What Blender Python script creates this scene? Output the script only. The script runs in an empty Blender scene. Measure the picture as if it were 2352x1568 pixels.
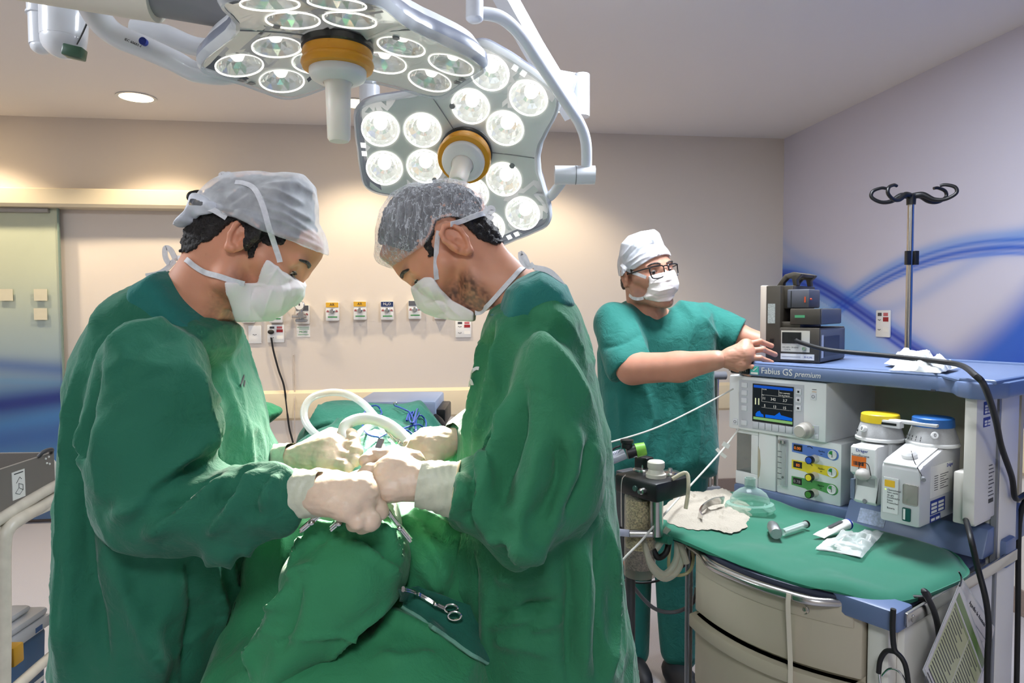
# Operating room: two gowned surgeons at a table, an anaesthetist at his machine.
import bpy, bmesh, math, random
import numpy as np
from mathutils import Vector, Matrix
from mathutils.bvhtree import BVHTree
random.seed(7); rng = np.random.default_rng(7)
SC = bpy.context.scene; COL = SC.collection
PI = math.pi
# ------------------------------------------------------------------ camera model (room frame: X along back wall, Y towards it)
F = 1568.; CH = 1.40; YAW = math.radians(7.3); PITCH = math.atan(72 / F); ROLL = 0.004
FH = np.array([math.sin(YAW), math.cos(YAW), 0]); R0 = np.array([math.cos(YAW), -math.sin(YAW), 0])
FWD = FH * math.cos(PITCH) - np.array([0, 0, math.sin(PITCH)]); UP0 = np.cross(R0, FWD)
RT = R0 * math.cos(ROLL) - UP0 * math.sin(ROLL); UPV = UP0 * math.cos(ROLL) + R0 * math.sin(ROLL)
CAM = np.array([0, 0, CH])
def P(px, py, d): return Vector(CAM + FWD * d + RT * ((px - 1176) / F * d) + UPV * ((784 - py) / F * d))
def onplane(px, py, p0, n):
    v = FWD + RT * ((px - 1176) / F) + UPV * ((784 - py) / F); n = np.asarray(n, float)
    return Vector(CAM + v * (((np.asarray(p0, float) - CAM) @ n) / (v @ n)))
# heading frame: x right of the heading, y ahead, z up (used to model figures), and back to the room
def K(p): q = np.asarray(p, float) - CAM; return np.array([q @ R0, q @ FH, q[2] + CH])
def kp(px, py, d): return K(P(px, py, d))
def unK(v): v = np.asarray(v); return np.outer(v[:, 0], R0) + np.outer(v[:, 1], FH) + np.outer(v[:, 2], [0, 0, 1.])
def srgb(r, g, b): return tuple(((c / 255) / 12.92 if c / 255 <= .04045 else ((c / 255 + .055) / 1.055) ** 2.4) for c in (r, g, b))
# ------------------------------------------------------------------ materials
def mat(name, col, rough=.5, metal=0, **kw):
    m = bpy.data.materials.new(name); m.use_nodes = True
    nt = m.node_tree; b = nt.nodes['Principled BSDF']
    c = srgb(*col); b.inputs['Base Color'].default_value = (*c, 1)
    b.inputs['Roughness'].default_value = rough; b.inputs['Metallic'].default_value = metal
    for k, v in kw.items():
        if k == 'spec': b.inputs['Specular IOR Level'].default_value = v
        elif k == 'trans': b.inputs['Transmission Weight'].default_value = v
        elif k == 'ior': b.inputs['IOR'].default_value = v
        elif k == 'alpha': b.inputs['Alpha'].default_value = v
        elif k == 'sheen': b.inputs['Sheen Weight'].default_value = v; b.inputs['Sheen Roughness'].default_value = .4
        elif k == 'coat': b.inputs['Coat Weight'].default_value = v
        elif k == 'sss': b.inputs['Subsurface Weight'].default_value = v; b.inputs['Subsurface Radius'].default_value = (.012, .005, .003)
        elif k == 'emit': b.inputs['Emission Color'].default_value = (*c, 1); b.inputs['Emission Strength'].default_value = v
    if kw.get('vary') or kw.get('bump'):
        tc = nt.nodes.new('ShaderNodeTexCoord')
        n = nt.nodes.new('ShaderNodeTexNoise'); n.inputs['Scale'].default_value = kw.get('scale', 40); n.inputs['Detail'].default_value = kw.get('detail', 4)
        nt.links.new(tc.outputs['Object'], n.inputs['Vector'])
        if kw.get('vary'):
            v = kw['vary']; mr = nt.nodes.new('ShaderNodeMapRange'); mr.inputs['From Min'].default_value = .3; mr.inputs['From Max'].default_value = .7
            mr.inputs['To Min'].default_value = 1 - v; mr.inputs['To Max'].default_value = 1 + v
            nt.links.new(n.outputs['Fac'], mr.inputs['Value'])
            mx = nt.nodes.new('ShaderNodeVectorMath'); mx.operation = 'SCALE'; mx.inputs[0].default_value = c
            nt.links.new(mr.outputs['Result'], mx.inputs['Scale']); nt.links.new(mx.outputs[0], b.inputs['Base Color'])
        if kw.get('bump'):
            bp = nt.nodes.new('ShaderNodeBump'); bp.inputs['Strength'].default_value = kw['bump']; bp.inputs['Distance'].default_value = kw.get('bdist', .002)
            nt.links.new(n.outputs['Fac'], bp.inputs['Height']); nt.links.new(bp.outputs['Normal'], b.inputs['Normal'])
    return m
def vcol_mat(name, rough=.6, attr='print', **kw):
    m = mat(name, (200, 200, 200), rough, **kw); nt = m.node_tree
    a = nt.nodes.new('ShaderNodeAttribute'); a.attribute_name = attr
    nt.links.new(a.outputs['Color'], nt.nodes['Principled BSDF'].inputs['Base Color'])
    return m
def emis(name, col, strength):
    m = bpy.data.materials.new(name); m.use_nodes = True; nt = m.node_tree; nt.nodes.clear()
    e = nt.nodes.new('ShaderNodeEmission'); o = nt.nodes.new('ShaderNodeOutputMaterial')
    e.inputs['Color'].default_value = (*srgb(*col), 1); e.inputs['Strength'].default_value = strength
    nt.links.new(e.outputs[0], o.inputs['Surface']); return m
def veil(name, col, op, rough=.7, noise=(30, .25), stretch=(1, 1, 1), lines=None):
    """thin non-woven fabric: lets what lies behind shine through, thicker and thinner by its fibres"""
    m = bpy.data.materials.new(name); m.use_nodes = True; nt = m.node_tree; b = nt.nodes['Principled BSDF']; out = nt.nodes['Material Output']
    b.inputs['Base Color'].default_value = (*srgb(*col), 1); b.inputs['Roughness'].default_value = rough
    tr = nt.nodes.new('ShaderNodeBsdfTransparent'); mix = nt.nodes.new('ShaderNodeMixShader')
    tc = nt.nodes.new('ShaderNodeTexCoord'); mp = nt.nodes.new('ShaderNodeMapping'); mp.inputs['Scale'].default_value = stretch
    n = nt.nodes.new('ShaderNodeTexNoise'); n.inputs['Scale'].default_value = noise[0]; n.inputs['Detail'].default_value = 5
    nt.links.new(tc.outputs['Object'], mp.inputs['Vector']); nt.links.new(mp.outputs[0], n.inputs['Vector'])
    mr = nt.nodes.new('ShaderNodeMapRange'); mr.inputs['From Min'].default_value = .3; mr.inputs['From Max'].default_value = .7
    mr.inputs['To Min'].default_value = op - noise[1]; mr.inputs['To Max'].default_value = op + noise[1]
    nt.links.new(n.outputs['Fac'], mr.inputs['Value']); fac = mr.outputs[0]
    if lines:                                               # crinkled pleats: thin denser lines
        wp = nt.nodes.new('ShaderNodeVectorMath'); wp.operation = 'MULTIPLY_ADD'; wp.inputs[1].default_value = (lines[3],) * 3; nt.links.new(n.outputs['Color'], wp.inputs[0]); nt.links.new(mp.outputs[0], wp.inputs[2])
        vo = nt.nodes.new('ShaderNodeTexVoronoi'); vo.feature = 'DISTANCE_TO_EDGE'; vo.inputs['Scale'].default_value = lines[0]; nt.links.new(wp.outputs[0], vo.inputs['Vector'])
        m2 = nt.nodes.new('ShaderNodeMapRange'); m2.inputs['From Min'].default_value = 0; m2.inputs['From Max'].default_value = lines[1]; m2.inputs['To Min'].default_value = lines[2]; m2.inputs['To Max'].default_value = 0; nt.links.new(vo.outputs['Distance'], m2.inputs['Value'])
        ad = nt.nodes.new('ShaderNodeMath'); ad.operation = 'ADD'; ad.use_clamp = True; nt.links.new(fac, ad.inputs[0]); nt.links.new(m2.outputs[0], ad.inputs[1]); fac = ad.outputs[0]
    nt.links.new(fac, mix.inputs['Fac'])
    nt.links.new(tr.outputs[0], mix.inputs[1]); nt.links.new(b.outputs[0], mix.inputs[2]); nt.links.new(mix.outputs[0], out.inputs['Surface'])
    bp = nt.nodes.new('ShaderNodeBump'); bp.inputs['Strength'].default_value = .3; bp.inputs['Distance'].default_value = .002
    nt.links.new(n.outputs['Fac'], bp.inputs['Height']); nt.links.new(bp.outputs['Normal'], b.inputs['Normal'])
    return m
def clear(name, col, op, rough=.08):
    """clear thin plastic: mostly see-through with a glossy skin"""
    m = bpy.data.materials.new(name); m.use_nodes = True; nt = m.node_tree; b = nt.nodes['Principled BSDF']; out = nt.nodes['Material Output']
    b.inputs['Base Color'].default_value = (*srgb(*col), 1); b.inputs['Roughness'].default_value = rough
    tr = nt.nodes.new('ShaderNodeBsdfTransparent'); tr.inputs['Color'].default_value = (*[.5 + .5 * c for c in srgb(*col)], 1)
    lw = nt.nodes.new('ShaderNodeLayerWeight'); lw.inputs['Blend'].default_value = .35
    ad = nt.nodes.new('ShaderNodeMath'); ad.operation = 'ADD'; ad.use_clamp = True; ad.inputs[1].default_value = op
    sc = nt.nodes.new('ShaderNodeMath'); sc.operation = 'MULTIPLY'; sc.inputs[1].default_value = .55
    nt.links.new(lw.outputs['Facing'], sc.inputs[0]); nt.links.new(sc.outputs[0], ad.inputs[0])
    mix = nt.nodes.new('ShaderNodeMixShader'); nt.links.new(ad.outputs[0], mix.inputs['Fac'])
    nt.links.new(tr.outputs[0], mix.inputs[1]); nt.links.new(b.outputs[0], mix.inputs[2]); nt.links.new(mix.outputs[0], out.inputs['Surface'])
    return m
# ------------------------------------------------------------------ objects
MW = {}                                                    # world matrix of every root, by name
def tag(o, label=None, cat=None, group=None, kind=None):
    if label: o['label'] = label
    if cat: o['category'] = cat
    if group: o['group'] = group
    if kind: o['kind'] = kind
    return o
def thing(name, label, cat, loc=(0, 0, 0), rz=0, group=None):
    o = bpy.data.objects.new(name, None); COL.objects.link(o); o.empty_display_size = .05
    o.location = loc; o.rotation_euler = (0, 0, rz); MW[o.name] = Matrix.Translation(Vector(loc)) @ Matrix.Rotation(rz, 4, 'Z')
    return tag(o, label, cat, group)
def link_mesh(name, me, m, parent=None, space='l', smooth=True, pivot=None):
    """space 'w': the mesh is authored in room coordinates; 'l': in its thing's own"""
    ms = m if isinstance(m, (list, tuple)) else [m]
    for x in ms: me.materials.append(x)
    o = bpy.data.objects.new(name, me); COL.objects.link(o)
    if parent is not None:
        r = parent
        while r.parent: r = r.parent
        if space == 'w': me.transform(MW[r.name].inverted())
        o.parent = parent
        if r is not parent and parent.type == 'MESH': pass
    else:
        n = len(me.vertices); co = np.empty(n * 3); me.vertices.foreach_get('co', co); co = co.reshape(-1, 3)
        c = Vector(((co[:, 0].min() + co[:, 0].max()) / 2, (co[:, 1].min() + co[:, 1].max()) / 2, co[:, 2].min())) if pivot is None else Vector(pivot)
        me.transform(Matrix.Translation(-c)); o.location = c; MW[o.name] = Matrix.Translation(c)
    if smooth: me.shade_smooth()
    return o
class MB:
    """collects shapes; build() links them as ONE mesh object"""
    def __init__(s): s.bm = bmesh.new()
    def _add(s, vs, fs, M=None, mi=0):
        bv = [s.bm.verts.new(M @ Vector(v) if M is not None else Vector(v)) for v in vs]
        for f in fs:
            try: fc = s.bm.faces.new([bv[i] for i in f]); fc.material_index = mi
            except ValueError: pass
        return s
    def box(s, lo, hi, bev=0, M=None, seg=2, mi=0):
        t = bmesh.new(); bmesh.ops.create_cube(t, size=1)
        lo, hi = Vector(lo), Vector(hi)
        for v in t.verts: v.co = Vector((lo[i] + (v.co[i] + .5) * (hi[i] - lo[i]) for i in range(3)))
        if bev: bmesh.ops.bevel(t, geom=t.edges[:], offset=bev, segments=seg, profile=.5, affect='EDGES')
        s._merge(t, M, mi); return s
    def _merge(s, t, M, mi=0):
        t.verts.index_update()
        s._add([v.co.copy() for v in t.verts], [[v.index for v in f.verts] for f in t.faces], M, mi); t.free()
    def cyl(s, a, b, r0, r1=None, n=24, cap=True, mi=0):
        a, b = Vector(a), Vector(b); r1 = r0 if r1 is None else r1
        ax = (b - a).normalized(); u = ax.orthogonal().normalized(); w = ax.cross(u)
        vs = [a + (u * math.cos(2 * PI * i / n) + w * math.sin(2 * PI * i / n)) * r0 for i in range(n)] + [b + (u * math.cos(2 * PI * i / n) + w * math.sin(2 * PI * i / n)) * r1 for i in range(n)]
        fs = [(i, (i + 1) % n, n + (i + 1) % n, n + i) for i in range(n)]
        if cap: fs += [tuple(range(n))[::-1], tuple(range(n, 2 * n))]
        return s._add(vs, fs, None, mi)
    def lathe(s, prof, M=None, n=32, cap=True, mi=0):
        vs, fs = [], []; k = len(prof)
        for i in range(n):
            a = 2 * PI * i / n
            vs += [(r * math.cos(a), r * math.sin(a), z) for r, z in prof]
        for i in range(n):
            for j in range(k - 1): fs.append((i * k + j, ((i + 1) % n) * k + j, ((i + 1) % n) * k + j + 1, i * k + j + 1))
        if cap:
            if prof[0][0] > 1e-6: fs.append(tuple(i * k for i in range(n))[::-1])
            if prof[-1][0] > 1e-6: fs.append(tuple(i * k + k - 1 for i in range(n)))
        return s._add(vs, fs, M, mi)
    def prism(s, poly, axis='z', lo=0, hi=1, M=None, bev=0, mi=0):
        """polygon extruded along an axis; poly in the two other axes in xyz order"""
        def at(p, t): return (p[0], p[1], t) if axis == 'z' else (p[0], t, p[1]) if axis == 'y' else (t, p[0], p[1])
        t = bmesh.new(); n = len(poly)
        a = [t.verts.new(at(p, lo)) for p in poly]; b = [t.verts.new(at(p, hi)) for p in poly]
        t.faces.new(a[::-1]); t.faces.new(b)
        for i in range(n): t.faces.new((a[i], a[(i + 1) % n], b[(i + 1) % n], b[i]))
        bmesh.ops.recalc_face_normals(t, faces=t.faces[:])
        if bev: bmesh.ops.bevel(t, geom=t.edges[:], offset=bev, segments=2, profile=.5, affect='EDGES')
        s._merge(t, M, mi); return s
    def tube(s, pts, r, n=10, smooth=6, closed=False, mi=0, flat=None):
        """round bar swept along a smoothed path; r a number or one per point; flat=(w,t) sweeps a ribbon"""
        pts = [Vector(p) for p in pts]; rs = list(r) if isinstance(r, (list, tuple)) else [r] * len(pts)
        if smooth:
            q, qr = [], []; m = len(pts)
            for i in range(m if closed else m - 1):
                p0, p1, p2, p3 = (pts[(i + j) % m] if closed else pts[min(max(i + j, 0), m - 1)] for j in (-1, 0, 1, 2))
                ra, rb = rs[i], rs[(i + 1) % m]
                for k in range(smooth):
                    t = k / smooth
                    q.append(.5 * ((2 * p1) + (p2 - p0) * t + (2 * p0 - 5 * p1 + 4 * p2 - p3) * t * t + (3 * p1 - p0 - 3 * p2 + p3) * t ** 3)); qr.append(ra + (rb - ra) * t)
            if not closed: q.append(pts[-1]); qr.append(rs[-1])
            pts, rs = q, qr
        m = len(pts); u = None; vs, fs = [], []
        for i in range(m):
            t = ((pts[(i + 1) % m] if closed or i < m - 1 else pts[i]) - (pts[i - 1] if closed or i else pts[i])).normalized()
            if u is None: u = t.orthogonal().normalized() if flat is None or len(flat) < 3 else (Vector(flat[2]) - t * t.dot(Vector(flat[2]))).normalized()
            u = (u - t * t.dot(u)).normalized(); w = t.cross(u)
            if flat: vs += [pts[i] + u * a * flat[0] / 2 + w * b * flat[1] / 2 for a, b in ((-1, -1), (1, -1), (1, 1), (-1, 1))]
            else: vs += [pts[i] + (u * math.cos(2 * PI * j / n) + w * math.sin(2 * PI * j / n)) * rs[i] for j in range(n)]
        if flat: n = 4
        for i in range(m if closed else m - 1):
            i2 = (i + 1) % m
            fs += [(i * n + j, i * n + (j + 1) % n, i2 * n + (j + 1) % n, i2 * n + j) for j in range(n)]
        if not closed: fs += [tuple(range(n))[::-1], tuple(range((m - 1) * n, m * n))]
        return s._add(vs, fs, None, mi)
    def ball(s, c, r, M=None, nu=20, nv=12, mi=0):
        r = (r, r, r) if not isinstance(r, (tuple, list)) else r
        prof = [(math.sin(PI * j / nv), -math.cos(PI * j / nv)) for j in range(nv + 1)]; prof[0] = (0, -1); prof[-1] = (0, 1)
        T = Matrix.Translation(Vector(c)) @ Matrix.Diagonal((*r, 1))
        return s.lathe(prof, (M @ T) if M is not None else T, nu, False, mi)
    def grid(s, f, nu, nv, mi=0):
        vs = [f(i / nu, j / nv) for j in range(nv + 1) for i in range(nu + 1)]
        return s._add(vs, [(j * (nu + 1) + i, j * (nu + 1) + i + 1, (j + 1) * (nu + 1) + i + 1, (j + 1) * (nu + 1) + i) for j in range(nv) for i in range(nu)], None, mi)
    def text(s, body, size, M, align='LEFT', mi=0, shear=0, ext=.0006, font_space=1):
        c = bpy.data.curves.new('lettering', 'FONT'); c.body = body; c.size = size; c.extrude = ext; c.align_x = align; c.resolution_u = 2; c.shear = shear; c.space_character = font_space
        o = bpy.data.objects.new('lettering', c); COL.objects.link(o); bpy.context.view_layer.update()
        me = bpy.data.meshes.new_from_object(o.evaluated_get(bpy.context.evaluated_depsgraph_get()))
        s._add([v.co.copy() for v in me.vertices], [tuple(p.vertices) for p in me.polygons], M, mi)
        bpy.data.objects.remove(o); bpy.data.curves.remove(c); bpy.data.meshes.remove(me); return s
    def build(s, name, m, parent=None, space='l', smooth=True, solid=0, sub=0, weld=True, pivot=None):
        if weld: bmesh.ops.remove_doubles(s.bm, verts=s.bm.verts[:], dist=1e-5)
        if solid:
            bmesh.ops.recalc_face_normals(s.bm, faces=s.bm.faces[:])
            bmesh.ops.solidify(s.bm, geom=s.bm.faces[:], thickness=solid)
        bmesh.ops.recalc_face_normals(s.bm, faces=s.bm.faces[:])
        me = bpy.data.meshes.new(name); s.bm.to_mesh(me); s.bm.free()
        o = link_mesh(name, me, m, parent, space, False, pivot)
        if smooth:
            me.shade_smooth()
            me.set_sharp_from_angle(angle=math.radians(38))
        if sub: md = o.modifiers.new('s', 'SUBSURF'); md.levels = md.render_levels = sub
        return o
def Mf(x, y, z, rot=0): return Matrix.Translation((x, y, z)) @ Matrix.Rotation(PI / 2, 4, 'X') @ Matrix.Rotation(rot, 4, 'Z')     # lettering on a face looking along -y
def Ms(x, y, z, rot=0): return Matrix.Translation((x, y, z)) @ Matrix.Rotation(PI / 2, 4, 'Z') @ Matrix.Rotation(PI / 2, 4, 'X') @ Matrix.Rotation(rot, 4, 'Z')  # on a face looking along +x
def dup(o, loc, rz=None, label=None):
    r = o.copy(); COL.objects.link(r); r.location = loc
    if rz is not None: r.rotation_euler = (0, 0, rz)
    MW[r.name] = Matrix.Translation(Vector(loc)) @ Matrix.Rotation(r.rotation_euler.z, 4, 'Z')
    if label: r['label'] = label
    for ch in o.children:
        c = ch.copy(); COL.objects.link(c); c.parent = r
        for g in ch.children: d = g.copy(); COL.objects.link(d); d.parent = c
    return r
# ------------------------------------------------------------------ numpy solids
_T = rng.random((32, 32, 32)).astype(np.float32) * 2 - 1
def noise(p):
    p = np.asarray(p, np.float32); i = np.floor(p).astype(int); f = p - i; f = f * f * (3 - 2 * f); i &= 31; j = (i + 1) & 31
    a = lambda x, y, z: _T[x[..., 0], y[..., 1], z[..., 2]]
    fx, fy, fz = f[..., 0], f[..., 1], f[..., 2]
    c00 = a(i, i, i) * (1 - fx) + a(j, i, i) * fx; c10 = a(i, j, i) * (1 - fx) + a(j, j, i) * fx
    c01 = a(i, i, j) * (1 - fx) + a(j, i, j) * fx; c11 = a(i, j, j) * (1 - fx) + a(j, j, j) * fx
    return (c00 * (1 - fy) + c10 * fy) * (1 - fz) + (c01 * (1 - fy) + c11 * fy) * fz
class G:
    """a block of space sampled in the heading frame"""
    def __init__(s, lo, hi, h):
        s.lo = np.array(lo, float); s.h = h; n = np.ceil((np.array(hi) - s.lo) / h).astype(int) + 1
        s.x = (s.lo[0] + np.arange(n[0]) * h).astype(np.float32)[:, None, None]; s.y = (s.lo[1] + np.arange(n[1]) * h).astype(np.float32)[None, :, None]; s.z = (s.lo[2] + np.arange(n[2]) * h).astype(np.float32)[None, None, :]
        s.n = n; s.f = np.full(n, 9., np.float32)
    def cap(s, a, b, ra, rb=None):
        rb = ra if rb is None else rb; a = np.asarray(a, np.float32); b = np.asarray(b, np.float32); d = b - a; L = max(float(d @ d), 1e-9)
        px, py, pz = s.x - a[0], s.y - a[1], s.z - a[2]
        t = np.clip((px * d[0] + py * d[1] + pz * d[2]) / L, 0, 1)
        return np.sqrt((px - t * d[0]) ** 2 + (py - t * d[1]) ** 2 + (pz - t * d[2]) ** 2) - (ra + (rb - ra) * t)
    def ell(s, c, r, A=None):
        q = [s.x - c[0], s.y - c[1], s.z - c[2]]
        if A is not None: q = [q[0] * A[i][0] + q[1] * A[i][1] + q[2] * A[i][2] for i in range(3)]
        k0 = np.sqrt(sum((q[i] / r[i]) ** 2 for i in range(3))); k1 = np.sqrt(sum((q[i] / r[i] ** 2) ** 2 for i in range(3)))
        return k0 * (k0 - 1) / np.maximum(k1, 1e-6)
    def half(s, p, n): return (s.x - p[0]) * n[0] + (s.y - p[1]) * n[1] + (s.z - p[2]) * n[2]
    def prof(s, poly, y0, W, D, ang=0):
        """a rounded body whose side view (x, z) is the polygon: half depth W, rounded over D from its outline"""
        poly = [np.asarray(p, float) for p in poly]
        X, Z = np.meshgrid(s.x[:, 0, 0], s.z[0, 0, :], indexing='ij'); dist = np.full(X.shape, 1e9); ins = np.zeros(X.shape, bool)
        for a, b in zip(poly, poly[1:] + poly[:1]):
            e = b - a; t = np.clip(((X - a[0]) * e[0] + (Z - a[1]) * e[1]) / max(e @ e, 1e-12), 0, 1)
            dist = np.minimum(dist, np.hypot(X - a[0] - t * e[0], Z - a[1] - t * e[1]))
            c = ((a[1] > Z) != (b[1] > Z)) & (X < (b[0] - a[0]) * (Z - a[1]) / (b[1] - a[1] + 1e-12) + a[0]); ins ^= c
        sd = np.where(ins, -dist, dist).astype(np.float32)
        q = np.maximum(sd + D, 0)[:, None, :]
        yy = (s.y - y0) if np.isscalar(y0) else (s.y - np.asarray(y0, np.float32).T[None, :, :].transpose(0, 1, 2))
        return np.sqrt(q * q + (yy * (D / W)) ** 2) - D
    def add(s, d, k=0.):
        if k <= 0: np.minimum(s.f, d, out=s.f)
        else: h = np.clip(.5 + .5 * (d - s.f) / k, 0, 1); s.f = (d * (1 - h) + s.f * h - k * h * (1 - h)).astype(np.float32)
        return s
    def sub(s, d, k=0.):
        d = -d
        if k <= 0: np.maximum(s.f, d, out=s.f)
        else: h = np.clip(.5 - .5 * (d - s.f) / k, 0, 1); s.f = (d * (1 - h) + s.f * h + k * h * (1 - h)).astype(np.float32)
        return s
    def net(s):
        f = s.f; sg = f < 0; nx, ny, nz = f.shape
        c = [sg[i:nx - 1 + i, j:ny - 1 + j, k:nz - 1 + k] for i in (0, 1) for j in (0, 1) for k in (0, 1)]
        anyv = c[0].copy(); allv = c[0].copy()
        for q in c[1:]: anyv |= q; allv &= q
        act = anyv & ~allv; I = np.argwhere(act); idx = np.full(act.shape, -1, np.int64); idx[act] = np.arange(len(I))
        val = {(i, j, k): f[I[:, 0] + i, I[:, 1] + j, I[:, 2] + k] for i in (0, 1) for j in (0, 1) for k in (0, 1)}
        acc = np.zeros((len(I), 3)); cnt = np.zeros(len(I))
        for a in val:
            for ax in range(3):
                if a[ax]: continue
                b = list(a); b[ax] = 1; b = tuple(b); va, vb = val[a], val[b]; m = (va < 0) != (vb < 0)
                t = np.where(m, va / np.where(m, va - vb, 1), 0); p = np.tile(np.array(a, float), (len(I), 1)); p[:, ax] = t
                acc[m] += p[m]; cnt += m
        V = s.lo + (I + acc / cnt[:, None]) * s.h; fs = []
        for ax in range(3):
            sl0 = [slice(1, -1)] * 3; sl1 = [slice(1, -1)] * 3; sl0[ax] = slice(0, -1); sl1[ax] = slice(1, None)
            a, b = sg[tuple(sl0)], sg[tuple(sl1)]; e = np.argwhere(a != b)
            if not len(e): continue
            st = a[tuple(e.T)]; off = np.ones(3, int); off[ax] = 0; e = e + off; u, w = [(1, 2), (2, 0), (0, 1)][ax]
            def cell(du, dw): q = e.copy(); q[:, u] += du; q[:, w] += dw; return idx[tuple(q.T)]
            q = np.stack([cell(-1, -1), cell(0, -1), cell(0, 0), cell(-1, 0)], 1); q[~st] = q[~st][:, ::-1]; fs.append(q)
        return V, np.concatenate(fs)
def relax(V, Fq, n=2, lam=.5):
    E = np.concatenate([Fq[:, [0, 1]], Fq[:, [1, 2]], Fq[:, [2, 3]], Fq[:, [3, 0]]]); E = np.concatenate([E, E[:, ::-1]]); cnt = np.bincount(E[:, 0], minlength=len(V))[:, None]
    for _ in range(n):
        A = np.stack([np.bincount(E[:, 0], V[E[:, 1], i], len(V)) for i in range(3)], 1) / np.maximum(cnt, 1)
        V = V + lam * (A - V)
    return V
def normals(V, Fq):
    n = np.cross(V[Fq[:, 2]] - V[Fq[:, 0]], V[Fq[:, 3]] - V[Fq[:, 1]]); N = np.zeros_like(V)
    for i in range(4):
        for k in range(3): N[:, k] += np.bincount(Fq[:, i], n[:, k], len(V))
    return N / np.maximum(np.linalg.norm(N, axis=1, keepdims=True), 1e-12)
def seg_dist(V, pts):
    """distance from each vertex to a polyline and the position (0..1) along it"""
    best = np.full(len(V), 1e9); along = np.zeros(len(V)); L = [np.linalg.norm(b - a) for a, b in zip(pts, pts[1:])]; T = sum(L); acc = 0
    for (a, b), l in zip(zip(pts, pts[1:]), L):
        d = b - a; t = np.clip(((V - a) @ d) / max(d @ d, 1e-12), 0, 1); r = np.linalg.norm(V - a - t[:, None] * d, axis=1); m = r < best
        best[m] = r[m]; along[m] = (acc + t[m] * l) / T; acc += l
    return best, along
def folds(V, Fq, lines, relaxn=0):
    """raise (or sink) creases of cloth along lines seen on the photograph: each is (points, width, height)"""
    tri = BVHTree.FromPolygons([tuple(v) for v in unK(V)], [tuple(int(i) for i in q) for q in Fq]); N = normals(V, Fq); D = np.zeros(len(V))
    for pts, w, h in lines:
        q = []
        for i, (a, b) in enumerate(zip(pts, pts[1:])):
            for t in np.linspace(0, 1, 5)[(0 if i == 0 else 1):]:
                px, py = a[0] + (b[0] - a[0]) * t, a[1] + (b[1] - a[1]) * t; dr = (P(px, py, 1) - Vector(CAM))
                hit = tri.ray_cast(Vector(CAM), dr.normalized())[0]
                if hit is not None: q.append(K(hit))
        if len(q) < 2: continue
        q = [np.asarray(x) for x in q]; lo = np.min(q, 0) - 4 * w; hi = np.max(q, 0) + 4 * w
        m = np.where(((V > lo) & (V < hi)).all(1))[0]
        if not len(m): continue
        r, al = seg_dist(V[m], q); D[m] += h * np.exp(-(r / w) ** 1.35) * np.clip(np.minimum(al, 1 - al) * 5 + .15, 0, 1)
    return V + N * D[:, None]
def to_mesh(name, V, Fq, m, parent=None, attr=None, smooth=True):
    """link a solid given in the heading frame"""
    W = unK(V); me = bpy.data.meshes.new(name); me.vertices.add(len(W)); me.vertices.foreach_set('co', W.ravel())
    me.loops.add(Fq.size); me.loops.foreach_set('vertex_index', Fq.ravel().astype(np.int32)); me.polygons.add(len(Fq)); me.polygons.foreach_set('loop_start', np.arange(0, Fq.size, 4, dtype=np.int32))
    me.update(calc_edges=True); me.validate()
    if attr:
        for k, c in attr.items():
            a = me.color_attributes.new(k, 'FLOAT_COLOR', 'POINT'); cc = np.ones((len(V), 4), np.float32); cc[:, :3] = c; a.data.foreach_set('color', cc.ravel())
    return link_mesh(name, me, m, parent, 'w', smooth)
# ================================================================== camera
cd = bpy.data.cameras.new('camera'); cd.sensor_width = 36; cd.lens = 36 * F / 2352; cd.clip_start = .02
co = bpy.data.objects.new('camera', cd); COL.objects.link(co); SC.camera = co
co.matrix_world = Matrix(((RT[0], UPV[0], -FWD[0], CAM[0]), (RT[1], UPV[1], -FWD[1], CAM[1]), (RT[2], UPV[2], -FWD[2], CAM[2]), (0, 0, 0, 1)))
SC.view_settings.view_transform = 'Standard'; SC.view_settings.look = 'None'; SC.view_settings.gamma = 1; SC.view_settings.exposure = 0.0; SC.view_settings.use_curve_mapping = False
SC.cycles.use_denoising = True; SC.cycles.max_bounces = 6; SC.cycles.diffuse_bounces = 3; SC.cycles.glossy_bounces = 3; SC.cycles.transmission_bounces = 4; SC.cycles.transparent_max_bounces = 12; SC.cycles.use_adaptive_sampling = True; SC.cycles.adaptive_threshold = .07; SC.cycles.adaptive_min_samples = 12; SC.cycles.caustics_reflective = False; SC.cycles.caustics_refractive = False; SC.cycles.sample_clamp_indirect = 4
w = bpy.data.worlds.new('world'); SC.world = w; w.use_nodes = True; w.node_tree.nodes['Background'].inputs[0].default_value = (.6, .65, .75, 1); w.node_tree.nodes['Background'].inputs[1].default_value = .05
YB, XR, XL, YF, ZC = 4.88, 2.69, -3.45, -2.0, 2.675
# ------------------------------------------------------------------ common materials
M_wall = mat('wall paint', (214, 204, 193), .75, bump=.08, scale=260, bdist=.001)
M_ceil = mat('ceiling paint', (228, 224, 222), .85)
M_white = mat('white plastic', (226, 226, 224), .35); M_beige = mat('cream plastic', (222, 216, 202), .4)
M_black = mat('black plastic', (18, 18, 19), .4); M_rub = mat('black rubber', (14, 14, 15), .55)
M_steel = mat('stainless steel', (190, 188, 184), .25, 1); M_chrome = mat('polished steel', (215, 214, 212), .12, 1)
M_red = mat('red plastic', (150, 22, 30), .5); M_grey = mat('grey plastic', (130, 132, 135), .45); M_dark = mat('dark grey', (62, 62, 66), .5)
M_paper = mat('paper', (232, 230, 224), .7); M_ink = mat('black ink', (40, 40, 44), .7); M_blueink = mat('blue ink', (30, 52, 140), .6); M_green = mat('green ink', (40, 140, 60), .6)
M_lampw = mat('white enamel', (222, 225, 230), .3, coat=.3)
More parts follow.
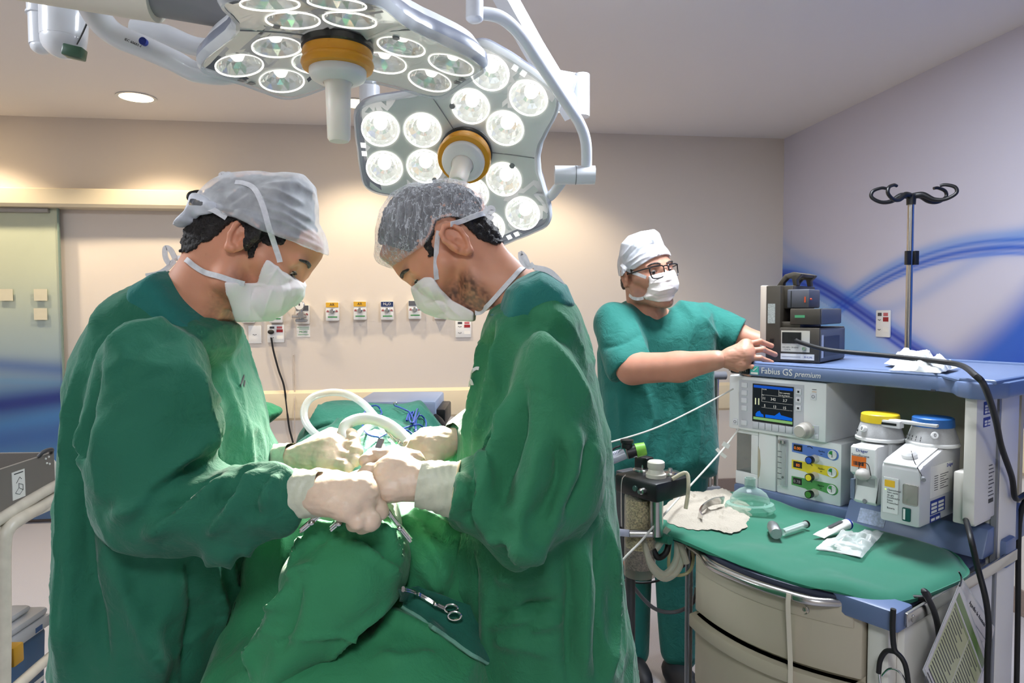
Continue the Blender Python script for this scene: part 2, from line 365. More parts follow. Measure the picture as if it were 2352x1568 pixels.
# ------------------------------------------------------------------ room shell
def slab(name, lo, hi, m, kind='structure'): return tag(MB().box(lo, hi).build(name, m, smooth=False), kind=kind)
mf = mat('floor vinyl', (172, 170, 176), .45, vary=.22, scale=420, detail=2)
slab('floor', (XL - .1, YF - .1, -.1), (XR + .1, YB + .1, 0), mf)
slab('ceiling', (XL - .1, YF - .1, ZC), (XR + .1, YB + .1, ZC + .1), M_ceil)
slab('wall_back', (XL - .1, YB, 0), (XR + .1, YB + .1, ZC), M_wall)
slab('wall_left', (XL - .1, YF, 0), (XL, YB, ZC), M_wall); slab('wall_front', (XL - .1, YF - .1, 0), (XR + .1, YF, ZC), M_wall)
# right wall: the printed blue mural is part of its surface
def smooth01(t): t = np.clip(t, 0, 1); return t * t * (3 - 2 * t)
def wallpt(px, py): q = onplane(px, py, (XR, 0, 0), (1, 0, 0)); return q.y, q.z
def curve_fn(pts):
    q = sorted(wallpt(*p) for p in pts); ys = np.array([a for a, _ in q]); zs = np.array([b for _, b in q])
    return np.poly1d(np.polyfit(ys, zs, min(3, len(q) - 1)))
ny, nz = 420, 268; yy = np.linspace(YF, YB, ny); yy = np.concatenate([np.linspace(YF, 1.9, 20), np.linspace(1.92, YB, ny)]); zz = np.linspace(0, ZC, nz)
Yg, Zg = np.meshgrid(yy, zz, indexing='ij')
base = np.array(srgb(204, 201, 216)); C = np.ones(Yg.shape + (3,)) * base
def lay(C, a, col): a = np.clip(a, 0, 1)[..., None]; return C * (1 - a) + np.array(srgb(*col)) * a
cB = curve_fn([(1815, 632), (1870, 650), (1940, 690), (2010, 740), (2080, 788), (2150, 832), (2240, 880)])
cA = curve_fn([(1900, 726), (1990, 656), (2093, 604), (2200, 570), (2300, 557), (2352, 557)])
dB = Zg - cB(Yg); dA = Zg - cA(Yg)
inB = (Yg > 1.8)
C = lay(C, smooth01((-dB + .02) / .22) * .75 * smooth01((Yg - 3.0) / .8) * (Zg > .8), (92, 176, 238)); C = lay(C, smooth01((-dB + .02) / .5) * .5 * (Zg > .8), (92, 158, 222))                      # pale blue bleeding below the dark band
C = lay(C, np.exp(-((Yg - 4.75) / .55) ** 2) * np.exp(-np.clip(dB, 0, 9) / .12) * (dB > -.1) * .8, (70, 128, 205))
cL = curve_fn([(1815, 575), (1850, 598), (1900, 612), (1960, 610)]); C = lay(C, np.exp(-((Zg - cL(Yg)) / .05) ** 2) * .28 * smooth01((Yg - 4.0) / .4), (110, 155, 220))
cD = curve_fn([(2352, 640), (2250, 740), (2180, 800), (2130, 850)]); C = lay(C, smooth01((cD(Yg) - Zg + .05) / .28) * smooth01((3.95 - Yg) / .7) * .95, (14, 92, 200))
cE = curve_fn([(2352, 760), (2300, 800), (2260, 840)]); C = lay(C, smooth01((cE(Yg) - Zg) / .3) * smooth01((3.6 - Yg) / .6) * .8, (20, 60, 170))
cF = curve_fn([(2070, 700), (2160, 650), (2240, 600), (2300, 565)]); C = lay(C, np.exp(-((Zg - cF(Yg)) / .045) ** 2) * .3 * smooth01((4.3 - Yg) / .5), (90, 140, 210))
for k, (o, wd, al, cl) in enumerate([(.035, .030, .45, (70, 140, 215)), (.012, .010, .8, (16, 84, 190)), (-.022, .014, .95, (12, 62, 178)), (-.05, .010, .8, (24, 100, 205)), (-.002, .055, .35, (40, 125, 220))]):
    C = lay(C, np.exp(-((dA - o) / wd) ** 2) * al * smooth01((4.55 - Yg) / .5), cl)
for o, wd, al, cl in [(.0, .10, .5, (30, 110, 220)), (.03, .016, .75, (24, 70, 190)), (0, .02, .95, (8, 48, 165)), (-.04, .016, .9, (10, 60, 185)), (.06, .02, .4, (80, 140, 215))]:
    C = lay(C, np.exp(-((dB - o) / wd) ** 2) * al, cl)
C = lay(C, (Zg < .86) * 1., (212, 208, 204))
me = bpy.data.meshes.new('wall_right'); nyy = len(yy)
V = np.stack([np.full(Yg.size, XR), Yg.ravel(), Zg.ravel()], 1); ii = np.arange(nyy * nz).reshape(nyy, nz)
q = np.stack([ii[:-1, :-1], ii[:-1, 1:], ii[1:, 1:], ii[1:, :-1]], -1).reshape(-1, 4)
me.from_pydata(V.tolist(), [], q.tolist()); at = me.color_attributes.new('print', 'FLOAT_COLOR', 'POINT'); cc = np.ones((V.shape[0], 4), np.float32); cc[:, :3] = C.reshape(-1, 3); at.data.foreach_set('color', cc.ravel())
wr = link_mesh('wall_right', me, vcol_mat('wall print', .6), smooth=False); tag(wr, kind='structure')
md = wr.modifiers.new('thick', 'SOLIDIFY'); md.thickness = .08; md.offset = -1
# coved skirting of the floor vinyl, bumper rails
M_cove = mat('skirting vinyl', (132, 118, 112), .5, vary=.15, scale=300)
tag(MB().box((XL, YB - .012, 0), (XR, YB, .12), .004).build('baseboard_back', M_cove, smooth=False), kind='structure')
tag(MB().box((XR - .012, YF, 0), (XR, YB - .013, .12), .004).build('baseboard_right', M_cove, smooth=False), kind='structure')
M_rail = mat('bumper rail', (224, 208, 176), .45)
prof = [(0, .64), (-.028, .66), (-.034, .70), (-.034, .79), (-.028, .83), (0, .85)]
tag(MB().prism([(YB + a, b) for a, b in prof], 'x', -2.28, XR - .02).build('trim_1', M_rail), kind='structure')
tag(MB().prism([(XR + a, b) for a, b in prof], 'y', YF, YB - .04).build('trim_2', M_rail), kind='structure')
# ------------------------------------------------------------------ sliding glass door on the left
hx0, hz1 = XL + .02, onplane(0, 428, (0, YB - .14, 0), (0, 1, 0)).z; hz0 = onplane(250, 476, (0, YB - .14, 0), (0, 1, 0)).z; hx1 = onplane(497, 450, (0, YB - .14, 0), (0, 1, 0)).x
dr = thing('door_1', None, None, (-2.75, YB - .05, 0)); tag(dr, kind='structure')
b = MB().prism([(YB, hz0), (YB - .13, hz0), (YB - .14, hz0 + .02), (YB - .14, hz1 - .01), (YB - .12, hz1), (YB, hz1)], 'x', hx0, hx1)
b.build('door_header', mat('header enamel', (208, 196, 170), .4), dr, 'w', False)
MB().box((hx1, YB - .142, hz0 - .002), (hx1 + .012, YB, hz1 + .002)).box((hx1 - .05, YB - .1, hz1), (hx1, YB - .05, hz1 + .008)).build('header_end_cap', M_dark, dr, 'w', False)
px1 = onplane(141, 700, (0, YB - .05, 0), (0, 1, 0)).x; pz1 = hz0 + .02; pz0 = .03
xs = np.linspace(XL + .05, px1, 60); zs = np.linspace(pz0, pz1, 110); Xg, Zg = np.meshgrid(xs, zs, indexing='ij')
C = np.ones(Xg.shape + (3,)) * np.array(srgb(186, 192, 168)); C = lay(C, smooth01((1.75 - Zg) / .7), (150, 168, 172)); C = lay(C, smooth01((1.2 - Zg) / .45), (66, 112, 158))
zl = lambda z0, s: z0 + s * (Xg - px1)
for z0, s, wd, al, cl in [(1.02, -.10, .05, .6, (40, 78, 150)), (.93, -.06, .02, .5, (90, 140, 180)), (.84, .12, .07, .95, (22, 42, 120)), (.72, .2, .05, .6, (60, 120, 180)), (.6, .1, .08, .6, (40, 80, 150))]:
    C = lay(C, np.exp(-((Zg - zl(z0, s)) / wd) ** 2) * al, cl)
C = lay(C, smooth01((.55 - Zg) / .2) * .7, (70, 120, 170)); C = lay(C, (Zg < .32) * 1., (70, 96, 130))
me = bpy.data.meshes.new('pane'); V = np.stack([Xg.ravel(), np.full(Xg.size, YB - .055), Zg.ravel()], 1); ii = np.arange(Xg.size).reshape(Xg.shape)
q = np.stack([ii[:-1, :-1], ii[1:, :-1], ii[1:, 1:], ii[:-1, 1:]], -1).reshape(-1, 4); me.from_pydata(V.tolist(), [], q.tolist())
at = me.color_attributes.new('print', 'FLOAT_COLOR', 'POINT'); cc = np.ones((V.shape[0], 4), np.float32); cc[:, :3] = C.reshape(-1, 3); at.data.foreach_set('color', cc.ravel())
pn = link_mesh('pane', me, vcol_mat('printed glass', .12), dr, 'w', False); pm = pn.modifiers.new('t', 'SOLIDIFY'); pm.thickness = .012
MB().box((px1, YB - .068, pz0), (px1 + .008, YB - .05, pz1)).build('pane_edge', mat('glass edge', (120, 140, 130), .2), dr, 'w', False)
MB().box((XL + .05, YB - .085, hz0 - .03), (onplane(110, 480, (0, YB - .08, 0), (0, 1, 0)).x, YB - .04, hz0 + .0), .003).build('hanger_rail', mat('hanger alloy', (150, 146, 140), .4), dr, 'w')
M_stk = mat('frosted sticker', (206, 200, 176), .5)
for cx, cy in ((14, 677), (93, 677), (93, 721)):
    q = onplane(cx, cy, (0, YB - .07, 0), (0, 1, 0)); MB().box((q.x - .04, YB - .0705, q.z - .038), (q.x + .04, YB - .068, q.z + .038)).build('frosted_square', M_stk, dr, 'w', False)
# ------------------------------------------------------------------ gas outlets and sockets on the back wall
def wb(px, py, off=0): return onplane(px, py, (0, YB - off, 0), (0, 1, 0))
def outlet(px, py, colname, col, txt, label, top=(220, 190, 60)):
    q = wb(px, py); t = thing('gas_outlet', label, 'gas outlet', (q.x, YB, q.z), 0, 'gas outlets in a row on the back wall')
    MB().box((-.045, -.045, -.065), (.045, 0, .065), .006).build('housing', M_white, t)
    lab = MB().box((-.042, -.0475, .028), (.042, -.045, .062)).build('colour_plate', mat('plate ' + colname, col, .5), t, smooth=False)
    if txt: MB().text(txt, .026, Mf(0, -.048, .038), 'CENTER').build('lettering', M_ink if txt == 'AR' else M_paper, lab, smooth=False)
    MB().lathe([(.018, 0), (.018, .012), (.012, .014), (.012, .03), (.006, .03)], Matrix.Translation((0, -.045, .002)) @ Matrix.Rotation(PI / 2, 4, 'X')).build('valve_socket', M_steel, t)
    b = MB()
    for sx in (-1, 1): b.box((sx * .03 - .009, -.0465, -.004), (sx * .03 + .009, -.045, .001)).box((sx * .03 - .006, -.0465, .004), (sx * .03 + .006, -.045, .008))
    b.build('red_print', M_red, t, smooth=False)
    MB().box((-.03, -.0465, -.042), (.034, -.045, -.035)).build('green_print', M_green, t, smooth=False)
    return t
outlet(765, 715, 'amber', (214, 164, 40), 'AR', 'white gas outlet with amber plate reading AR, left of the two amber ones')
outlet(828, 713, 'amber2', (214, 164, 40), 'AR', 'white gas outlet with amber plate reading AR, right of the two amber ones')
outlet(890, 713, 'navy', (34, 52, 96), 'N₂O', 'white gas outlet with navy plate reading N2O')
outlet(953, 711, 'slate', (86, 88, 96), '', 'white gas outlet with grey plate beside right surgeon\'s mask')
outlet(1012, 711, 'slate2', (86, 88, 96), '', 'white gas outlet hidden behind the right surgeon\'s mask')
outlet(636, 719, 'slate3', (86, 88, 96), '', 'white gas outlet mostly hidden behind the left surgeon\'s mask')
outlet(572, 719, 'slate4', (86, 88, 96), '', 'white gas outlet hidden behind the left surgeon\'s cheek')
q = wb(697, 722); t = outlet(697, 722, 'slate5', (86, 88, 96), '', 'gas outlet with grey plate carrying the round pressure gauge')
t = thing('vacuum_regulator', 'small steel vacuum regulator with round gauge plugged into wall outlet', 'regulator', (q.x, YB - .048, q.z))
MB().lathe([(.02, 0), (.02, .06)], Matrix.Translation((0, 0, -.0)) @ Matrix.Rotation(PI / 2, 4, 'X')).tube([(-.06, -.045, -.012), (0, -.045, -.012), (.035, -.045, -.012)], .012).tube([(0, -.04, -.03), (0, -.04, .045)], .012).build('body', M_steel, t)
g = MB().lathe([(.034, 0), (.034, .024), (.031, .026)], Matrix.Translation((-.008, -.03, .062)) @ Matrix.Rotation(PI / 2, 4, 'X')).build('gauge', M_steel, t)
MB().lathe([(.028, 0), (.028, .002)], Matrix.Translation((-.008, -.0565, .062)) @ Matrix.Rotation(PI / 2, 4, 'X')).build('dial', M_paper, g)
MB().box((-.012, -.0595, .06), (-.004, -.0585, .078)).build('needle', M_ink, g)
MB().box((-.04, -.05, -.05), (.04, -.02, -.03), .008).build('knob', M_grey, t)
q = wb(697, 757); t = thing('wall_notice', 'small white wall notice with green print under the pressure gauge', 'notice', (q.x, YB, q.z))
MB().box((-.045, -.003, -.05), (.045, 0, .03)).build('sheet', M_paper, t, smooth=False)
MB().text('MORI', .022, Mf(-.028, -.0035, -.022)).box((-.035, -.004, -.035), (.035, -.003, -.032)).box((-.04, -.004, .015), (.04, -.003, .018)).box((-.03, -.004, .004), (.04, -.003, .007)).build('lettering', M_green, t, smooth=False)
def plate(px, py, w, h, label, red=True, nrm='back', grp='power outlets on the walls'):
    if nrm == 'back': q = wb(px, py); t = thing('power_outlet', label, 'socket', (q.x, YB, q.z), 0, None)
    else: q = onplane(px, py, (XR, 0, 0), (1, 0, 0)); t = thing('power_outlet', label, 'socket', (XR, q.y, q.z), -PI / 2)
    MB().box((-w / 2, -.012, -h / 2), (w / 2, 0, h / 2), .006).build('cover_plate', M_white, t)
    if red:
        MB().box((.006, -.0135, h * .08), (w * .42, -.012, h * .24)).build('red_rocker', M_red, t, smooth=False)
        MB().box((.008, -.013, h * .28), (w * .38, -.012, h * .40)).build('red_label', mat('red label', (190, 96, 100), .5), t, smooth=False)
        MB().box((-w * .34, -.013, h * .28), (-.008, -.012, h * .40)).build('dark_label', M_dark, t, smooth=False)
        MB().box((.006, -.0128, -h * .3), (w * .42, -.012, -h * .12)).build('blank_rocker', M_paper, t, smooth=False)
    b = MB()
    for z in ((h * .14, -h * .22) if red else (0,)):
        for k in (-1, 0, 1): b.cyl((-w * .22 * red + k * .009, -.0132, z - .003 * (k == 0)), (-w * .22 * red + k * .009, -.011, z - .003 * (k == 0)), .003, n=10)
    b.build('pin_holes', M_ink, t, smooth=False); return t
plate(586, 768, .088, .125, 'plain white wall socket below left surgeon\'s mask', False)
plate(634, 766, .115, .125, 'white wall outlet with red rocker and black plug in it'); plate(1064, 755, .115, .125, 'white wall outlet with red rocker below right surgeon\'s mask')
plate(2031, 743, .125, .16, 'white outlet with red rocker on the blue mural wall', True, 'right')
q = wb(623, 762, .012)
b = MB().ball((q.x, q.y - .012, q.z), (.022, .014, .016)); a = [wb(*p, .03) for p in ((623, 775), (628, 805), (640, 850), (652, 885), (658, 930), (664, 980), (672, 1012), (690, 1080))]
b.tube(a + [Vector((a[-1].x + .15, a[-1].y, .02))], .0065); tag(b.build('mains_cable', M_rub), 'thin black power cord hanging from the wall outlet behind the table', 'cord')
b = MB().tube([wb(*p, .012) for p in ((674, 815), (676, 860), (677, 900))] + [wb(*p, .05) for p in ((677, 925), (677, 985), (680, 1060))] + [wb(690, 1180, .03)], .004)
tag(b.build('clear_tubing', clear('tubing', (225, 215, 205), .35)), 'thin pale suction line running down the back wall', 'tube')
# thin dark scuff along the wall above the bumper
# ------------------------------------------------------------------ ceiling downlights
M_dl = emis('warm downlight', (255, 226, 170), 14)
for k, (px, py, lab) in enumerate([(313, 223, 'round recessed ceiling downlight above the sliding door'), (816, 237, 'round recessed downlight partly hidden behind the larger surgical lamp'), (1274, 248, 'round recessed downlight beside the lamp arm'), (-160, 214, 'round recessed downlight near the left wall')]):
    q = onplane(px, py, (0, 0, ZC), (0, 0, 1)); t = thing('ceiling_downlight', lab, 'ceiling light', (q.x, q.y, ZC), 0, 'downlights along the back wall')
    MB().lathe([(.095, -.001), (.11, -.001), (.112, -.006), (.092, -.004)], cap=False).build('trim_ring', M_white, t)
    MB().lathe([(0, -.003), (.094, -.003)], cap=False).build('diffuser', M_dl, t)
    ld = bpy.data.lights.new('downlight', 'SPOT'); ld.energy = 68; ld.color = (1, .82, .58); ld.spot_size = math.radians(118); ld.spot_blend = .55; ld.shadow_soft_size = .05
    lo = bpy.data.objects.new('downlight', ld); COL.objects.link(lo); lo.location = (q.x, q.y, ZC - .03)
# added cool fill lights, out of view, shaped as ceiling panels
for k, (x, y, e) in enumerate([(-2.3, 1.5, 58), (1.05, 1.95, 68), (-.1, -1.0, 40)]):
    t = thing('fill_panel', ('added square white fill light panel, unseen, on the left of the room', 'added square white fill light panel, unseen, above the machine', 'added square white fill light panel, unseen, behind the camera')[k], 'ceiling light', (x, y, ZC))
    MB().box((-.33, -.33, -.012), (.33, .33, 0), .004).build('frame', M_white, t, smooth=False)
    MB().box((-.3, -.3, -.014), (.3, .3, -.012)).build('diffuser', emis('cool fill', (236, 242, 255), 3), t, smooth=False)
    ld = bpy.data.lights.new('panel', 'AREA'); ld.size = .6; ld.energy = e; ld.color = (.86, .92, 1)
    lo = bpy.data.objects.new('panel', ld); COL.objects.link(lo); lo.location = (x, y, ZC - .02)
# ================================================================== surgical lamps
def thingM(name, label, cat, M, group=None):
    o = thing(name, label, cat, (0, 0, 0), 0, group); o.location = M.to_translation(); o.rotation_euler = M.to_euler(); MW[o.name] = M.copy(); return o
def outline(th):
    a = (math.degrees(th) + 60) % 120 - 60; return float(np.interp(abs(a), [0, 12, 20, 25, 30, 38, 48, 60], [.335, .342, .352, .345, .318, .272, .238, .226]))
dish = lambda r: -.42 * r * r
M_face = mat('lamp face', (226, 228, 226), .22, coat=.3); M_shell = mat('lamp rim', (116, 122, 138), .3, coat=.5); M_rimc = clear('rim plastic', (235, 240, 245), .25)
M_orange = mat('orange collar', (216, 148, 22), .4); M_hand = mat('handle plastic', (232, 226, 214), .4, sss=.3)
from mathutils.geometry import delaunay_2d_cdt
def lens_spots(ang):
    for k in range(3):
        a0 = ang + math.radians(120 * k); ca, sa = math.cos(a0), math.sin(a0)
        for (r, tt) in ((.135, .061), (.135, -.061), (.262, .066), (.262, -.066)): yield r * ca - tt * sa, r * sa + tt * ca
def face_panel(rim, ang):
    pts = [Vector((x, y)) for x, y, z in rim]; loops = [list(range(len(pts)))]; sp = list(lens_spots(ang))
    for x, y in sp:
        s0 = len(pts); pts += [Vector((x + .0545 * math.cos(2 * PI * i / 36), y + .0545 * math.sin(2 * PI * i / 36))) for i in range(36)]; loops.append([s0 + i for i in reversed(range(36))])
    for i in range(-22, 23):
        for j in range(-22, 23):
            q = Vector((i * .0165, j * .0165))
            a_ = math.atan2(q.y, q.x) - ang
            if q.length < outline(a_) - .022 and all((q - Vector(p)).length > .062 for p in sp): pts.append(q)
    v, e, f, *_ = delaunay_2d_cdt(pts, [], loops, 4, 1e-5)
    f = [t for t in f if all((sum((v[i] for i in t), Vector((0, 0))) / len(t) - Vector(p)).length > .053 for p in sp)]
    return MB()._add([(p.x, p.y, dish(p.length)) for p in v], [tuple(t) for t in f])
def lamp(M, ang, label, glow, hl):
    t = thingM('surgical_lamp', label, 'surgical lamp', M, 'surgical lamps')
    N = 180; th = [2 * PI * i / N for i in range(N)]; ro = np.array([outline(a) for a in th]); ro = (np.roll(ro, 1) + 2 * ro + np.roll(ro, -1)) / 4; ro = (np.roll(ro, 1) + 2 * ro + np.roll(ro, -1)) / 4
    def ring(f, dz, ins=0): return [((r * f - ins) * math.cos(a + ang), (r * f - ins) * math.sin(a + ang), dish(r * f) + dz) for r, a in zip(ro, th)]
    def loft(rs, close=False):
        b = MB(); vs = [v for r in rs for v in r]; n = N
        fs = [(j * n + i, j * n + (i + 1) % n, (j + 1) * n + (i + 1) % n, (j + 1) * n + i) for j in range(len(rs) - 1) for i in range(n)]
        if close: fs.append(tuple(range((len(rs) - 1) * n, len(rs) * n)))
        return b._add(vs, fs)
    face_panel(ring(1, 0, .012), ang).build('face_panel', M_face, t)
    loft([ring(1, .0, .012), ring(1, -.004, .004), ring(1, .004, -.004), ring(1, .016, -.006)]).build('clear_rim', M_rimc, t)
    loft([ring(1, .016, -.006), ring(1, .035, -.004), ring(1, .05, .01)]).build('rim_band', M_shell, t)
    loft([ring(1, .05, .01), ring(.92, .066), ring(.7, .085), ring(.4, .10), ring(.15, .105)], True).build('back_shell', M_lampw, t)
    b = MB()
    for k in range(3):
        a = ang + math.radians(60 + 120 * k); d = Vector((math.cos(a), math.sin(a), 0)); pts = [d * r + Vector((0, 0, dish(r) - .001)) for r in (.07, .12, .17, .215)]; b.tube(pts, .0016, 6)
    b.build('petal_seam', M_grey, t)
    for k in range(3):
        a = ang + math.radians(60 + 120 * k) + .25; r = .15; MB().lathe([(0, -.004), (.008, -.004), (.009, 0)], Matrix.Translation((r * math.cos(a), r * math.sin(a), dish(r)))).build('screw_cap', M_grey, t)
    Mref = M_ref; 
    for k in range(3):
        a0 = ang + math.radians(120 * k); ca, sa = math.cos(a0), math.sin(a0)
        for (r, tt) in ((.135, .061), (.135, -.061), (.262, .066), (.262, -.066)):
            x, y = r * ca - tt * sa, r * sa + tt * ca; rr = math.hypot(x, y); sl = -.84 * rr
            L = Matrix.Translation((x, y, dish(rr))) @ Matrix.Rotation(math.atan2(y, x), 4, 'Z') @ Matrix.Rotation(-math.atan(sl), 4, 'Y')
            g = MB().lathe([(.0535, -.001), (.0575, -.004), (.0575, -.001), (.055, .001)], L, 36, False).build('lens_ring', glow[0], t)
            b = MB(); nf = 16
            vs = []; fs = []
            for j, (rj, zj) in enumerate([(.054, -.001), (.044, .012), (.031, .022), (.018, .027)]):
                for i in range(nf): an = 2 * PI * (i + .5 * (j % 2)) / nf; vs.append((rj * math.cos(an), rj * math.sin(an), zj))
            for j in range(3):
                for i in range(nf):
                    A, B, Cc, D = j * nf + i, j * nf + (i + 1) % nf, (j + 1) * nf + (i + 1) % nf, (j + 1) * nf + i
                    if j % 2 == 0: fs += [(A, B, D), (B, Cc, D)]
                    else: fs += [(A, B, Cc), (A, Cc, D)]
            b._add(vs, fs, L).build('reflector', glow[1], g, smooth=False)
            MB().lathe([(0, .012), (.012, .014), (.018, .024)], L, 20, False).build('light_source', glow[2], g)
            MB().lathe([(0, -.0045), (.03, -.004), (.053, -.002)], L, 36, False).build('cover_glass', M_lensg, g)
    MB().lathe([(.0, -.004), (.074, -.004), (.082, -.008), (.083, -.022), (.078, -.026)], None, 48).build('black_ring', M_black, t)
    MB().lathe([(.078, -.024), (.081, -.034), (.078, -.046), (.082, -.05), (.084, -.058), (.08, -.068), (.066, -.07)], None, 48).build('orange_collar', M_orange, t)
    hd = MB().lathe([(.066, -.066), (.066, -.082), (.062, -.09), (.048, -.098), (.034, -.1)], None, 40, False).build('handle_socket', M_white, t)
    MB().lathe([(.034, -.098), (.0295, -.108), (.0285, -.15), (.0265, -.1 - hl), (.022, -.107 - hl), (0, -.108 - hl)], None, 32, False).build('handle', M_hand, hd)
    for k in range(3):
        for s in (-1, 1):
            a = ang + math.radians(120 * k); r = .318; x, y = r * math.cos(a) - s * .014 * math.sin(a), r * math.sin(a) + s * .014 * math.cos(a)
            MB().box((-.008, -.008, -.001), (.008, .008, .001), M=Matrix.Translation((x, y, dish(r) - .001)) @ Matrix.Rotation(a, 4, 'Z')).build('sensor_window', glow[3], t, smooth=False)
    return t
M_ref = mat('faceted reflector', (235, 235, 232), .08, 1); M_lensg = clear('lens glass', (245, 250, 250), .06, .02)
def refl(name, e):
    m = mat(name, (225, 227, 224), .08, .9, emit=0); b = m.node_tree.nodes['Principled BSDF']; b.inputs['Emission Color'].default_value = (1, .97, .9, 1); b.inputs['Emission Strength'].default_value = e; return m
glow1 = (emis('lens glow dim', (255, 252, 240), 1.6), refl('reflector dim', .12), emis('led dim', (255, 250, 235), 1.8), M_grey)
glow2 = (emis('lens glow bright', (255, 252, 240), 3.5), refl('reflector bright', .42), emis('led bright', (255, 250, 235), 5), emis('sensor lit', (255, 255, 250), 1.5))
C1 = P(775, 92, 1.60); L1 = Matrix.Translation(C1)
lamp1 = lamp(L1 @ Matrix.Rotation(-YAW, 4, 'Z'), math.radians(-90), 'large surgical lamp head seen from below with handle hanging straight down', glow1, .128)
C2 = P(1072, 345, 2.15); FIELD = P(850, 1085, 1.22); n2 = (FIELD - C2).normalized(); zl_ = -n2; xl = (Vector(R0) - zl_ * Vector(R0).dot(zl_)).normalized(); yl = zl_.cross(xl)
L2 = Matrix.Translation(C2) @ Matrix(((xl.x, yl.x, zl_.x, 0), (xl.y, yl.y, zl_.y, 0), (xl.z, yl.z, zl_.z, 0), (0, 0, 0, 1)))
lamp2 = lamp(L2, math.radians(182), 'brightly lit surgical lamp head tilted behind the right surgeon', glow2, .105)
def spot(loc, aim, e, size, soft, col=(1, .95, .85), blend=.5):
    ld = bpy.data.lights.new('lamp beam', 'SPOT'); ld.energy = e; ld.color = col; ld.spot_size = math.radians(size); ld.spot_blend = blend; ld.shadow_soft_size = soft
    o = bpy.data.objects.new('lamp beam', ld); COL.objects.link(o); o.location = loc; o.rotation_euler = (Vector(aim) - Vector(loc)).to_track_quat('-Z', 'Y').to_euler(); return o
spot(C2 + n2 * .225, FIELD, 1350, 25, .12, (1, .92, .80), .9)
spot(C1 + Vector((0, 0, -.23)), C1 + Vector((0, 0, -1.2)), 36, 62, .08, blend=.8)
# --- arms of the larger lamp (left, top)
t = thing('lamp_arm', 'white tubular arm with grey sleeve holding the larger surgical lamp', 'lamp arm', P(300, 60, 1.75))
MB().tube([P(205, -120, 1.72), P(208, -10, 1.72), P(222, 35, 1.72), P(262, 78, 1.74), P(330, 108, 1.76), P(400, 140, 1.78), P(462, 168, 1.80), P(560, 160, 1.82), P(690, 60, 1.78)], [.034, .034, .033, .03, .029, .028, .027, .027, .027], 16).build('curved_tube', M_lampw, t, 'w')
MB().tube([P(300, 62, 1.86), P(380, 82, 1.88), P(470, 110, 1.9), P(600, 90, 1.9)], [.02, .03, .026, .024], 14).build('rear_tube', M_lampw, t, 'w')
q = P(-60, -70, 1.6); MB().cyl(q, P(362, 0, 1.6), .052, .05, 28).build('cream_sleeve', M_beige, t, 'w'); MB().cyl((q.x, q.y, q.z - .06), (q.x, q.y, ZC), .045, n=24).build('ceiling_post', M_lampw, t, 'w')
MB().cyl(P(352, -8, 1.6), P(600, 40, 1.62), .043, .038, 28).build('grey_sleeve', M_grey, t, 'w')
b = MB().box((-.012, -.001, -.002), (.022, .001, .002)); 
q = P(305, 93, 1.70); b = MB().text('IEC 60601-1', .009, Matrix.Translation(q + Vector((-.02, 0, .0))) @ Matrix.Rotation(-YAW, 4, 'Z') @ Matrix.Rotation(PI / 2, 4, 'X') @ Matrix.Rotation(-.42, 4, 'Z')); b.build('small_print', M_ink, t, 'w', False)
q = P(333, 98, 1.722); MB().lathe([(0, .0), (.009, 0), (.0095, -.012)], Matrix.Translation(q) @ Matrix.Rotation(-YAW, 4, 'Z') @ Matrix.Rotation(PI / 2, 4, 'X') @ Matrix.Diagonal((1, 1, -1, 1))).build('blue_badge', M_blueink, t, 'w')
# spring arm and joint in the top left corner
t = thing('jointed_boom', 'white jointed ceiling arm in the top left corner with green cable window', 'ceiling arm', P(88, 60, 1.9))
q = P(88, -90, 1.9); MB().cyl((q.x, q.y, ZC), P(88, 30, 1.9), .028, n=24).cyl(P(88, 30, 1.9), P(88, 34, 1.9), .031, n=24).cyl(P(90, 34, 1.9), P(92, 104, 1.9), .027, n=24).ball(P(95, 108, 1.9), (.027, .027, .02)).build('pivot_tube', M_lampw, t, 'w')
MB().tube([P(150, -130, 1.87), P(150, -60, 1.87), P(148, 20, 1.87), P(146, 90, 1.87)], [.062, .062, .06, .056], 22).ball(P(146, 92, 1.87), (.056, .056, .05)).build('joint_housing', M_lampw, t, 'w')
q = P(168, 118, 1.81); MB().box((-.028, -.004, -.014), (.022, .03, .016), .004, Matrix.Translation(q) @ Matrix.Rotation(.2, 4, 'Y')).build('green_window', mat('green window', (52, 84, 66), .3), t, 'w')
MB().tube([P(206, 38, 1.80), P(190, 75, 1.80), P(176, 102, 1.80)], .0022, 6).build('cable', M_rub, t, 'w')
# --- arms of the tilted lamp (right)
t = thing('lamp_arm', 'long white curved yoke tube holding the lit tilted lamp', 'lamp arm', P(1320, 395, 2.1))
q = P(1090, -40, 1.72); MB().tube([(q.x, q.y, ZC), q, P(1090, 44, 1.72)], .0225, 18, 0).ball(P(1090, 42, 1.72), (.0225, .0225, .012)).tube([P(1100, 30, 1.73), P(1150, 40, 1.76), P(1196, 80, 1.8), P(1240, 145, 1.86), P(1300, 235, 1.95), P(1332, 285, 2.02), P(1346, 330, 2.06), P(1347, 392, 2.1)], .0165, 14).build('yoke_tube', M_lampw, t, 'w')
MB().cyl(P(1274, 402, 2.1), P(1366, 402, 2.1), .0285, n=28).build('swivel_joint', M_lampw, t, 'w')
MB().cyl(P(1321, 402, 2.1), P(1323, 402, 2.1), .0292, n=28).build('joint_seam', M_grey, t, 'w')
MB().tube([P(1298, 405, 2.12), P(1280, 432, 2.17), P(1255, 455, 2.24), P(1210, 450, 2.28)], .016, 12).build('link_tube', M_lampw, t, 'w')
t = thing('lamp_arm', 'white box-section spring arm sloping down from ceiling to lamp pivot', 'lamp arm', P(1320, 260, 2.3))
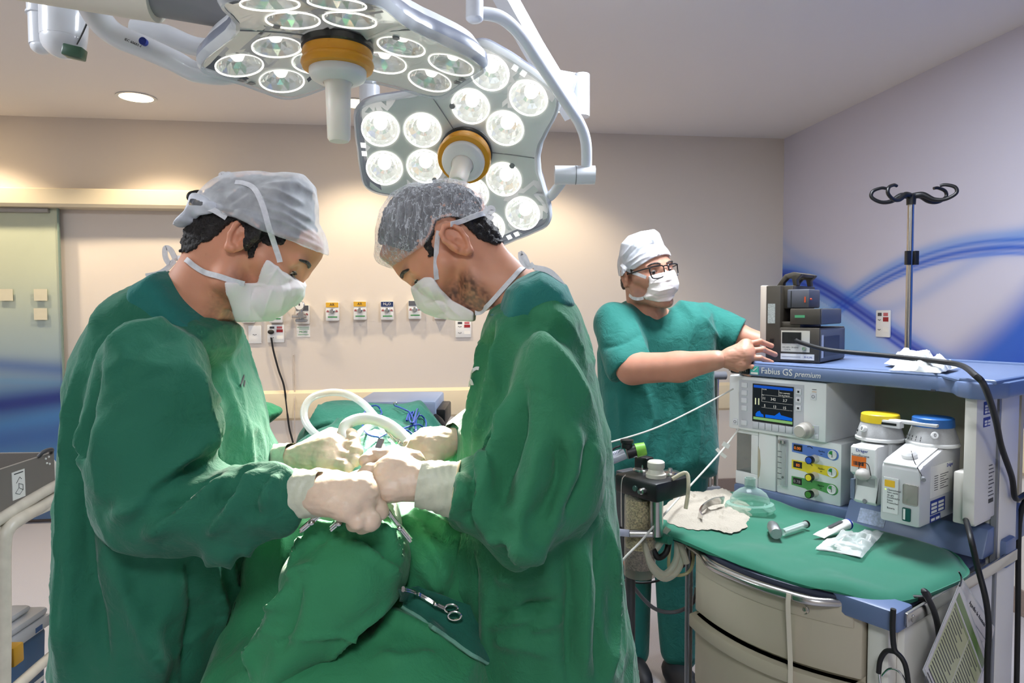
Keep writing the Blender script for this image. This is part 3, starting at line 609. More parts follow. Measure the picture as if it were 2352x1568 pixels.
q = P(1130, -60, 2.2); MB().cyl((q.x, q.y, q.z - .05), (q.x, q.y, ZC), .04, n=24).build('ceiling_post', M_lampw, t, 'w'); MB().tube([q, P(1225, 110, 2.3), P(1318, 262, 2.42)], .02, smooth=0, flat=(.062, .05)).build('spring_arm', M_lampw, t, 'w')
MB().cyl(P(1336, 172, 2.42), P(1336, 268, 2.42), .028, n=24).build('pivot_post', M_lampw, t, 'w')
MB().tube([P(1100, 140, 2.52), P(1180, 160, 2.5), P(1262, 182, 2.47), P(1330, 195, 2.43)], [.03, .034, .038, .038], 16).build('cross_arm', M_lampw, t, 'w')
t = thing('ceiling_pendant', 'short white round pendant cap hanging behind the larger surgical lamp', 'pendant', P(849, 220, 2.35))
q = P(849, 222, 2.35); MB().lathe([(0, -.036), (.03, -.036), (.035, -.03), (.035, .035), (.03, .038)], Matrix.Translation(q), 28).build('cap', M_lampw, t, 'w')
MB().cyl(q + Vector((0, 0, .03)), (q.x, q.y, ZC), .024, n=20).build('drop_tube', M_lampw, t, 'w')
# ================================================================== anaesthesia machine (its own frame: x to its right, y to its back)
MO = Vector((0.918, 1.214, 0)); MRZ = math.radians(-60.43); MM = Matrix.Translation(MO) @ Matrix.Rotation(MRZ, 4, 'Z')
def mw(x, y, z): return MM @ Vector((x, y, z))
MXv, MYv = (MM.to_3x3() @ Vector((1, 0, 0))), (MM.to_3x3() @ Vector((0, 1, 0)))
def my(px, py, y): return MM.inverted() @ onplane(px, py, mw(0, y, 0), MYv)       # a point on the machine's plane y
def mx(px, py, x): return MM.inverted() @ onplane(px, py, mw(x, 0, 0), MXv)
def mz(px, py, z): return MM.inverted() @ onplane(px, py, (0, 0, z), (0, 0, 1))
M_mb = mat('machine blue', (100, 118, 154), .4, bump=.05, scale=500, bdist=.0005); M_mc = mat('machine cream', (228, 224, 214), .45); M_mw = mat('machine white', (230, 231, 230), .4)
M_mbeige = mat('machine beige', (184, 174, 152), .5); M_mgrey = mat('panel grey', (196, 197, 203), .45); M_btn = mat('button', (222, 222, 226), .5); M_navy = mat('worktop', (44, 50, 70), .5)
m = thing('anesthesia_machine', 'tall blue and cream anaesthesia machine with drawers reading Fabius GS premium', 'anaesthesia machine', MO, MRZ)
def bow(x): return -.058 * max(0, 1 - ((x + .27) / .225) ** 2)
def bowpoly(off, x0, x1, back): return [(x1, back), (x0, back)] + [(x0 + (x1 - x0) * i / 14, bow(x0 + (x1 - x0) * i / 14) + off) for i in range(15)]
MB().prism(bowpoly(.02, -.478, -.062, .56), 'z', .10, .795).build('cabinet_body', M_mbeige, m)
for k, (z0, z1) in enumerate([(.640, .792), (.452, .628), (.262, .440), (.105, .250)]):
    dwr = MB().prism(bowpoly(0, -.48, -.062, .05), 'z', z0, z1, bev=.003).build('drawer', M_mbeige, m)
    if k: MB().prism(bowpoly(-.016, -.492, -.07, .03), 'z', z1 - .032, z1, bev=.004).build('pull_lip', M_mbeige, dwr)
    else:
        q = Vector((-.165, bow(-.165), .762)); MB().lathe([(.0, .005), (.004, .004), (.005, .001), (.010, .003), (.011, 0)], Matrix.Translation(q) @ Matrix.Rotation(PI / 2, 4, 'X')).build('lock', M_steel, dwr)
        MB().prism(bowpoly(-.003, -.47, -.075, .04), 'z', .745, .79, bev=.002).build('top_band', M_mbeige, dwr)
MB().box((-.058, .0, .1), (-.012, .56, .79), .01).build('corner_post', M_mc, m)
MB().box((-.012, .03, .1), (.004, .18, .785), .004).build('side_panel', M_mc, m); MB().box((-.012, .19, .1), (.002, .5, .785), .004).build('side_panel', M_mc, m)
MB().box((-.03, .52, .1), (.006, .64, 1.2), .006).build('rear_column', M_mc, m); MB().box((-.008, .508, .1), (.004, .52, 1.2)).build('column_groove', M_grey, m)
MB().box((-.5, .0, .05), (-.0, .62, .1), .02).build('base', M_mb, m)
for x, y in ((-.45, .05), (-.05, .05), (-.45, .57), (-.05, .57)): MB().cyl((x - .012, y, .04), (x + .012, y, .04), .04).build('castor', M_black, m)
# worktop, rails
MB().prism([(.0, .46), (-.655, .46), (-.655, .03), (-.60, .0)] + [(-.5 + .46 * i / 12, bow(-.5 + .46 * i / 12) * .95) for i in range(13)] + [(.0, .0)], 'z', .792, .806, bev=.003).build('worktop', M_navy, m)
MB().tube([(-.53, .02, .790), (-.46, -.012, .790)] + [(x, bow(x) - .018, .790) for x in (-.40, -.34, -.27, -.2, -.14)] + [(-.10, -.016, .790)], .010, 12).build('front_rail', M_steel, m)
MB().box((-.118, -.026, .768), (.014, .045, .812), .008).build('corner_bracket', M_mb, m)
MB().box((.014, .0, .778), (.022, .60, .806), .002).build('side_rail', M_steel, m)
MB().cyl((.0215, .02, .792), (.024, .02, .792), .007).build('rail_screw', M_steel, m)
MB().box((-.005, .53, .768), (.02, .60, .838), .008).build('rail_bracket', M_mb, m)
# blue plinth behind the worktop
MB().box((-.70, .462, .796), (-.33, .74, .845), .006).build('plinth', M_mb, m)
MB().prism([(.44, .806), (.475, .872), (.74, .888), (.74, .806)], 'x', -.335, -.0, bev=.004).build('sloped_plinth', M_mb, m)
lb = MB().prism([(.4485, .8225), (.467, .8575), (.4665, .8580), (.448, .823)], 'x', -.3, -.23).build('plinth_label', mat('faded label', (170, 180, 206), .6, vary=.25, scale=160), m, smooth=False)
# flow unit
MB().box((-.555, .472, .845), (-.358, .78, 1.022), .004).build('flow_unit', M_mw, m)
ch = MB()
for lo, hi in (((-.700, .472, .845), (-.62, .74, .886)), ((-.700, .472, 1.008), (-.62, .74, 1.022)), ((-.645, .472, .886), (-.62, .74, 1.008)), ((-.70, .70, .886), (-.645, .74, 1.008))): ch.box(lo, hi, .002)
ch.build('bellows_frame', M_mw, m)
MB().box((-.698, .475, .886), (-.646, .478, 1.008)).build('bellows_window', clear('window plastic', (150, 156, 152), .3), m, smooth=False)
MB().tube([(-.67, .58, .89), (-.67, .58, 1.0)], .022, 20, 0).build('bellows', M_dark, m)
MB().box((-.618, .470, .845), (-.558, .74, 1.022), .004).build('vent_door', M_mw, m)
MB().prism([(-.6185, .875), (-.6185, .975), (-.612, .965), (-.609, .925), (-.612, .885)], 'y', .4695, .4735).build('door_grip', M_mbeige, m)
MB().box((-.549, .470, .868), (-.519, .474, 1.011), .001).build('flowmeter_recess', M_mgrey, m)
ft = MB().cyl((-.533, .462, .872), (-.533, .462, 1.008), .011, n=20).build('flowmeter_tube', clear('flow tube', (235, 240, 235), .15), m)
b = MB()
for i in range(6): b.box((-.540, .4505, .893 + i * .0165), (-.527, .4512, .8945 + i * .0165))
b.build('scale_marks', M_ink, ft, smooth=False); MB().ball((-.530, .4625, .897), .0035).build('float', M_black, ft)
MB().cyl((-.533, .462, 1.0), (-.533, .462, 1.009), .0118).build('tube_cap', M_steel, ft)
for k, (z, nm, col, txt, tc) in enumerate([(.974, 'blue', (92, 128, 205), '0.00', (235, 130, 50)), (.924, 'yellow', (240, 215, 50), '  80', (235, 130, 50)), (.875, 'green', (84, 156, 84), '0.78', (120, 122, 124))]):
    r = .0135; poly = [(-.506, z + .030), (-.506, z + .004)] + [(-.462, z + .001), (-.456, z - .002)] + [(-.430, z + .006), (-.386, z - .002 + .002)] + [(-.381 + .0155 * math.cos(a), z + .0145 + .0155 * math.sin(a)) for a in np.linspace(-PI / 2, PI / 2, 9)]
    st = MB().prism(poly, 'y', .4705, .4725).build('flow_strip', mat(nm + ' strip', col, .45), m, smooth=False); st['label'] = nm + ' flow strip'
    MB().box((-.5005, .4695, z + .0085), (-.4735, .471, z + .027)).build('flow_display', M_black, st, smooth=False)
    MB().text(txt, .0125, Mf(-.499, .4693, z + .0125), ext=.0002).build('digits', emis('digits ' + nm, tc, .9), st, smooth=False)
    MB().tube([(-.458, .4702, z + .026), (-.450, .4702, z + .0275), (-.442, .4702, z + .024)], .0012, 6).build('arc_mark', M_ink, st)
    MB().text('Pipeline', .006, Mf(-.424, .470, z + .017), ext=.0002).text('psi', .005, Mf(-.418, .470, z + .010), ext=.0002).build('lettering', M_ink, st, smooth=False)
    g = MB().lathe([(.0135, .001), (.0125, .004), (.011, .003), (.011, .0022), (0, .0022)], Matrix.Translation((-.3825, .4705, z + .0148)) @ Matrix.Rotation(PI / 2, 4, 'X')).build('gauge', M_white, st)
    MB().prism([(-.3825, z + .0148), (-.3925, z + .0168), (-.3895, z + .0235), (-.3825, z + .0255)], 'y', .467, .4682).build('green_sector', M_green, g, smooth=False)
    MB().box((-.383, .4665, z + .008), (-.382, .4675, z + .017)).build('needle', M_ink, g, smooth=False)
    kb = MB().lathe([(.0125, 0), (.0115, .010), (.0105, .022), (.0105, .028), (.0095, .029), (0, .029)], Matrix.Translation((-.434, .4725, z - .0055)) @ Matrix.Rotation(PI / 2, 4, 'X'), 28).build('flow_knob', M_beige if k < 9 else M_black, st)
    MB().lathe([(.0108, .022), (.0112, .024), (.0112, .036), (0, .036)], Matrix.Translation((-.434, .4725, z - .0055)) @ Matrix.Rotation(PI / 2, 4, 'X'), 28).build('knob_grip', M_black, kb)
    MB().lathe([(.009, .036), (.0085, .0375), (0, .0375)], Matrix.Translation((-.434, .4725, z - .0055)) @ Matrix.Rotation(PI / 2, 4, 'X'), 28).build('knob_cap', mat(nm + ' cap', ((40, 90, 190), (240, 215, 40), (70, 130, 50))[k], .4), kb)
# ventilator control unit
vu = MB().box((-.716, .455, 1.0215), (-.395, .80, 1.192), .006).build('control_unit', M_mw, m)
MB().box((-.678, .4535, 1.030), (-.462, .456, 1.180), .001).build('control_panel', M_mgrey, vu, smooth=False)
MB().box((-.46, .4537, 1.028), (-.415, .456, 1.068), .001).build('knob_panel', M_mgrey, vu, smooth=False)
M_scr = emis('screen dark', (34, 40, 44), .8)
sc_ = MB().box((-.628, .4515, 1.056), (-.493, .454, 1.172)).build('screen_frame', M_black, vu, smooth=False)
MB().box((-.624, .4512, 1.062), (-.4945, .4515, 1.168)).build('screen', M_scr, sc_, smooth=False)
MB().box((-.624, .4509, 1.160), (-.4945, .4512, 1.168)).build('title_bar', emis('screen blue', (30, 84, 190), .9), sc_, smooth=False)
sg = MB().box((-.624, .4509, 1.062), (-.4945, .4512, 1.070)).build('menu_bar', emis('screen green', (140, 190, 120), .8), sc_, smooth=False)
M_st = emis('screen text', (215, 216, 210), .85)
for z, tr in ((1.129, (('11', -.594), ('342', -.566), ('3.7', -.526))), (1.107, (('5', -.588), ('13', -.558), ('15', -.526)))):
    for s, x in tr: MB().text(s, .0115, Mf(x, .4507, z - .003), ext=.0002).build('reading', M_st, sc_, smooth=False)
MB().text('Sem respiração', .0055, Mf(-.537, .4507, 1.150), ext=.0002).text('de vol. integrada', .0050, Mf(-.537, .4507, 1.143), ext=.0002).text('VOLUME', .004, Mf(-.595, .4507, 1.156), ext=.0002).text('Paw', .004, Mf(-.595, .4507, 1.1385), ext=.0002).text('MV', .004, Mf(-.526, .4507, 1.1385), ext=.0002).build('small_text', M_st, sc_, smooth=False)
b = MB()
for lo, hi in (((-.596, 1.140), (-.495, 1.1405)), ((-.596, 1.1195), (-.495, 1.120)), ((-.596, 1.1015), (-.495, 1.102)), ((-.596, 1.120), (-.5955, 1.160)), ((-.5395, 1.140), (-.539, 1.160))): b.box((lo[0], .4507, lo[1]), (hi[0], .4511, hi[1]))
b.build('grid_lines', M_st, sc_, smooth=False)
b = MB()
for x in (-.617, -.606): b.box((x - .002, .4507, 1.108), (x + .002, .4511, 1.128))
b.build('level_bars', emis('screen pale', (214, 220, 180), .85), sc_, smooth=False)
MB().prism([(-.616, 1.072), (-.616, 1.080), (-.610, 1.087), (-.602, 1.090), (-.597, 1.082), (-.59, 1.08), (-.588, 1.072)], 'y', .4507, .4511).build('waveform', emis('screen wave', (20, 100, 215), .9), sc_, smooth=False)
MB().prism([(-.583, 1.072), (-.583, 1.081), (-.552, 1.081), (-.541, 1.089), (-.536, 1.093), (-.531, 1.085), (-.495, 1.080), (-.495, 1.072)], 'y', .4507, .4511).build('waveform', emis('screen wave2', (20, 100, 215), .9), sc_, smooth=False)
for k in range(6): MB().box((-.627 + k * .0223, .4505, 1.034), (-.6062 + k * .0223, .454, 1.054), .0012).build('soft_key', M_mgrey, vu)
for z in (1.164, 1.140, 1.116, 1.092, 1.046): MB().box((-.668, .4505, z - .008), (-.6475, .454, z + .008), .0015).build('button', M_btn, vu)
for z in (1.160, 1.136, 1.112): k_ = MB().box((-.4855, .4505, z - .0085), (-.4685, .454, z + .0085), .0015).build('button', M_btn, vu); MB().box((-.480, .4502, z - .003), (-.474, .4506, z + .003)).build('icon', M_ink, k_, smooth=False)
for x, z in ((-.690, 1.045), (-.4325, 1.150)): k_ = MB().box((x - .0085, .4520, z - .0095), (x + .0085, .456, z + .0095), .0015).build('button', M_btn, vu); MB().tube([(x + .004 * math.cos(a), .4518, z + .004 * math.sin(a)) for a in np.linspace(0, 2 * PI, 10)[:-1]], .0006, 5, 2, True).build('icon', M_ink, k_)
MB().box((-.437, .4538, 1.1695), (-.424, .4545, 1.171)).build('status_mark', M_dark, vu, smooth=False); MB().box((-.437, .4538, 1.163), (-.424, .4545, 1.165)).build('status_mark', mat('salmon', (230, 190, 160)), vu, smooth=False)
MB().lathe([(.024, 0), (.023, .014), (.019, .018), (.0185, .036), (.016, .039), (0, .039)], Matrix.Translation((-.452, .4545, 1.051)) @ Matrix.Rotation(PI / 2, 4, 'X'), 36).build('rotary_knob', mat('knob warm grey', (186, 180, 170), .45), vu)
MB().box((-.4275, .4525, 1.030), (-.4165, .4545, 1.042), .001).build('button', M_btn, vu); MB().lathe([(0, .002), (.0015, 0)], Matrix.Translation((-.432, .4535, 1.0625)) @ Matrix.Rotation(PI / 2, 4, 'X')).build('indicator', emis('led green', (190, 255, 70), 1.2), vu)
# back and right panels of the open bay, top shelf
MB().box((-.4, .74, .88), (-.02, .76, 1.2)).build('back_panel', M_mbeige, m, smooth=False)
MB().box((-.07, .745, 1.02), (-.03, .70, 1.16)).build('bay_insert', M_mw, m, smooth=False)
MB().box((-.026, .382, .90), (-.0, .508, 1.202), .004).build('right_panel', M_mc, m); MB().box((-.052, .40, .892), (-.004, .50, 1.015), .004).build('right_step', M_mc, m)
for z, h in ((1.168, .030), (1.135, .022)):
    s_ = MB().box((.0, .42, z - h / 2), (.0012, .47 - .01 * (h < .03), z + h / 2)).build('blue_sticker', M_blueink, m, smooth=False)
    b = MB()
    for r in range(2 if h < .03 else 3):
        for c in range(2): b.box((.001, .425 + c * .02, z - h / 2 + .003 + r * .007), (.0016, .440 + c * .02, z - h / 2 + .008 + r * .007))
    b.build('sticker_fields', M_paper, s_, smooth=False)
b = MB()
for i in range(9): b.box((.0002, .462, .955 + i * .009), (.0008, .495 - (i % 3) * .006, .957 + i * .009))
for i in range(9): b.box((.0002, .464 + i * .0034, .938), (.0008, .466 + i * .0034 - .0008 * (i % 2), .948))
b.build('panel_print', M_dark, m, smooth=False)
sh = MB().prism([(-.72, .52), (-.69, .47), (-.63, .44), (-.105, .44), (-.07, .425), (-.035, .36), (-.0, .335), (.03, .345), (.05, .42), (.05, 1.0), (.02, 1.03), (-.68, 1.03), (-.72, 1.0)], 'z', 1.196, 1.233, bev=.006).build('top_shelf', M_mb, m)
b = MB(); rim = [(-.71, .53), (-.62, .449), (-.1, .449), (-.03, .37), (.035, .37), (.04, .99), (-.69, 1.02)]
b.tube([(x, y, 1.234) for x, y in rim], .006, 8, 0, True).build('shelf_rim', M_mb, sh)
MB().text('Fabius', .0255, Mf(-.592, .4392, 1.2065), ext=.0003).build('lettering', M_paper, sh, smooth=False)
MB().text('GS', .0275, Mf(-.522, .4392, 1.2058), ext=.0003).build('lettering', M_paper, sh, smooth=False)
MB().text('premium', .0215, Mf(-.483, .4392, 1.2055), shear=.25, ext=.0003).build('lettering', M_paper, sh, smooth=False)
st = MB().box((-.628, .4385, 1.201), (-.600, .4405, 1.226)).build('sticker', mat('teal sticker', (70, 180, 165), .5), sh, smooth=False); MB().box((-.626, .438, 1.202), (-.602, .4387, 1.208)).prism([(-.622, 1.216), (-.616, 1.212), (-.604, 1.222), (-.604, 1.224), (-.616, 1.215)], 'y', .438, .4387).build('sticker_print', M_paper, st, smooth=False)
MB().box((-.70, .436, 1.199), (-.632, .45, 1.232), .006).build('name_plate', M_black, sh); MB().text('Dräger', .024, Mf(-.705, .4355, 1.207), ext=.0003).build('lettering', mat('grey print', (150, 140, 130)), sh, smooth=False)
MB().box((-.12, .437, 1.196), (-.11, .44, 1.2)).build('shelf_seam', M_dark, sh, smooth=False)
# ------------------------------------------------------------------ vaporizers hanging in the bay
def vap(name, label, x0, x1, y0, y1, zb, zt, cx, cy, capm, scale):
    o = mw((x0 + x1) / 2, (y0 + y1) / 2, zb); t = thing(name, label, 'vaporizer', o, MRZ); T = Matrix.Translation(Vector((-(x0 + x1) / 2, -(y0 + y1) / 2, -zb)))
    return t, T
M_vb = mat('vaporizer body', (205, 205, 205), .4); M_dial = mat('dial grey', (168, 168, 168), .35, vary=.06, scale=300)
def dial(t, T, cx, cy, z, r, capm, zero, marks):
    D = T @ Matrix.Translation((cx, cy, z))
    MB().lathe([(r * 1.03, -.006), (r * 1.04, .0), (r * 1.0, .003)], D, 40).build('dial_base', M_white, t)
    dl = MB().lathe([(r, .002), (r * .985, .008), (r * .80, .040), (r * .78, .041)], D, 48).build('dial', M_dial, t)
    MB().lathe([(r * .82, .040), (r * .83, .044), (r * .80, .060), (r * .76, .062), (0, .063)], D, 48).build('dial_cap', capm, dl)
    q = Matrix.Rotation(zero, 4, 'Z'); nrm = math.atan2(.20, 1.0)
    Z = D @ q @ Matrix.Translation((0, -r * .92, .024)) @ Matrix.Rotation(PI / 2 - .28, 4, 'X')
    zb_ = MB().lathe([(.0085, -.002), (.0085, .006), (.007, .008), (0, .008)], Z, 24).build('zero_button', M_white, dl)
    MB().text('0', .012, Z @ Matrix.Translation((0, -.0042, .0082)), 'CENTER', ext=.0003).build('lettering', M_ink, zb_, smooth=False)
    b = MB()
    for i, s in enumerate(marks):
        a = zero - .55 - .22 * i; Z = D @ Matrix.Rotation(a, 4, 'Z') @ Matrix.Translation((0, -r * .965, .013)) @ Matrix.Rotation(PI / 2 - .28, 4, 'X')
        b.text(s, .007, Z, 'CENTER', ext=.0003); b.box((-.0004, -.007, -.0003), (.0004, -.003, .0005), M=Z)
    b.build('dial_marks', M_ink, dl, smooth=False)
    return dl
t, T = vap('vaporizer', 'grey vaporizer with yellow dial cap and orange barcode sticker', -.262, -.2, .33, .5, .905, 1.06, -.238, .43, None, None)
MB().prism([(-.262, .905), (-.2, .905), (-.2, 1.055), (-.262, 1.055)], 'y', .345, .50, T, .006).box((-.275, .40, .92), (-.19, .52, 1.06), .01, T).build('body', M_vb, t)
MB().prism([(.345, 1.055), (.33, 1.05), (.33, .985), (.345, .975)], 'x', -.262, -.2, T, .002).prism([(.345, .975), (.352, .975), (.335, .915), (.345, .905)], 'x', -.253, -.2, T, .002).build('front_cover', M_white, t)
dial(t, T, -.236, .43, 1.066, .056, mat('yellow cap', (236, 204, 40), .4), -.35, ['SEV'])
s_ = MB().box((-.258, .3285, 1.0), (-.222, .3300, 1.027), M=T).build('barcode_sticker', mat('orange sticker', (236, 118, 40), .5), t, smooth=False)
b = MB()
for i in range(10): b.box((-.253 + i * .0027, .3282, 1.004), (-.2518 + i * .0027 + .0006 * (i % 3), .3286, 1.014), M=T)
b.build('barcode', M_ink, s_, smooth=False)
MB().text('Dräger', .0105, T @ Mf(-.248, .3292, 1.039), ext=.0003).build('lettering', M_blueink, t, smooth=False); MB().text('Sevoflurane', .0095, T @ Mf(-.259, .3292, 1.027), ext=.0003).build('lettering', M_grey, t, smooth=False)
fk = MB().ball((-.226, .325, .985), (.018, .022, .015), T).build('filler_cap', mat('filler grey', (176, 172, 166), .5), t); MB().tube([T @ Vector(p) for p in ((-.235, .318, .998), (-.228, .318, 1.015), (-.212, .32, 1.012), (-.208, .325, .985))], .0009, 6).build('cap_leash', M_black, t)
MB().box((-.262, .333, .915), (-.254, .345, .965), M=T).build('level_window', clear('level glass', (150, 165, 190), .4), t, smooth=False); MB().lathe([(.006, 0), (.004, .003)], T @ Matrix.Translation((-.225, .333, .915)) @ Matrix.Rotation(PI / 2, 4, 'X')).build('drain_screw', M_grey, t)
t, T = vap('vaporizer', 'larger grey vaporizer with blue dial cap and side stickers', -.165, -.075, .28, .5, .893, 1.06, -.118, .45, None, None)
MB().prism([(.28, .893), (.50, .893), (.51, 1.062), (.40, 1.062), (.30, 1.038), (.283, 1.03)], 'x', -.165, -.075, T, .008).build('body', M_vb, t)
MB().prism([(.284, 1.034), (.30, 1.0415), (.40, 1.0655), (.40, 1.063), (.30, 1.036), (.284, 1.03)], 'x', -.160, -.085, T, .001).build('top_cover', M_white, t)
dial(t, T, -.118, .45, 1.069, .057, mat('blue cap', (40, 100, 170), .4), .45, ['2', '3', '4', '5', '6', '7', '8', '9', '10'])
MB().lathe([(.017, 0), (.017, .012), (.012, .018), (0, .019)], T @ Matrix.Translation((-.118, .325, 1.045)) @ Matrix.Rotation(.3, 4, 'X'), 28).build('filler_cap', M_white, t)
MB().tube([T @ Vector(p) for p in ((-.112, .318, 1.064), (-.098, .30, 1.045), (-.082, .285, 1.03), (-.07, .275, 1.018))], .0009, 6).build('cap_leash', M_black, t)
MB().cyl(T @ Vector((-.080, .30, 1.012)), T @ Vector((-.066, .275, 1.010)), .0045).build('leash_plug', M_grey, t)
pn = MB().box((-.158, .2788, .915), (-.122, .2802, 1.0), .002, T).build('status_panel', M_white, t, smooth=False); MB().box((-.153, .278, .978), (-.130, .2790, .994), .001, T).build('alarm_key', mat('amber key', (240, 190, 50), .5), pn, smooth=False)
MB().lathe([(0, .002), (.002, 0)], T @ Matrix.Translation((-.151, .2790, .971)) @ Matrix.Rotation(PI / 2, 4, 'X')).build('indicator', emis('led lime', (210, 255, 120), 1.4), pn)
for i, s in enumerate(['Operacional', 'Sem saída', 'de gás', 'Dosificação', 'baixa', 'Preencher', '', 'Bateria']):
    if s: MB().text(s, .0062, T @ Mf(-.147, .2786, .969 - i * .0062), ext=.0002).build('lettering', M_dark, pn, smooth=False)
MB().box((-.112, .2785, .945), (-.079, .2805, .992), .003, T).build('level_window', clear('level glass 2', (190, 186, 176), .5), t)
gs = MB().box((-.112, .2786, .905), (-.094, .2802, .936), .002, T).build('asset_sticker', mat('dark green sticker', (10, 84, 76), .5), t, smooth=False); MB().box((-.1105, .2782, .908), (-.1055, .2788, .933), M=T).build('asset_number', M_paper, gs, smooth=False)
lb = MB().box((-.0752, .335, .955), (-.0738, .455, 1.03), M=T).build('rating_label', M_paper, t, smooth=False)
b = MB()
for i in range(7): b.box((-.0740, .352, 1.004 - i * .0055), (-.0734, .372, 1.0055 - i * .0055), M=T).box((-.0740, .384, 1.004 - i * .0055), (-.0734, .43 - (i % 3) * .012, 1.0055 - i * .0055), M=T)
b.build('label_text', M_dark, lb, smooth=False); MB().text('Dräger', .0125, T @ Ms(-.0737, .42, 1.018), ext=.0003).build('lettering', M_blueink, lb, smooth=False)
for y0, y1, z0, z1 in ((.335, .415, .915, .948), (.335, .39, .897, .912)):
    s_ = MB().box((-.0752, y0, z0), (-.0738, y1, z1), M=T).build('blue_sticker', M_blueink, t, smooth=False); b = MB()
    for c in range(2):
        for r in range(3 if z1 - z0 > .02 else 1): b.box((-.0740, y0 + .004 + c * (y1 - y0) * .48, z0 + .003 + r * .009), (-.0733, y0 + (y1 - y0) * (.42 + .48 * c), z0 + .009 + r * .009), M=T)
    b.build('sticker_fields', M_paper, s_, smooth=False)
tl = thing('locking_bar', 'grey interlock bar between the two vaporizers', 'bar', mw(-.19, .42, 1.10), MRZ)
MB().box((-.03, -.03, .0), (.02, -.005, .018), .002).box((-.02, -.02, .012), (.10, .0, .02), .002).build('bar', M_vb, tl)
MB().box((-.026, -.0308, .006), (.012, -.0295, .012)).build('slot', M_black, tl, smooth=False)
# ------------------------------------------------------------------ patient monitor on the shelf
mo = mw(-.492, .589, 1.235); mrz = math.atan2((Vector(R0) * .76 - Vector(FH) * .65).y, (Vector(R0) * .76 - Vector(FH) * .65).x)
M_mon = mat('monitor brown', (66, 60, 50), .5); M_mong = mat('monitor grey', (84, 86, 94), .5); M_bez = mat('monitor bezel', (206, 192, 176), .5)
t = thing('patient_monitor', 'dark brown patient monitor with carry handle seen from its side on the machine top', 'monitor', mo, mrz)
MB().box((-.182, 0, .0), (-.162, .29, .240), .003).build('bezel', M_bez, t); MB().box((-.163, .0, .0), (-.118, .285, .239), .003).build('rear_case', M_mon, t)
MB().box((-.12, .0, .0), (.0, .27, .107), .003).build('base_module', M_mon, t); MB().box((-.001, .006, .004), (.0025, .265, .102), .001).build('end_plate', M_mong, t); MB().box((.002, .04, .018), (.0035, .20, .08)).build('vent_recess', M_dark, t, smooth=False)
MB().box((.002, .012, .015), (.0035, .03, .085)).build('side_label', M_mgrey, t, smooth=False)
MB().box((-.09, .004, .117), (.0, .225, .166), .003).build('upper_module', M_mon, t); MB().box((-.001, .01, .119), (.0025, .22, .164), .001).build('end_plate', M_mong, t); MB().box((-.118, .01, .105), (-.06, .22, .125), .002).build('module_support', M_mon, t)
MB().box((-.105, .02, .168), (-.038, .13, .226), .004).build('battery_module', M_mong, t); MB().box((-.052, .0185, .185), (-.048, .02, .203)).build('orange_latch', mat('orange latch', (216, 84, 40), .5), t, smooth=False); MB().cyl((-.04, .03, .195), (-.033, .03, .195), .003).build('latch_button', mat('orange button', (216, 84, 40), .5), t)
MB().box((-.093, .019, .17), (-.091, .02, .222)).build('groove', M_black, t, smooth=False); MB().box((-.12, .03, .166), (-.09, .25, .239), .003).build('rear_hump', M_mon, t)
hd = [(-.155, .235), (-.128, .275), (-.10, .283), (-.075, .276), (-.078, .270), (-.09, .258), (-.088, .240), (-.10, .240), (-.105, .262), (-.118, .263), (-.130, .250), (-.132, .235)]
hb = MB().prism(hd, 'y', .06, .085, bev=.002).build('handle', M_mon, t); MB().prism(hd, 'y', .20, .225, bev=.002).prism([(-.128, .275), (-.10, .283), (-.078, .276), (-.082, .268), (-.11, .268)], 'y', .08, .205, bev=.002).build('handle_bar', M_mon, t)
MB().box((-.157, -.0012, .120), (-.134, .0003, .182)).build('rating_label', mat('label grey', (176, 182, 176), .5, vary=.3, scale=400), t, smooth=False)
lp = MB().box((-.114, -.0012, .032), (-.028, .0003, .098)).build('power_panel', mat('panel warm', (208, 204, 188), .5), t, smooth=False)
MB().box((-.111, -.0025, .058), (-.053, -.001, .093)).build('power_inlet', M_black, lp, smooth=False); MB().lathe([(.007, 0), (.005, .006), (0, .006)], Matrix.Translation((-.044, -.001, .043)) @ Matrix.Rotation(PI / 2, 4, 'X')).build('earth_stud', M_steel, lp)
MB().text('100-240V~ 50-60Hz', .006, Mf(-.111, -.0013, .044), ext=.0002).text('1.3-0.7A', .006, Mf(-.105, -.0013, .037), ext=.0002).build('lettering', M_ink, lp, smooth=False)
nb = MB().box((-.115, -.0012, .008), (-.014, .0003, .026)).build('name_strip', M_paper, t, smooth=False); MB().text('PHILIPS', .0075, Mf(-.044, -.0013, .014), ext=.0002).build('lettering', M_blueink, nb, smooth=False); MB().box((-.111, -.0016, .016), (-.055, -.001, .0175)).build('strip_line', M_grey, nb, smooth=False)
MB().box((-.075, .003, .138), (-.045, .0042, .146)).build('green_label', mat('green label', (80, 160, 110), .5), t, smooth=False)
for z in (.05, .066): MB().box((-.150, -.0012, z - .006), (-.137, .0003, z + .005)).build('port', M_black, t, smooth=False)
MMn = MW[t.name]
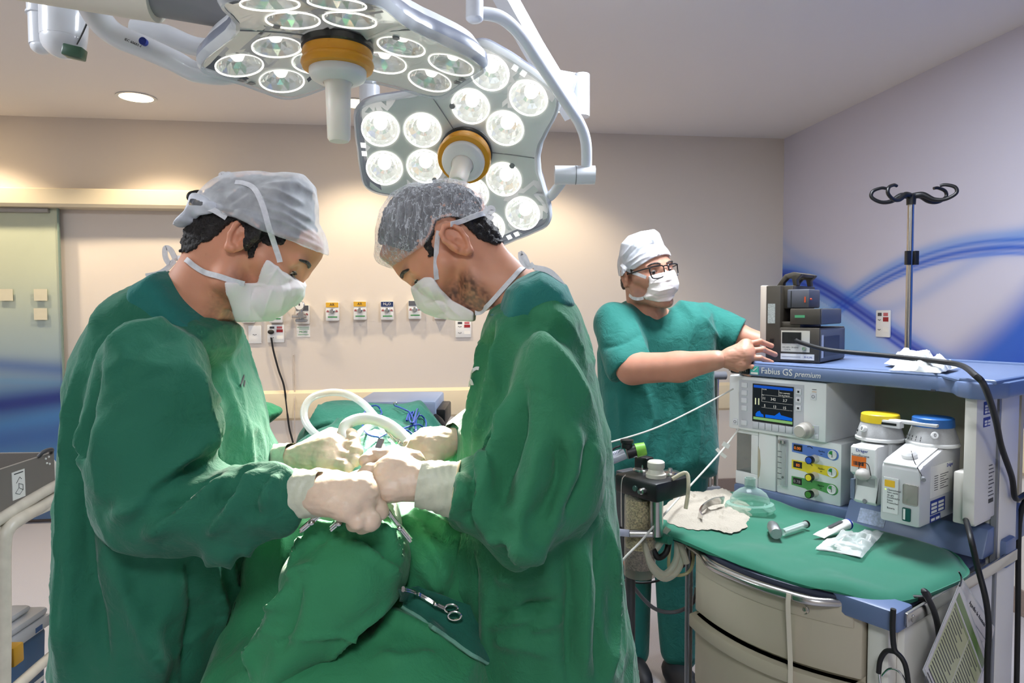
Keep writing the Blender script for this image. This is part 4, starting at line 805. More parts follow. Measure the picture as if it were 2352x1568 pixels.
# ------------------------------------------------------------------ cables, stethoscope, cards
def cpath(pts): return [P(*p) for p in pts]
q = MMn @ Vector((-.066, -.004, .068))
c = MB().tube([q, q + Vector(FH) * -.02 + Vector((0, 0, -.004))] + cpath([(1900, 803, 1.98), (2030, 816, 1.86), (2140, 828, 1.72), (2205, 838, 1.62)]) + [MM @ mx(2240, 862, .068), MM @ mx(2262, 888, .072), MM @ mx(2286, 960, .05), MM @ mx(2300, 1025, .035), MM @ mx(2324, 1095, .025), MM @ mx(2333, 1145, .02), mw(.02, .665, .93), mw(.0, .68, .85), mw(-.0, .69, .6), mw(.0, .70, .3)], .0065, 12)
tag(c.build('power_cable', M_rub), 'thick black mains cable running from the monitor over the machine top and down its side', 'cable')
c = MB().tube([mw(-.078, .49, .908)] + [MM @ mx(px_, py_, x_) for px_, py_, x_ in ((2214, 1185, -.035), (2224, 1212, .01), (2232, 1245, .034), (2245, 1300, .04), (2264, 1375, .06), (2271, 1440, .064), (2268, 1520, .064), (2266, 1660, .064))], .0062, 12)
tag(c.build('power_cable', M_rub), 'black cable hanging from the blue capped vaporizer past the laminated cards', 'cable')
st = thing('stethoscope', 'black stethoscope hanging folded over the side rail of the machine', 'stethoscope', MM @ my(2060, 1400, -.034))
MB().tube([mw(-.06, .08, .800), mw(-.01, .085, .806), mw(.022, .09, .816)] + [MM @ mx(px_, py_, .034) for px_, py_ in ((2122, 1358), (2146, 1405), (2158, 1470), (2160, 1570), (2158, 1650))], .0058, 12).build('long_tube', M_rub, st, 'w')
MB().tube([MM @ my(px_, py_, -.034) for px_, py_ in [(2052, 1398), (2050, 1440), (2053, 1485), (2060, 1500)]], .0052, 12).build('stem_tube', M_rub, st, 'w')
MB().tube([MM @ my(px_, py_, -.034) for px_, py_ in [(2056, 1496), (2036, 1495), (2022, 1515), (2018, 1545)]], .0048, 12).build('binaural_tube', M_rub, st, 'w')
MB().tube([MM @ my(px_, py_, -.034) for px_, py_ in [(2056, 1496), (2072, 1512), (2082, 1538), (2090, 1600)]], .0048, 12).build('binaural_tube', M_rub, st, 'w')
MB().tube([MM @ my(px_, py_, -.034) for px_, py_ in [(2019, 1543), (2022, 1575), (2026, 1620)]], .0028, 10).build('ear_tube', M_chrome, st, 'w'); MB().tube([MM @ my(px_, py_, -.034) for px_, py_ in [(2026, 1552), (2042, 1536), (2062, 1540), (2078, 1562), (2084, 1600)]], .0022, 8).build('spring', M_chrome, st, 'w')
M_card = mat('card white', (214, 210, 204), .25, coat=.3); M_cgr = mat('card green', (92, 128, 52), .3, coat=.3); M_cpale = mat('card pale green', (186, 190, 140), .3, coat=.3)
def card(name, label, top, dr, w, h, x, body):
    """laminated sheet on the machine's right flank; dr its turn, its hanging corner at pixel top"""
    q = mx(*top, x); t = thing(name, label, 'card', MM @ q, MRZ)
    T = Matrix.Rotation(PI / 2, 4, 'Z') @ Matrix.Rotation(PI / 2, 4, 'X') @ Matrix.Rotation(dr, 4, 'Z')
    MB().box((-.006, -h - .006, -.0006), (w + .006, .006, .0), M=T).build('laminate', clear('laminate', (225, 225, 220), .35), t, smooth=False)
    MB().box((0, -h, .0), (w, 0, .0008), M=T).build('sheet', M_card, t, smooth=False)
    if body:
        MB().box((.008, -.028, .0008), (w - .008, -.010, .0014), M=T).build('green_header', M_cgr, t, smooth=False)
        MB().box((.008, -h + .012, .0008), (w - .008, -.034, .0012), M=T).build('pale_field', M_cpale, t, smooth=False)
        b = MB(); r2 = random.Random(3)
        for i in range(24):
            for x0, x1 in ((.014, w * .48), (w * .53, w - .014)):
                L = x0 + (x1 - x0) * r2.uniform(.5, 1); b.box((x0, -.046 - i * .0085, .0012), (L, -.0436 - i * .0085, .0015), M=T)
        b.build('text_lines', M_dark, t, smooth=False); MB().box((w * .5, -h + .012, .0012), (w * .5 + .002, -.034, .0016), M=T).build('column_rule', M_card, t, smooth=False)
        MB().box((.008, -.041, .0012), (w - .008, -.034, .0015), M=T).build('sub_header', mat('olive', (140, 150, 100), .4), t, smooth=False)
    else:
        MB().text('Aparelho de Anestesia', .013, T @ Matrix.Translation((.06, -.02, .001)), ext=.0002).build('lettering', M_ink, t, smooth=False); b = MB()
        for i in range(9): b.box((.03, -.04 - i * .012, .0008), (w - .03 - .02 * (i % 3), -.038 - i * .012, .0012), M=T)
        b.build('text_lines', M_grey, t, smooth=False)
    return t
card('laminated_card', 'laminated card with green header and pale green columns hanging on the machine side', (2204, 1346), math.radians(-52), .26, .20, .050, True)
card('laminated_card', 'white laminated sheet hanging behind the green headed card', (2212, 1338), math.radians(-40), .24, .17, .040, False)
tw = thing('cord_loop', 'thin black tie holding the laminated cards to the rail', 'cord', MM @ mx(2200, 1318, .03)); MB().tube([MM @ mx(2202, 1312, .026), MM @ mx(2208, 1325, .03), MM @ mx(2206, 1342, .052), MM @ mx(2203, 1345, .052)], .0016, 8).build('cord', M_rub, tw, 'w')
# ------------------------------------------------------------------ green cloth on the worktop and the things lying on it
M_cloth = mat('green cotton', (30, 112, 86), .8, sheen=.3, bump=.35, scale=900, bdist=.0006, vary=.05)
ol = [(-.655, .02), (-.60, -.018), (-.52, -.02), (-.42, -.035), (-.33, -.05), (-.24, -.048), (-.16, -.04), (-.09, -.022), (-.035, .0), (.0, .06), (.016, .18), (.02, .30), (-.01, .365), (-.06, .43), (-.14, .452), (-.30, .452), (-.5, .452), (-.69, .455), (-.70, .38), (-.675, .2)]
def smooth_loop(p, n=6):
    out = []
    for i in range(len(p)):
        p0, p1, p2, p3 = (np.array(p[(i + j) % len(p)]) for j in (-1, 0, 1, 2))
        for k in range(n): t = k / n; out.append(.5 * (2 * p1 + (p2 - p0) * t + (2 * p0 - 5 * p1 + 4 * p2 - p3) * t * t + (3 * p1 - p0 - 3 * p2 + p3) * t ** 3))
    return out
lp_ = smooth_loop(ol); cen = np.array([-.33, .2]); rings = []
def cz(x, y): 
    v = np.array([[x * 9, y * 9, 3.1], [x * 25 + 3, y * 20, 7.7]]); n_ = noise(v); return .0105 * n_[0] + .003 * n_[1]
b = MB(); vs = []; NR = 26; n = len(lp_)
for j in range(NR + 1):
    f = (j / NR) ** .8
    for p in lp_: x, y = cen + (p - cen) * f; e = max(0, (f - .93) / .07); vs.append((x, y, .823 + max(-.004, cz(x, y)) + .006 * math.sin(min(1, (1 - f) / .1) * PI / 2) * 1 - .006 - .009 * e * e))
for k_ in (1, 2, 3):
    for i, p in enumerate(lp_): x, y = cen + (p - cen) * (1 - .012 * (k_ - 1) ** 1.5); vs.append((x, y, .814 - .0025 * k_))
R_ = NR + 3
fs = [(j * n + i, j * n + (i + 1) % n, (j + 1) * n + (i + 1) % n, (j + 1) * n + i) for j in range(R_) for i in range(n)]
b._add(vs, fs, MM); c = b.build('cloth', M_cloth, pivot=mw(-.33, .2, .807)); tag(c, 'green cotton cloth spread over the machine worktop', 'cloth')
b = MB().tube([mw(*p) for p in ((-.705, .06, .812), (-.66, .0, .810), (-.60, -.03, .806), (-.54, -.034, .806))], [.010, .013, .016, .011], 14)
b.build('rolled_edge', M_cloth, c, 'w')
ZT = .826
def onw(px, py, z=ZT): return MM @ mz(px, py, z)
# gauze
V = []; 
g = thing('gauze_pad', 'crumpled cream gauze pad on the left of the green cloth', 'gauze', onw(1620, 1180))
gp = smooth_loop([tuple((MM @ mz(*p, ZT))[:2]) for p in ((1507, 1180), (1540, 1200), (1590, 1214), (1640, 1214), (1680, 1222), (1720, 1205), (1733, 1188), (1728, 1160), (1690, 1140), (1668, 1122), (1620, 1128), (1570, 1128), (1540, 1148))], 7); cc_ = np.mean(gp, 0); n = len(gp); vs = []; NR = 22; r2 = np.random.default_rng(5)
for j in range(NR + 1):
    f = j / NR
    for i, p in enumerate(gp):
        e = p + (p - cc_) * .02 * math.sin(i * 2.1) ; x, y = cc_ + (e - cc_) * f; h = .014 * (1 - f ** 4) ; nn = noise(np.array([[x * 45, y * 45, 1.], [x * 130, y * 130, 2.]])); vs.append((x, y, ZT - .002 + h + max(0, (.011 * nn[0] + .005 * nn[1]) * (1 - f ** 6))))
fs = [(j * n + i, j * n + (i + 1) % n, (j + 1) * n + (i + 1) % n, (j + 1) * n + i) for j in range(NR) for i in range(n)] + [tuple(NR * n + i for i in range(n))]
MB()._add(vs, fs).build('pad', mat('gauze cotton', (186, 176, 160), .9, bump=1, scale=260, bdist=.003), g, 'w')
l = thing('laryngoscope_spatula', 'curved steel laryngoscope blade resting on the gauze', 'laryngoscope blade', onw(1630, 1170))
MB().tube([onw(1612, 1190, .842), onw(1606, 1178, .850), onw(1616, 1164, .858), onw(1636, 1152, .862), onw(1662, 1148, .862)], .004, flat=(.022, .004, (0, 0, 1))).build('blade', M_chrome, l, 'w')
k = thing('face_mask', 'clear green tinted plastic breathing mask standing on the cloth', 'face mask', onw(1722, 1180))
q = onw(1722, 1176, ZT); MT = Matrix.Translation(q) @ Matrix.Rotation(-YAW, 4, 'Z'); M_pvc = clear('mask pvc', (205, 228, 220), .06); M_cush = clear('mask cushion', (175, 215, 200), .16)
MB().lathe([(.052, .0), (.066, .004), (.071, .014), (.066, .026), (.056, .03), (.05, .024)], MT @ Matrix.Diagonal((1.0, .8, 1, 1)), 40, False).build('air_cushion', M_cush, k, 'w')
MB().lathe([(.056, .029), (.054, .04), (.045, .055), (.03, .066), (.017, .071), (.0155, .073)], MT @ Matrix.Diagonal((1.0, .8, 1, 1)), 40, False).build('dome', M_pvc, k, 'w')
MB().lathe([(.0155, .070), (.0145, .098), (.0125, .098), (.0125, .07)], MT, 28, False).build('connector', M_pvc, k, 'w')
h = thing('laryngoscope', 'short knurled steel laryngoscope handle lying on the cloth', 'laryngoscope handle', onw(1776, 1215))
MB().lathe([(0, 0), (.013, 0), (.015, .004), (.015, .055), (.013, .060), (.012, .072), (0, .073)], Matrix.Translation(onw(1783, 1226, ZT + .014)) @ (onw(1766, 1190, ZT + .014) - onw(1783, 1226, ZT + .014)).to_track_quat('Z', 'Y').to_matrix().to_4x4(), 28).build('grip', mat('knurled steel', (176, 176, 178), .35, .9, bump=.5, scale=900), h, 'w')
s = thing('syringe', 'clear plastic syringe with black tipped end lying beside laryngoscope handle', 'syringe', onw(1825, 1212))
a_, b_ = onw(1798, 1222, ZT + .008), onw(1850, 1204, ZT + .008); MB().cyl(a_, b_, .0085, n=20).build('barrel', clear('syringe plastic', (225, 235, 230), .2), s, 'w'); MB().cyl(b_, b_ + (b_ - a_).normalized() * .006, .010).build('flange', M_black, s, 'w'); MB().cyl(a_.lerp(b_, .1), a_.lerp(b_, .9), .003).build('plunger', M_white, s, 'w')
tb = thing('gel_tube', 'small white gel tube with dark blue cap band on the cloth', 'tube', onw(1920, 1218))
a_, b_ = onw(1880, 1232, ZT + .004), onw(1955, 1209, ZT + .008); dz = (b_ - a_).normalized(); sd = dz.cross(Vector((0, 0, 1))).normalized()
vs = []; N_ = 16
for j in range(9):
    f = j / 8; wv = .0165 - .003 * f; hv = .001 + .0125 * f ** .6; c_ = a_.lerp(b_, f * .86) 
    for i in range(N_): an = 2 * PI * i / N_; vs.append(c_ + sd * wv * math.cos(an) + Vector((0, 0, hv * math.sin(an) + hv * .7)))
b = MB()._add(vs, [(j * N_ + i, j * N_ + (i + 1) % N_, (j + 1) * N_ + (i + 1) % N_, (j + 1) * N_ + i) for j in range(8) for i in range(N_)] + [tuple(range(N_)), tuple(range(8 * N_, 9 * N_))]); b.build('body', M_paper, tb, 'w')
e_ = a_.lerp(b_, .86) + Vector((0, 0, .0088)); MB().cyl(e_, e_ + dz * .006, .0142).build('blue_band', M_blueink, tb, 'w'); MB().cyl(e_ + dz * .006, e_ + dz * .016, .009, .008).build('cap', M_white, tb, 'w')
MB().tube([a_.lerp(b_, .3) + Vector((0, 0, .0165)), a_.lerp(b_, .7) + Vector((0, 0, .0228))], .001, smooth=0, flat=(.010, .0006, tuple(sd))).build('tube_print', M_dark, tb, 'w', False)
pk = thing('sterile_packet', 'opened clear and white sterile packet on the cloth', 'packet', onw(1945, 1250))
def puff(cs, h, n1=18, seed=0):
    """a pouch between four corners, puffed up in its middle"""
    A, B, C_, D = [Vector(c) for c in cs]
    def f(u, v): p = A.lerp(B, u).lerp(D.lerp(C_, u), v); k = (4 * u * (1 - u) * 4 * v * (1 - v)) ** .6; nn = noise(np.array([[p.x * 60 + seed, p.y * 60, seed * 3.], [p.x * 130 + seed, p.y * 130, seed * 5.]])); return p + Vector((0, 0, h * k * (1 + .55 * float(nn[0])) + (.005 * float(nn[0]) + .004 * float(nn[1])) * (k + .2) + .002))
    return MB().grid(f, n1, n1)
puff([onw(1872, 1262, ZT + .004), onw(1980, 1282, ZT + .004), onw(2030, 1225, ZT + .012), onw(1945, 1228, ZT + .008)], .022, 18, 1).build('clear_film', clear('packet film', (225, 228, 225), .3), pk, 'w')
puff([onw(1874, 1260), onw(1975, 1280), onw(1985, 1256), onw(1900, 1238)], .004, 10, 2).build('paper_back', M_paper, pk, 'w')
pk = thing('sterile_packet', 'crumpled white paper and film packet on top of the machine beneath the black cable', 'packet', mw(-.2, .75, 1.236))
ZS = 1.24
ms = lambda px, py: MM @ mz(px, py, ZS)
puff([ms(2030, 836), ms(2150, 858), ms(2200, 846), ms(2060, 830)], .034, 22, 4).build('paper_wrap', M_paper, pk, 'w'); puff([ms(2040, 852), ms(2160, 858), ms(2205, 842), ms(2080, 838)], .026, 22, 9).build('clear_film', clear('packet film 2', (225, 228, 225), .35), pk, 'w')
rb = [MM @ Vector((-.182, bow(-.182) - .030, .798)), MM @ Vector((-.182, bow(-.182) - .032, .770)), MM @ Vector((-.184, bow(-.182) - .022, .70)), MM @ Vector((-.182, bow(-.182) - .020, .64)), MM @ Vector((-.180, bow(-.182) - .022, .58)), MM @ Vector((-.18, bow(-.182) - .02, .50))]
tag(MB().tube(rb, .004, flat=(.011, .0008, tuple(MXv))).build('tape_strip', mat('white tape', (226, 214, 196), .7)), 'strip of white tape hanging down the drawer fronts from the rail', 'tape')
# ------------------------------------------------------------------ absorber on its arm, hoses, lines
ab = thing('absorber_canister', 'clear soda lime canister under black valve block left of the machine', 'absorber', mw(-.635, -.075, .70), MRZ)
A0 = MW[ab.name].inverted()
def ap(px, py, d): return A0 @ P(px, py, d)
c0 = ap(1470, 1128, 1.80); c1 = ap(1470, 1300, 1.80); ca = A0 @ P(1470, 1200, 1.80)
M_can = clear('canister plastic', (200, 195, 180), .12)
MB().cyl(Vector((ca.x, ca.y, .0)), Vector((ca.x, ca.y, .22)), .041, n=32).build('canister', M_can, ab)
M_lime = mat('lime granules', (208, 190, 150), .9, vary=.5, scale=230, detail=1, bump=1, bdist=.004); M_lime2 = mat('spent granules', (150, 132, 130), .9, vary=.5, scale=230, detail=1, bump=1, bdist=.004)
MB().cyl(Vector((ca.x, ca.y, .075)), Vector((ca.x, ca.y, .205)), .037, n=32).build('granules', M_lime, ab); MB().cyl(Vector((ca.x, ca.y, .022)), Vector((ca.x, ca.y, .075)), .037, n=32).build('spent_granules', M_lime2, ab)
tp = ap(1490, 1090, 1.80)
MB().box((ca.x - .05, ca.y - .045, .218), (ca.x + .095, ca.y + .09, .268), .008).build('valve_block', M_black, ab)
for dx, dy, r in ((-.02, .035, .028), (.05, .06, .025)): MB().lathe([(r, 0), (r * 1.02, .005), (r * .95, .009), (.006, .011), (.005, .018), (0, .018)], Matrix.Translation((ca.x + dx, ca.y + dy, .267)), 28).build('valve_dome', M_steel, ab)
MB().lathe([(.026, 0), (.026, .010), (.022, .012), (.019, .022), (.022, .026), (.022, .040), (.019, .043), (0, .043)], Matrix.Translation((ca.x + .045, ca.y + .01, .267)), 28).build('pressure_valve', mat('valve cream', (206, 200, 184), .45), ab)
MB().lathe([(.009, 0), (.008, .012), (.005, .014), (.005, .02), (0, .02)], Matrix.Translation((ca.x + .055, ca.y - .045, .243)) @ Matrix.Rotation(PI / 2, 4, 'X'), 20).build('nipple', M_steel, ab); MB().lathe([(.008, 0), (.007, .004), (0, .004)], Matrix.Translation((ca.x + .025, ca.y - .045, .243)) @ Matrix.Rotation(PI / 2, 4, 'X'), 20).build('port_cap', mat('port green', (52, 84, 74), .4), ab)
MB().cyl(Vector((ca.x + .055, ca.y + .0, .12)), Vector((ca.x + .055, ca.y + .0, .22)), .018, n=24).build('steel_port', M_steel, ab)
MB().tube([Vector((ca.x + .06, ca.y - .02, .13)), Vector((ca.x + .02, ca.y - .06, .128))], .011, 16, 0).build('side_port', M_steel, ab); MB().tube([Vector((ca.x + .02, ca.y - .06, .128)), Vector((ca.x - .02, ca.y - .085, .127))], .0095, 16, 0).build('clear_tip', clear('tip', (215, 215, 235), .4), ab)
MB().tube([(ca.x - .062, ca.y + .03, .225), (ca.x - .062, ca.y + .03, -.66)], .014, 12, 0).build('support_tube', M_dark, ab); MB().lathe([(.11, -.70), (.11, -.685), (.03, -.665)], Matrix.Translation((ca.x - .062, ca.y + .03, 0)), 24).build('foot', M_dark, ab)
MB().box((ca.x - .09, ca.y + .0, .02), (ca.x - .055, ca.y + .06, .262), .004).build('side_plate', M_dark, ab); MB().ball(ap(1420, 1220, 1.78), .014).build('lever_knob', M_black, ab)
MB().box((ca.x - .05, ca.y + .03, .268), (ca.x - .005, ca.y + .06, .305), .004).build('hose_bracket', M_black, ab)
MB().tube([ap(1372, 1058, 1.8), ap(1400, 1056, 1.8), ap(1436, 1042, 1.8)], [.0135, .0135, .0135], 16).build('hose_cuff', clear('hose', (215, 215, 225), .5), ab)
for i in range(9): p_ = ap(1385 + i * 5, 1057 - i * 1.6, 1.8); MB().tube([p_ + Vector(A0.to_3x3() @ Vector(R0)) * .0 + Vector((0, .0145 * math.cos(a), .0145 * math.sin(a))) for a in np.linspace(0, 2 * PI, 13)[:-1]], .0016, 6, 1, True).build('hose_rib', mat('rib', (205, 205, 218), .4) if i == 0 else bpy.data.materials['rib'], ab)
MB().cyl(ap(1440, 1040, 1.8), ap(1464, 1034, 1.8), .0165, n=24).build('hose_joint', M_black, ab); MB().cyl(ap(1460, 1035, 1.8), ap(1482, 1030, 1.8), .019, .017, n=24).build('green_coupling', mat('lime green', (116, 176, 54), .45), ab)
MB().lathe([(.014, -.012), (.014, 0), (.017, .002), (.017, .010), (0, .011)], Matrix.Translation(ap(1440, 1018, 1.8)), 24).build('oxygen_sensor', M_black, ab); MB().tube([ap(1425, 1024, 1.8), ap(1410, 1030, 1.8), ap(1400, 1045, 1.8), ap(1397, 1070, 1.8)], .003, 8).build('sensor_cable', M_rub, ab)
MB().tube([ap(1437, 1090, 1.77), ap(1428, 1105, 1.77), ap(1427, 1160, 1.77), ap(1428, 1210, 1.77)], .0016, 6).build('bead_chain', M_steel, ab)
MB().tube([Vector((ca.x + .09, ca.y + .02, .27)), Vector((ca.x + .11, ca.y + .05, .285)), Vector((ca.x + .125, ca.y + .04, .25)), Vector((ca.x + .125, ca.y + .03, .20))], .005, 10).build('clear_line', clear('line', (206, 198, 170), .5), ab)
hs = clear('milky hose', (226, 220, 200), .45, .3); hk = thing('hose_coil', 'coiled milky suction hoses hanging under the corner of the worktop', 'hose', mw(-.6, .02, .62))
for pts in ([(1535, 1212, 1.80), (1505, 1262, 1.79), (1478, 1268, 1.78), (1466, 1235, 1.78), (1464, 1195, 1.79)], [(1556, 1230, 1.80), (1553, 1285, 1.79), (1526, 1318, 1.78), (1494, 1290, 1.77), (1478, 1240, 1.77), (1472, 1200, 1.78)], [(1563, 1230, 1.80), (1562, 1298, 1.79), (1530, 1328, 1.78), (1500, 1308, 1.77), (1482, 1262, 1.77)], [(1560, 1240, 1.79), (1570, 1270, 1.78), (1577, 1293, 1.78)]):
    MB().tube(cpath(pts), .0085, 12).build('hose', hs, hk, 'w')
MB().tube(cpath([(1538, 1235, 1.80), (1530, 1268, 1.79), (1512, 1280, 1.78), (1500, 1262, 1.78)]), .008, 12).build('black_hose', M_rub, hk, 'w')
MB().tube(cpath([(1540, 1240, 1.81), (1536, 1300, 1.8), (1550, 1320, 1.8), (1580, 1315, 1.8), (1592, 1290, 1.8), (1590, 1262, 1.8)]), .0042, 10).build('thin_hose', clear('amber hose', (206, 196, 150), .5), hk, 'w')
M_line = mat('white line', (214, 210, 200), .4)
tag(MB().tube(cpath([(1340, 1030, 2.0), (1392, 1018, 2.0), (1500, 985, 2.03), (1600, 938, 2.08), (1684, 893, 2.14)]), .0026, 8).build('infusion_line', M_line), 'upper white infusion line crossing in front of the standing man', 'line')
il = thing('infusion_line', 'lower white infusion line with paper tag running down behind the gauze', 'line', P(1600, 1090, 2.0)); MB().tube(cpath([(1697, 985, 2.15), (1662, 1030, 2.08), (1625, 1072, 2.02), (1590, 1110, 1.98), (1562, 1140, 1.92), (1500, 1210, 1.74), (1470, 1245, 1.70), (1432, 1284, 1.68), (1400, 1330, 1.7)]), .0028, 8).build('line', M_line, il, 'w')
MB().tube(cpath([(1660, 1018, 2.07), (1675, 1026, 2.07)]), .01, smooth=0, flat=(.014, .001, (0, 0, 1))).build('paper_tag', M_paper, il, 'w'); MB().tube(cpath([(1646, 1030, 2.07), (1655, 1040, 2.07), (1668, 1050, 2.07)]), .01, flat=(.010, .001, (0, 0, 1))).build('tape_tail', M_paper, il, 'w')
tag(MB().tube(cpath([(1425, 1290, 1.9), (1450, 1340, 1.9), (1500, 1395, 1.92), (1550, 1405, 1.92), (1590, 1385, 1.9), (1600, 1350, 1.9)]) , .0055, 10).build('grey_hose', mat('hose grey', (92, 92, 96), .5)), 'grey hose looping beneath the worktop corner', 'hose')
tag(MB().tube(cpath([(1415, 1328, 2.0), (1470, 1338, 2.0), (1520, 1330, 2.0), (1570, 1300, 1.95), (1598, 1270, 1.9)]), .0035, 10).build('black_lead', M_rub), 'thin black lead looping behind the hose coil', 'lead')
sp = thing('support_post', 'grey steel post standing just left of the drawer unit', 'post', (P(1582, 1400, 1.82).x, P(1582, 1400, 1.82).y, 0)); q = MW[sp.name].translation; MB().cyl((0, 0, .02), (0, 0, .80), .010, n=18).build('tube', mat('post grey', (120, 122, 126), .3, .7), sp); MB().lathe([(.05, 0), (.05, .012), (.015, .022)], None, 24).build('foot', M_dark, sp)
hg = thing('gas_hose', 'yellow green gas hose running from the machine back to the wall', 'hose', P(2345, 1180, 2.0)); MB().tube(cpath([(2326, 1150, 1.95), (2340, 1190, 2.0), (2370, 1240, 2.1), (2420, 1330, 2.2), (2480, 1450, 2.3)]), .009, 12).build('hose', mat('hose olive', (150, 142, 40), .5), hg, 'w')
# ------------------------------------------------------------------ infusion stands
M_pole = mat('pole steel', (180, 178, 174), .2, 1)
def hook(b, c, dx, dy, s=1): b.tube([c, c + Vector((dx * .5, dy * .5, .004)), c + Vector((dx, dy, -.018)), c + Vector((dx * 1.5, dy * 1.5, -.02)), c + Vector((dx * 1.95, dy * 1.95, .0)), c + Vector((dx * 1.9, dy * 1.9, .024)), c + Vector((dx * 1.5, dy * 1.5, .036)), c + Vector((dx * 1.25, dy * 1.25, .034))], [.013, .012, .009, .0075, .007, .007, .0065, .006], 10); return b
def ivstand(base, zt, label, clip=False, yaw=0):
    t = thing('infusion_stand', label, 'infusion stand', base); h = zt - base[2]
    MB().cyl((0, 0, .04), (0, 0, h), .0125, n=20).build('pole', M_pole, t)
    for k in range(5):
        a = yaw + 2 * PI * k / 5; lg = MB().tube([(0, 0, .06), (.12 * math.cos(a), .12 * math.sin(a), .055), (.28 * math.cos(a), .28 * math.sin(a), .05)], .011, 10).build('leg', M_pole, t); MB().ball((.28 * math.cos(a), .28 * math.sin(a), .025), .025).build('castor', M_black, lg)
    MB().lathe([(.017, -.035), (.018, .0), (.02, .005), (0, .006)], Matrix.Translation((0, 0, h)), 20).build('hub', M_black, t)
    for k, a in enumerate((yaw + .12, yaw - .5, yaw + PI - .1, yaw + PI + .5)):
        hook(MB(), Vector((0, 0, h - .002)), .078 * math.cos(a), .078 * math.sin(a)).build('hook', M_black, t)
    if clip:
        c = MB().box((-.028, -.02, -.028), (-.008, -.004, .028), .002).box((.008, -.02, -.028), (.026, -.004, .028), .002).build('clip', M_black, t); c.location = (0, 0, clip - base[2])
    return t
q = P(2093, 450, 2.75); zc_ = P(2093, 592, 2.75).z; ivstand((q.x, q.y, 0), q.z, 'steel infusion stand with black hooks and clip in front of the blue mural', zc_, -YAW)
q = P(521, 462, 3.0); ivstand((q.x, q.y, 0), q.z, 'steel infusion stand half hidden behind the left surgeon', None, -YAW)
q = P(1627, 1000, 2.95); rk = thing('equipment_rack', 'grey steel rack post with short rail behind the standing man', 'rack', (q.x, q.y, 0))
MB().cyl((0, 0, 0), (0, 0, 1.10), .016, n=18).build('post', M_pole, rk); MB().cyl((.035, 0, 0), (.035, 0, 1.10), .010, n=16).build('post', M_pole, rk); MB().tube([(-.01, 0, 1.115), (.075, 0, 1.115)], .018, 18, 0).build('rail', mat('rail grey', (120, 120, 124), .4), rk); MB().box((-.02, -.02, .60), (.05, .02, .635), .004).build('clamp', M_grey, rk); MB().box((-.12, -.1, 0), (.12, .1, .03), .008).build('base', M_grey, rk)
# ================================================================== people
def ext2d(g, poly):
    poly = [np.asarray(p, float) for p in poly]; X, Z = np.meshgrid(g.x[:, 0, 0], g.z[0, 0, :], indexing='ij'); dist = np.full(X.shape, 1e9); ins = np.zeros(X.shape, bool)
    for a, b in zip(poly, poly[1:] + poly[:1]):
        e = b - a; t = np.clip(((X - a[0]) * e[0] + (Z - a[1]) * e[1]) / max(e @ e, 1e-12), 0, 1); dist = np.minimum(dist, np.hypot(X - a[0] - t * e[0], Z - a[1] - t * e[1]))
        ins ^= ((a[1] > Z) != (b[1] > Z)) & (X < (b[0] - a[0]) * (Z - a[1]) / (b[1] - a[1] + 1e-12) + a[0])
    return np.where(ins, -dist, dist).astype(np.float32)[:, None, :]
def poly_at(pts, d): return [tuple(kp(px, py, d)[[0, 2]]) for px, py in pts]
def spoly(pts, n=4):
    """round the corners of an outline"""
    out = []; m = len(pts); P_ = [np.array(p, float) for p in pts]
    for i in range(m):
        p0, p1, p2, p3 = (P_[(i + j) % m] for j in (-1, 0, 1, 2))
        for k in range(n): t = k / n; out.append(tuple(.5 * (2 * p1 + (p2 - p0) * t + (2 * p0 - 5 * p1 + 4 * p2 - p3) * t * t + (3 * p1 - p0 - 3 * p2 + p3) * t ** 3)))
    return out
def frame(F, U):
    F = np.asarray(F, float); F /= np.linalg.norm(F); U = np.asarray(U, float); U = U - F * (U @ F); U /= np.linalg.norm(U); return F, np.cross(U, F), U
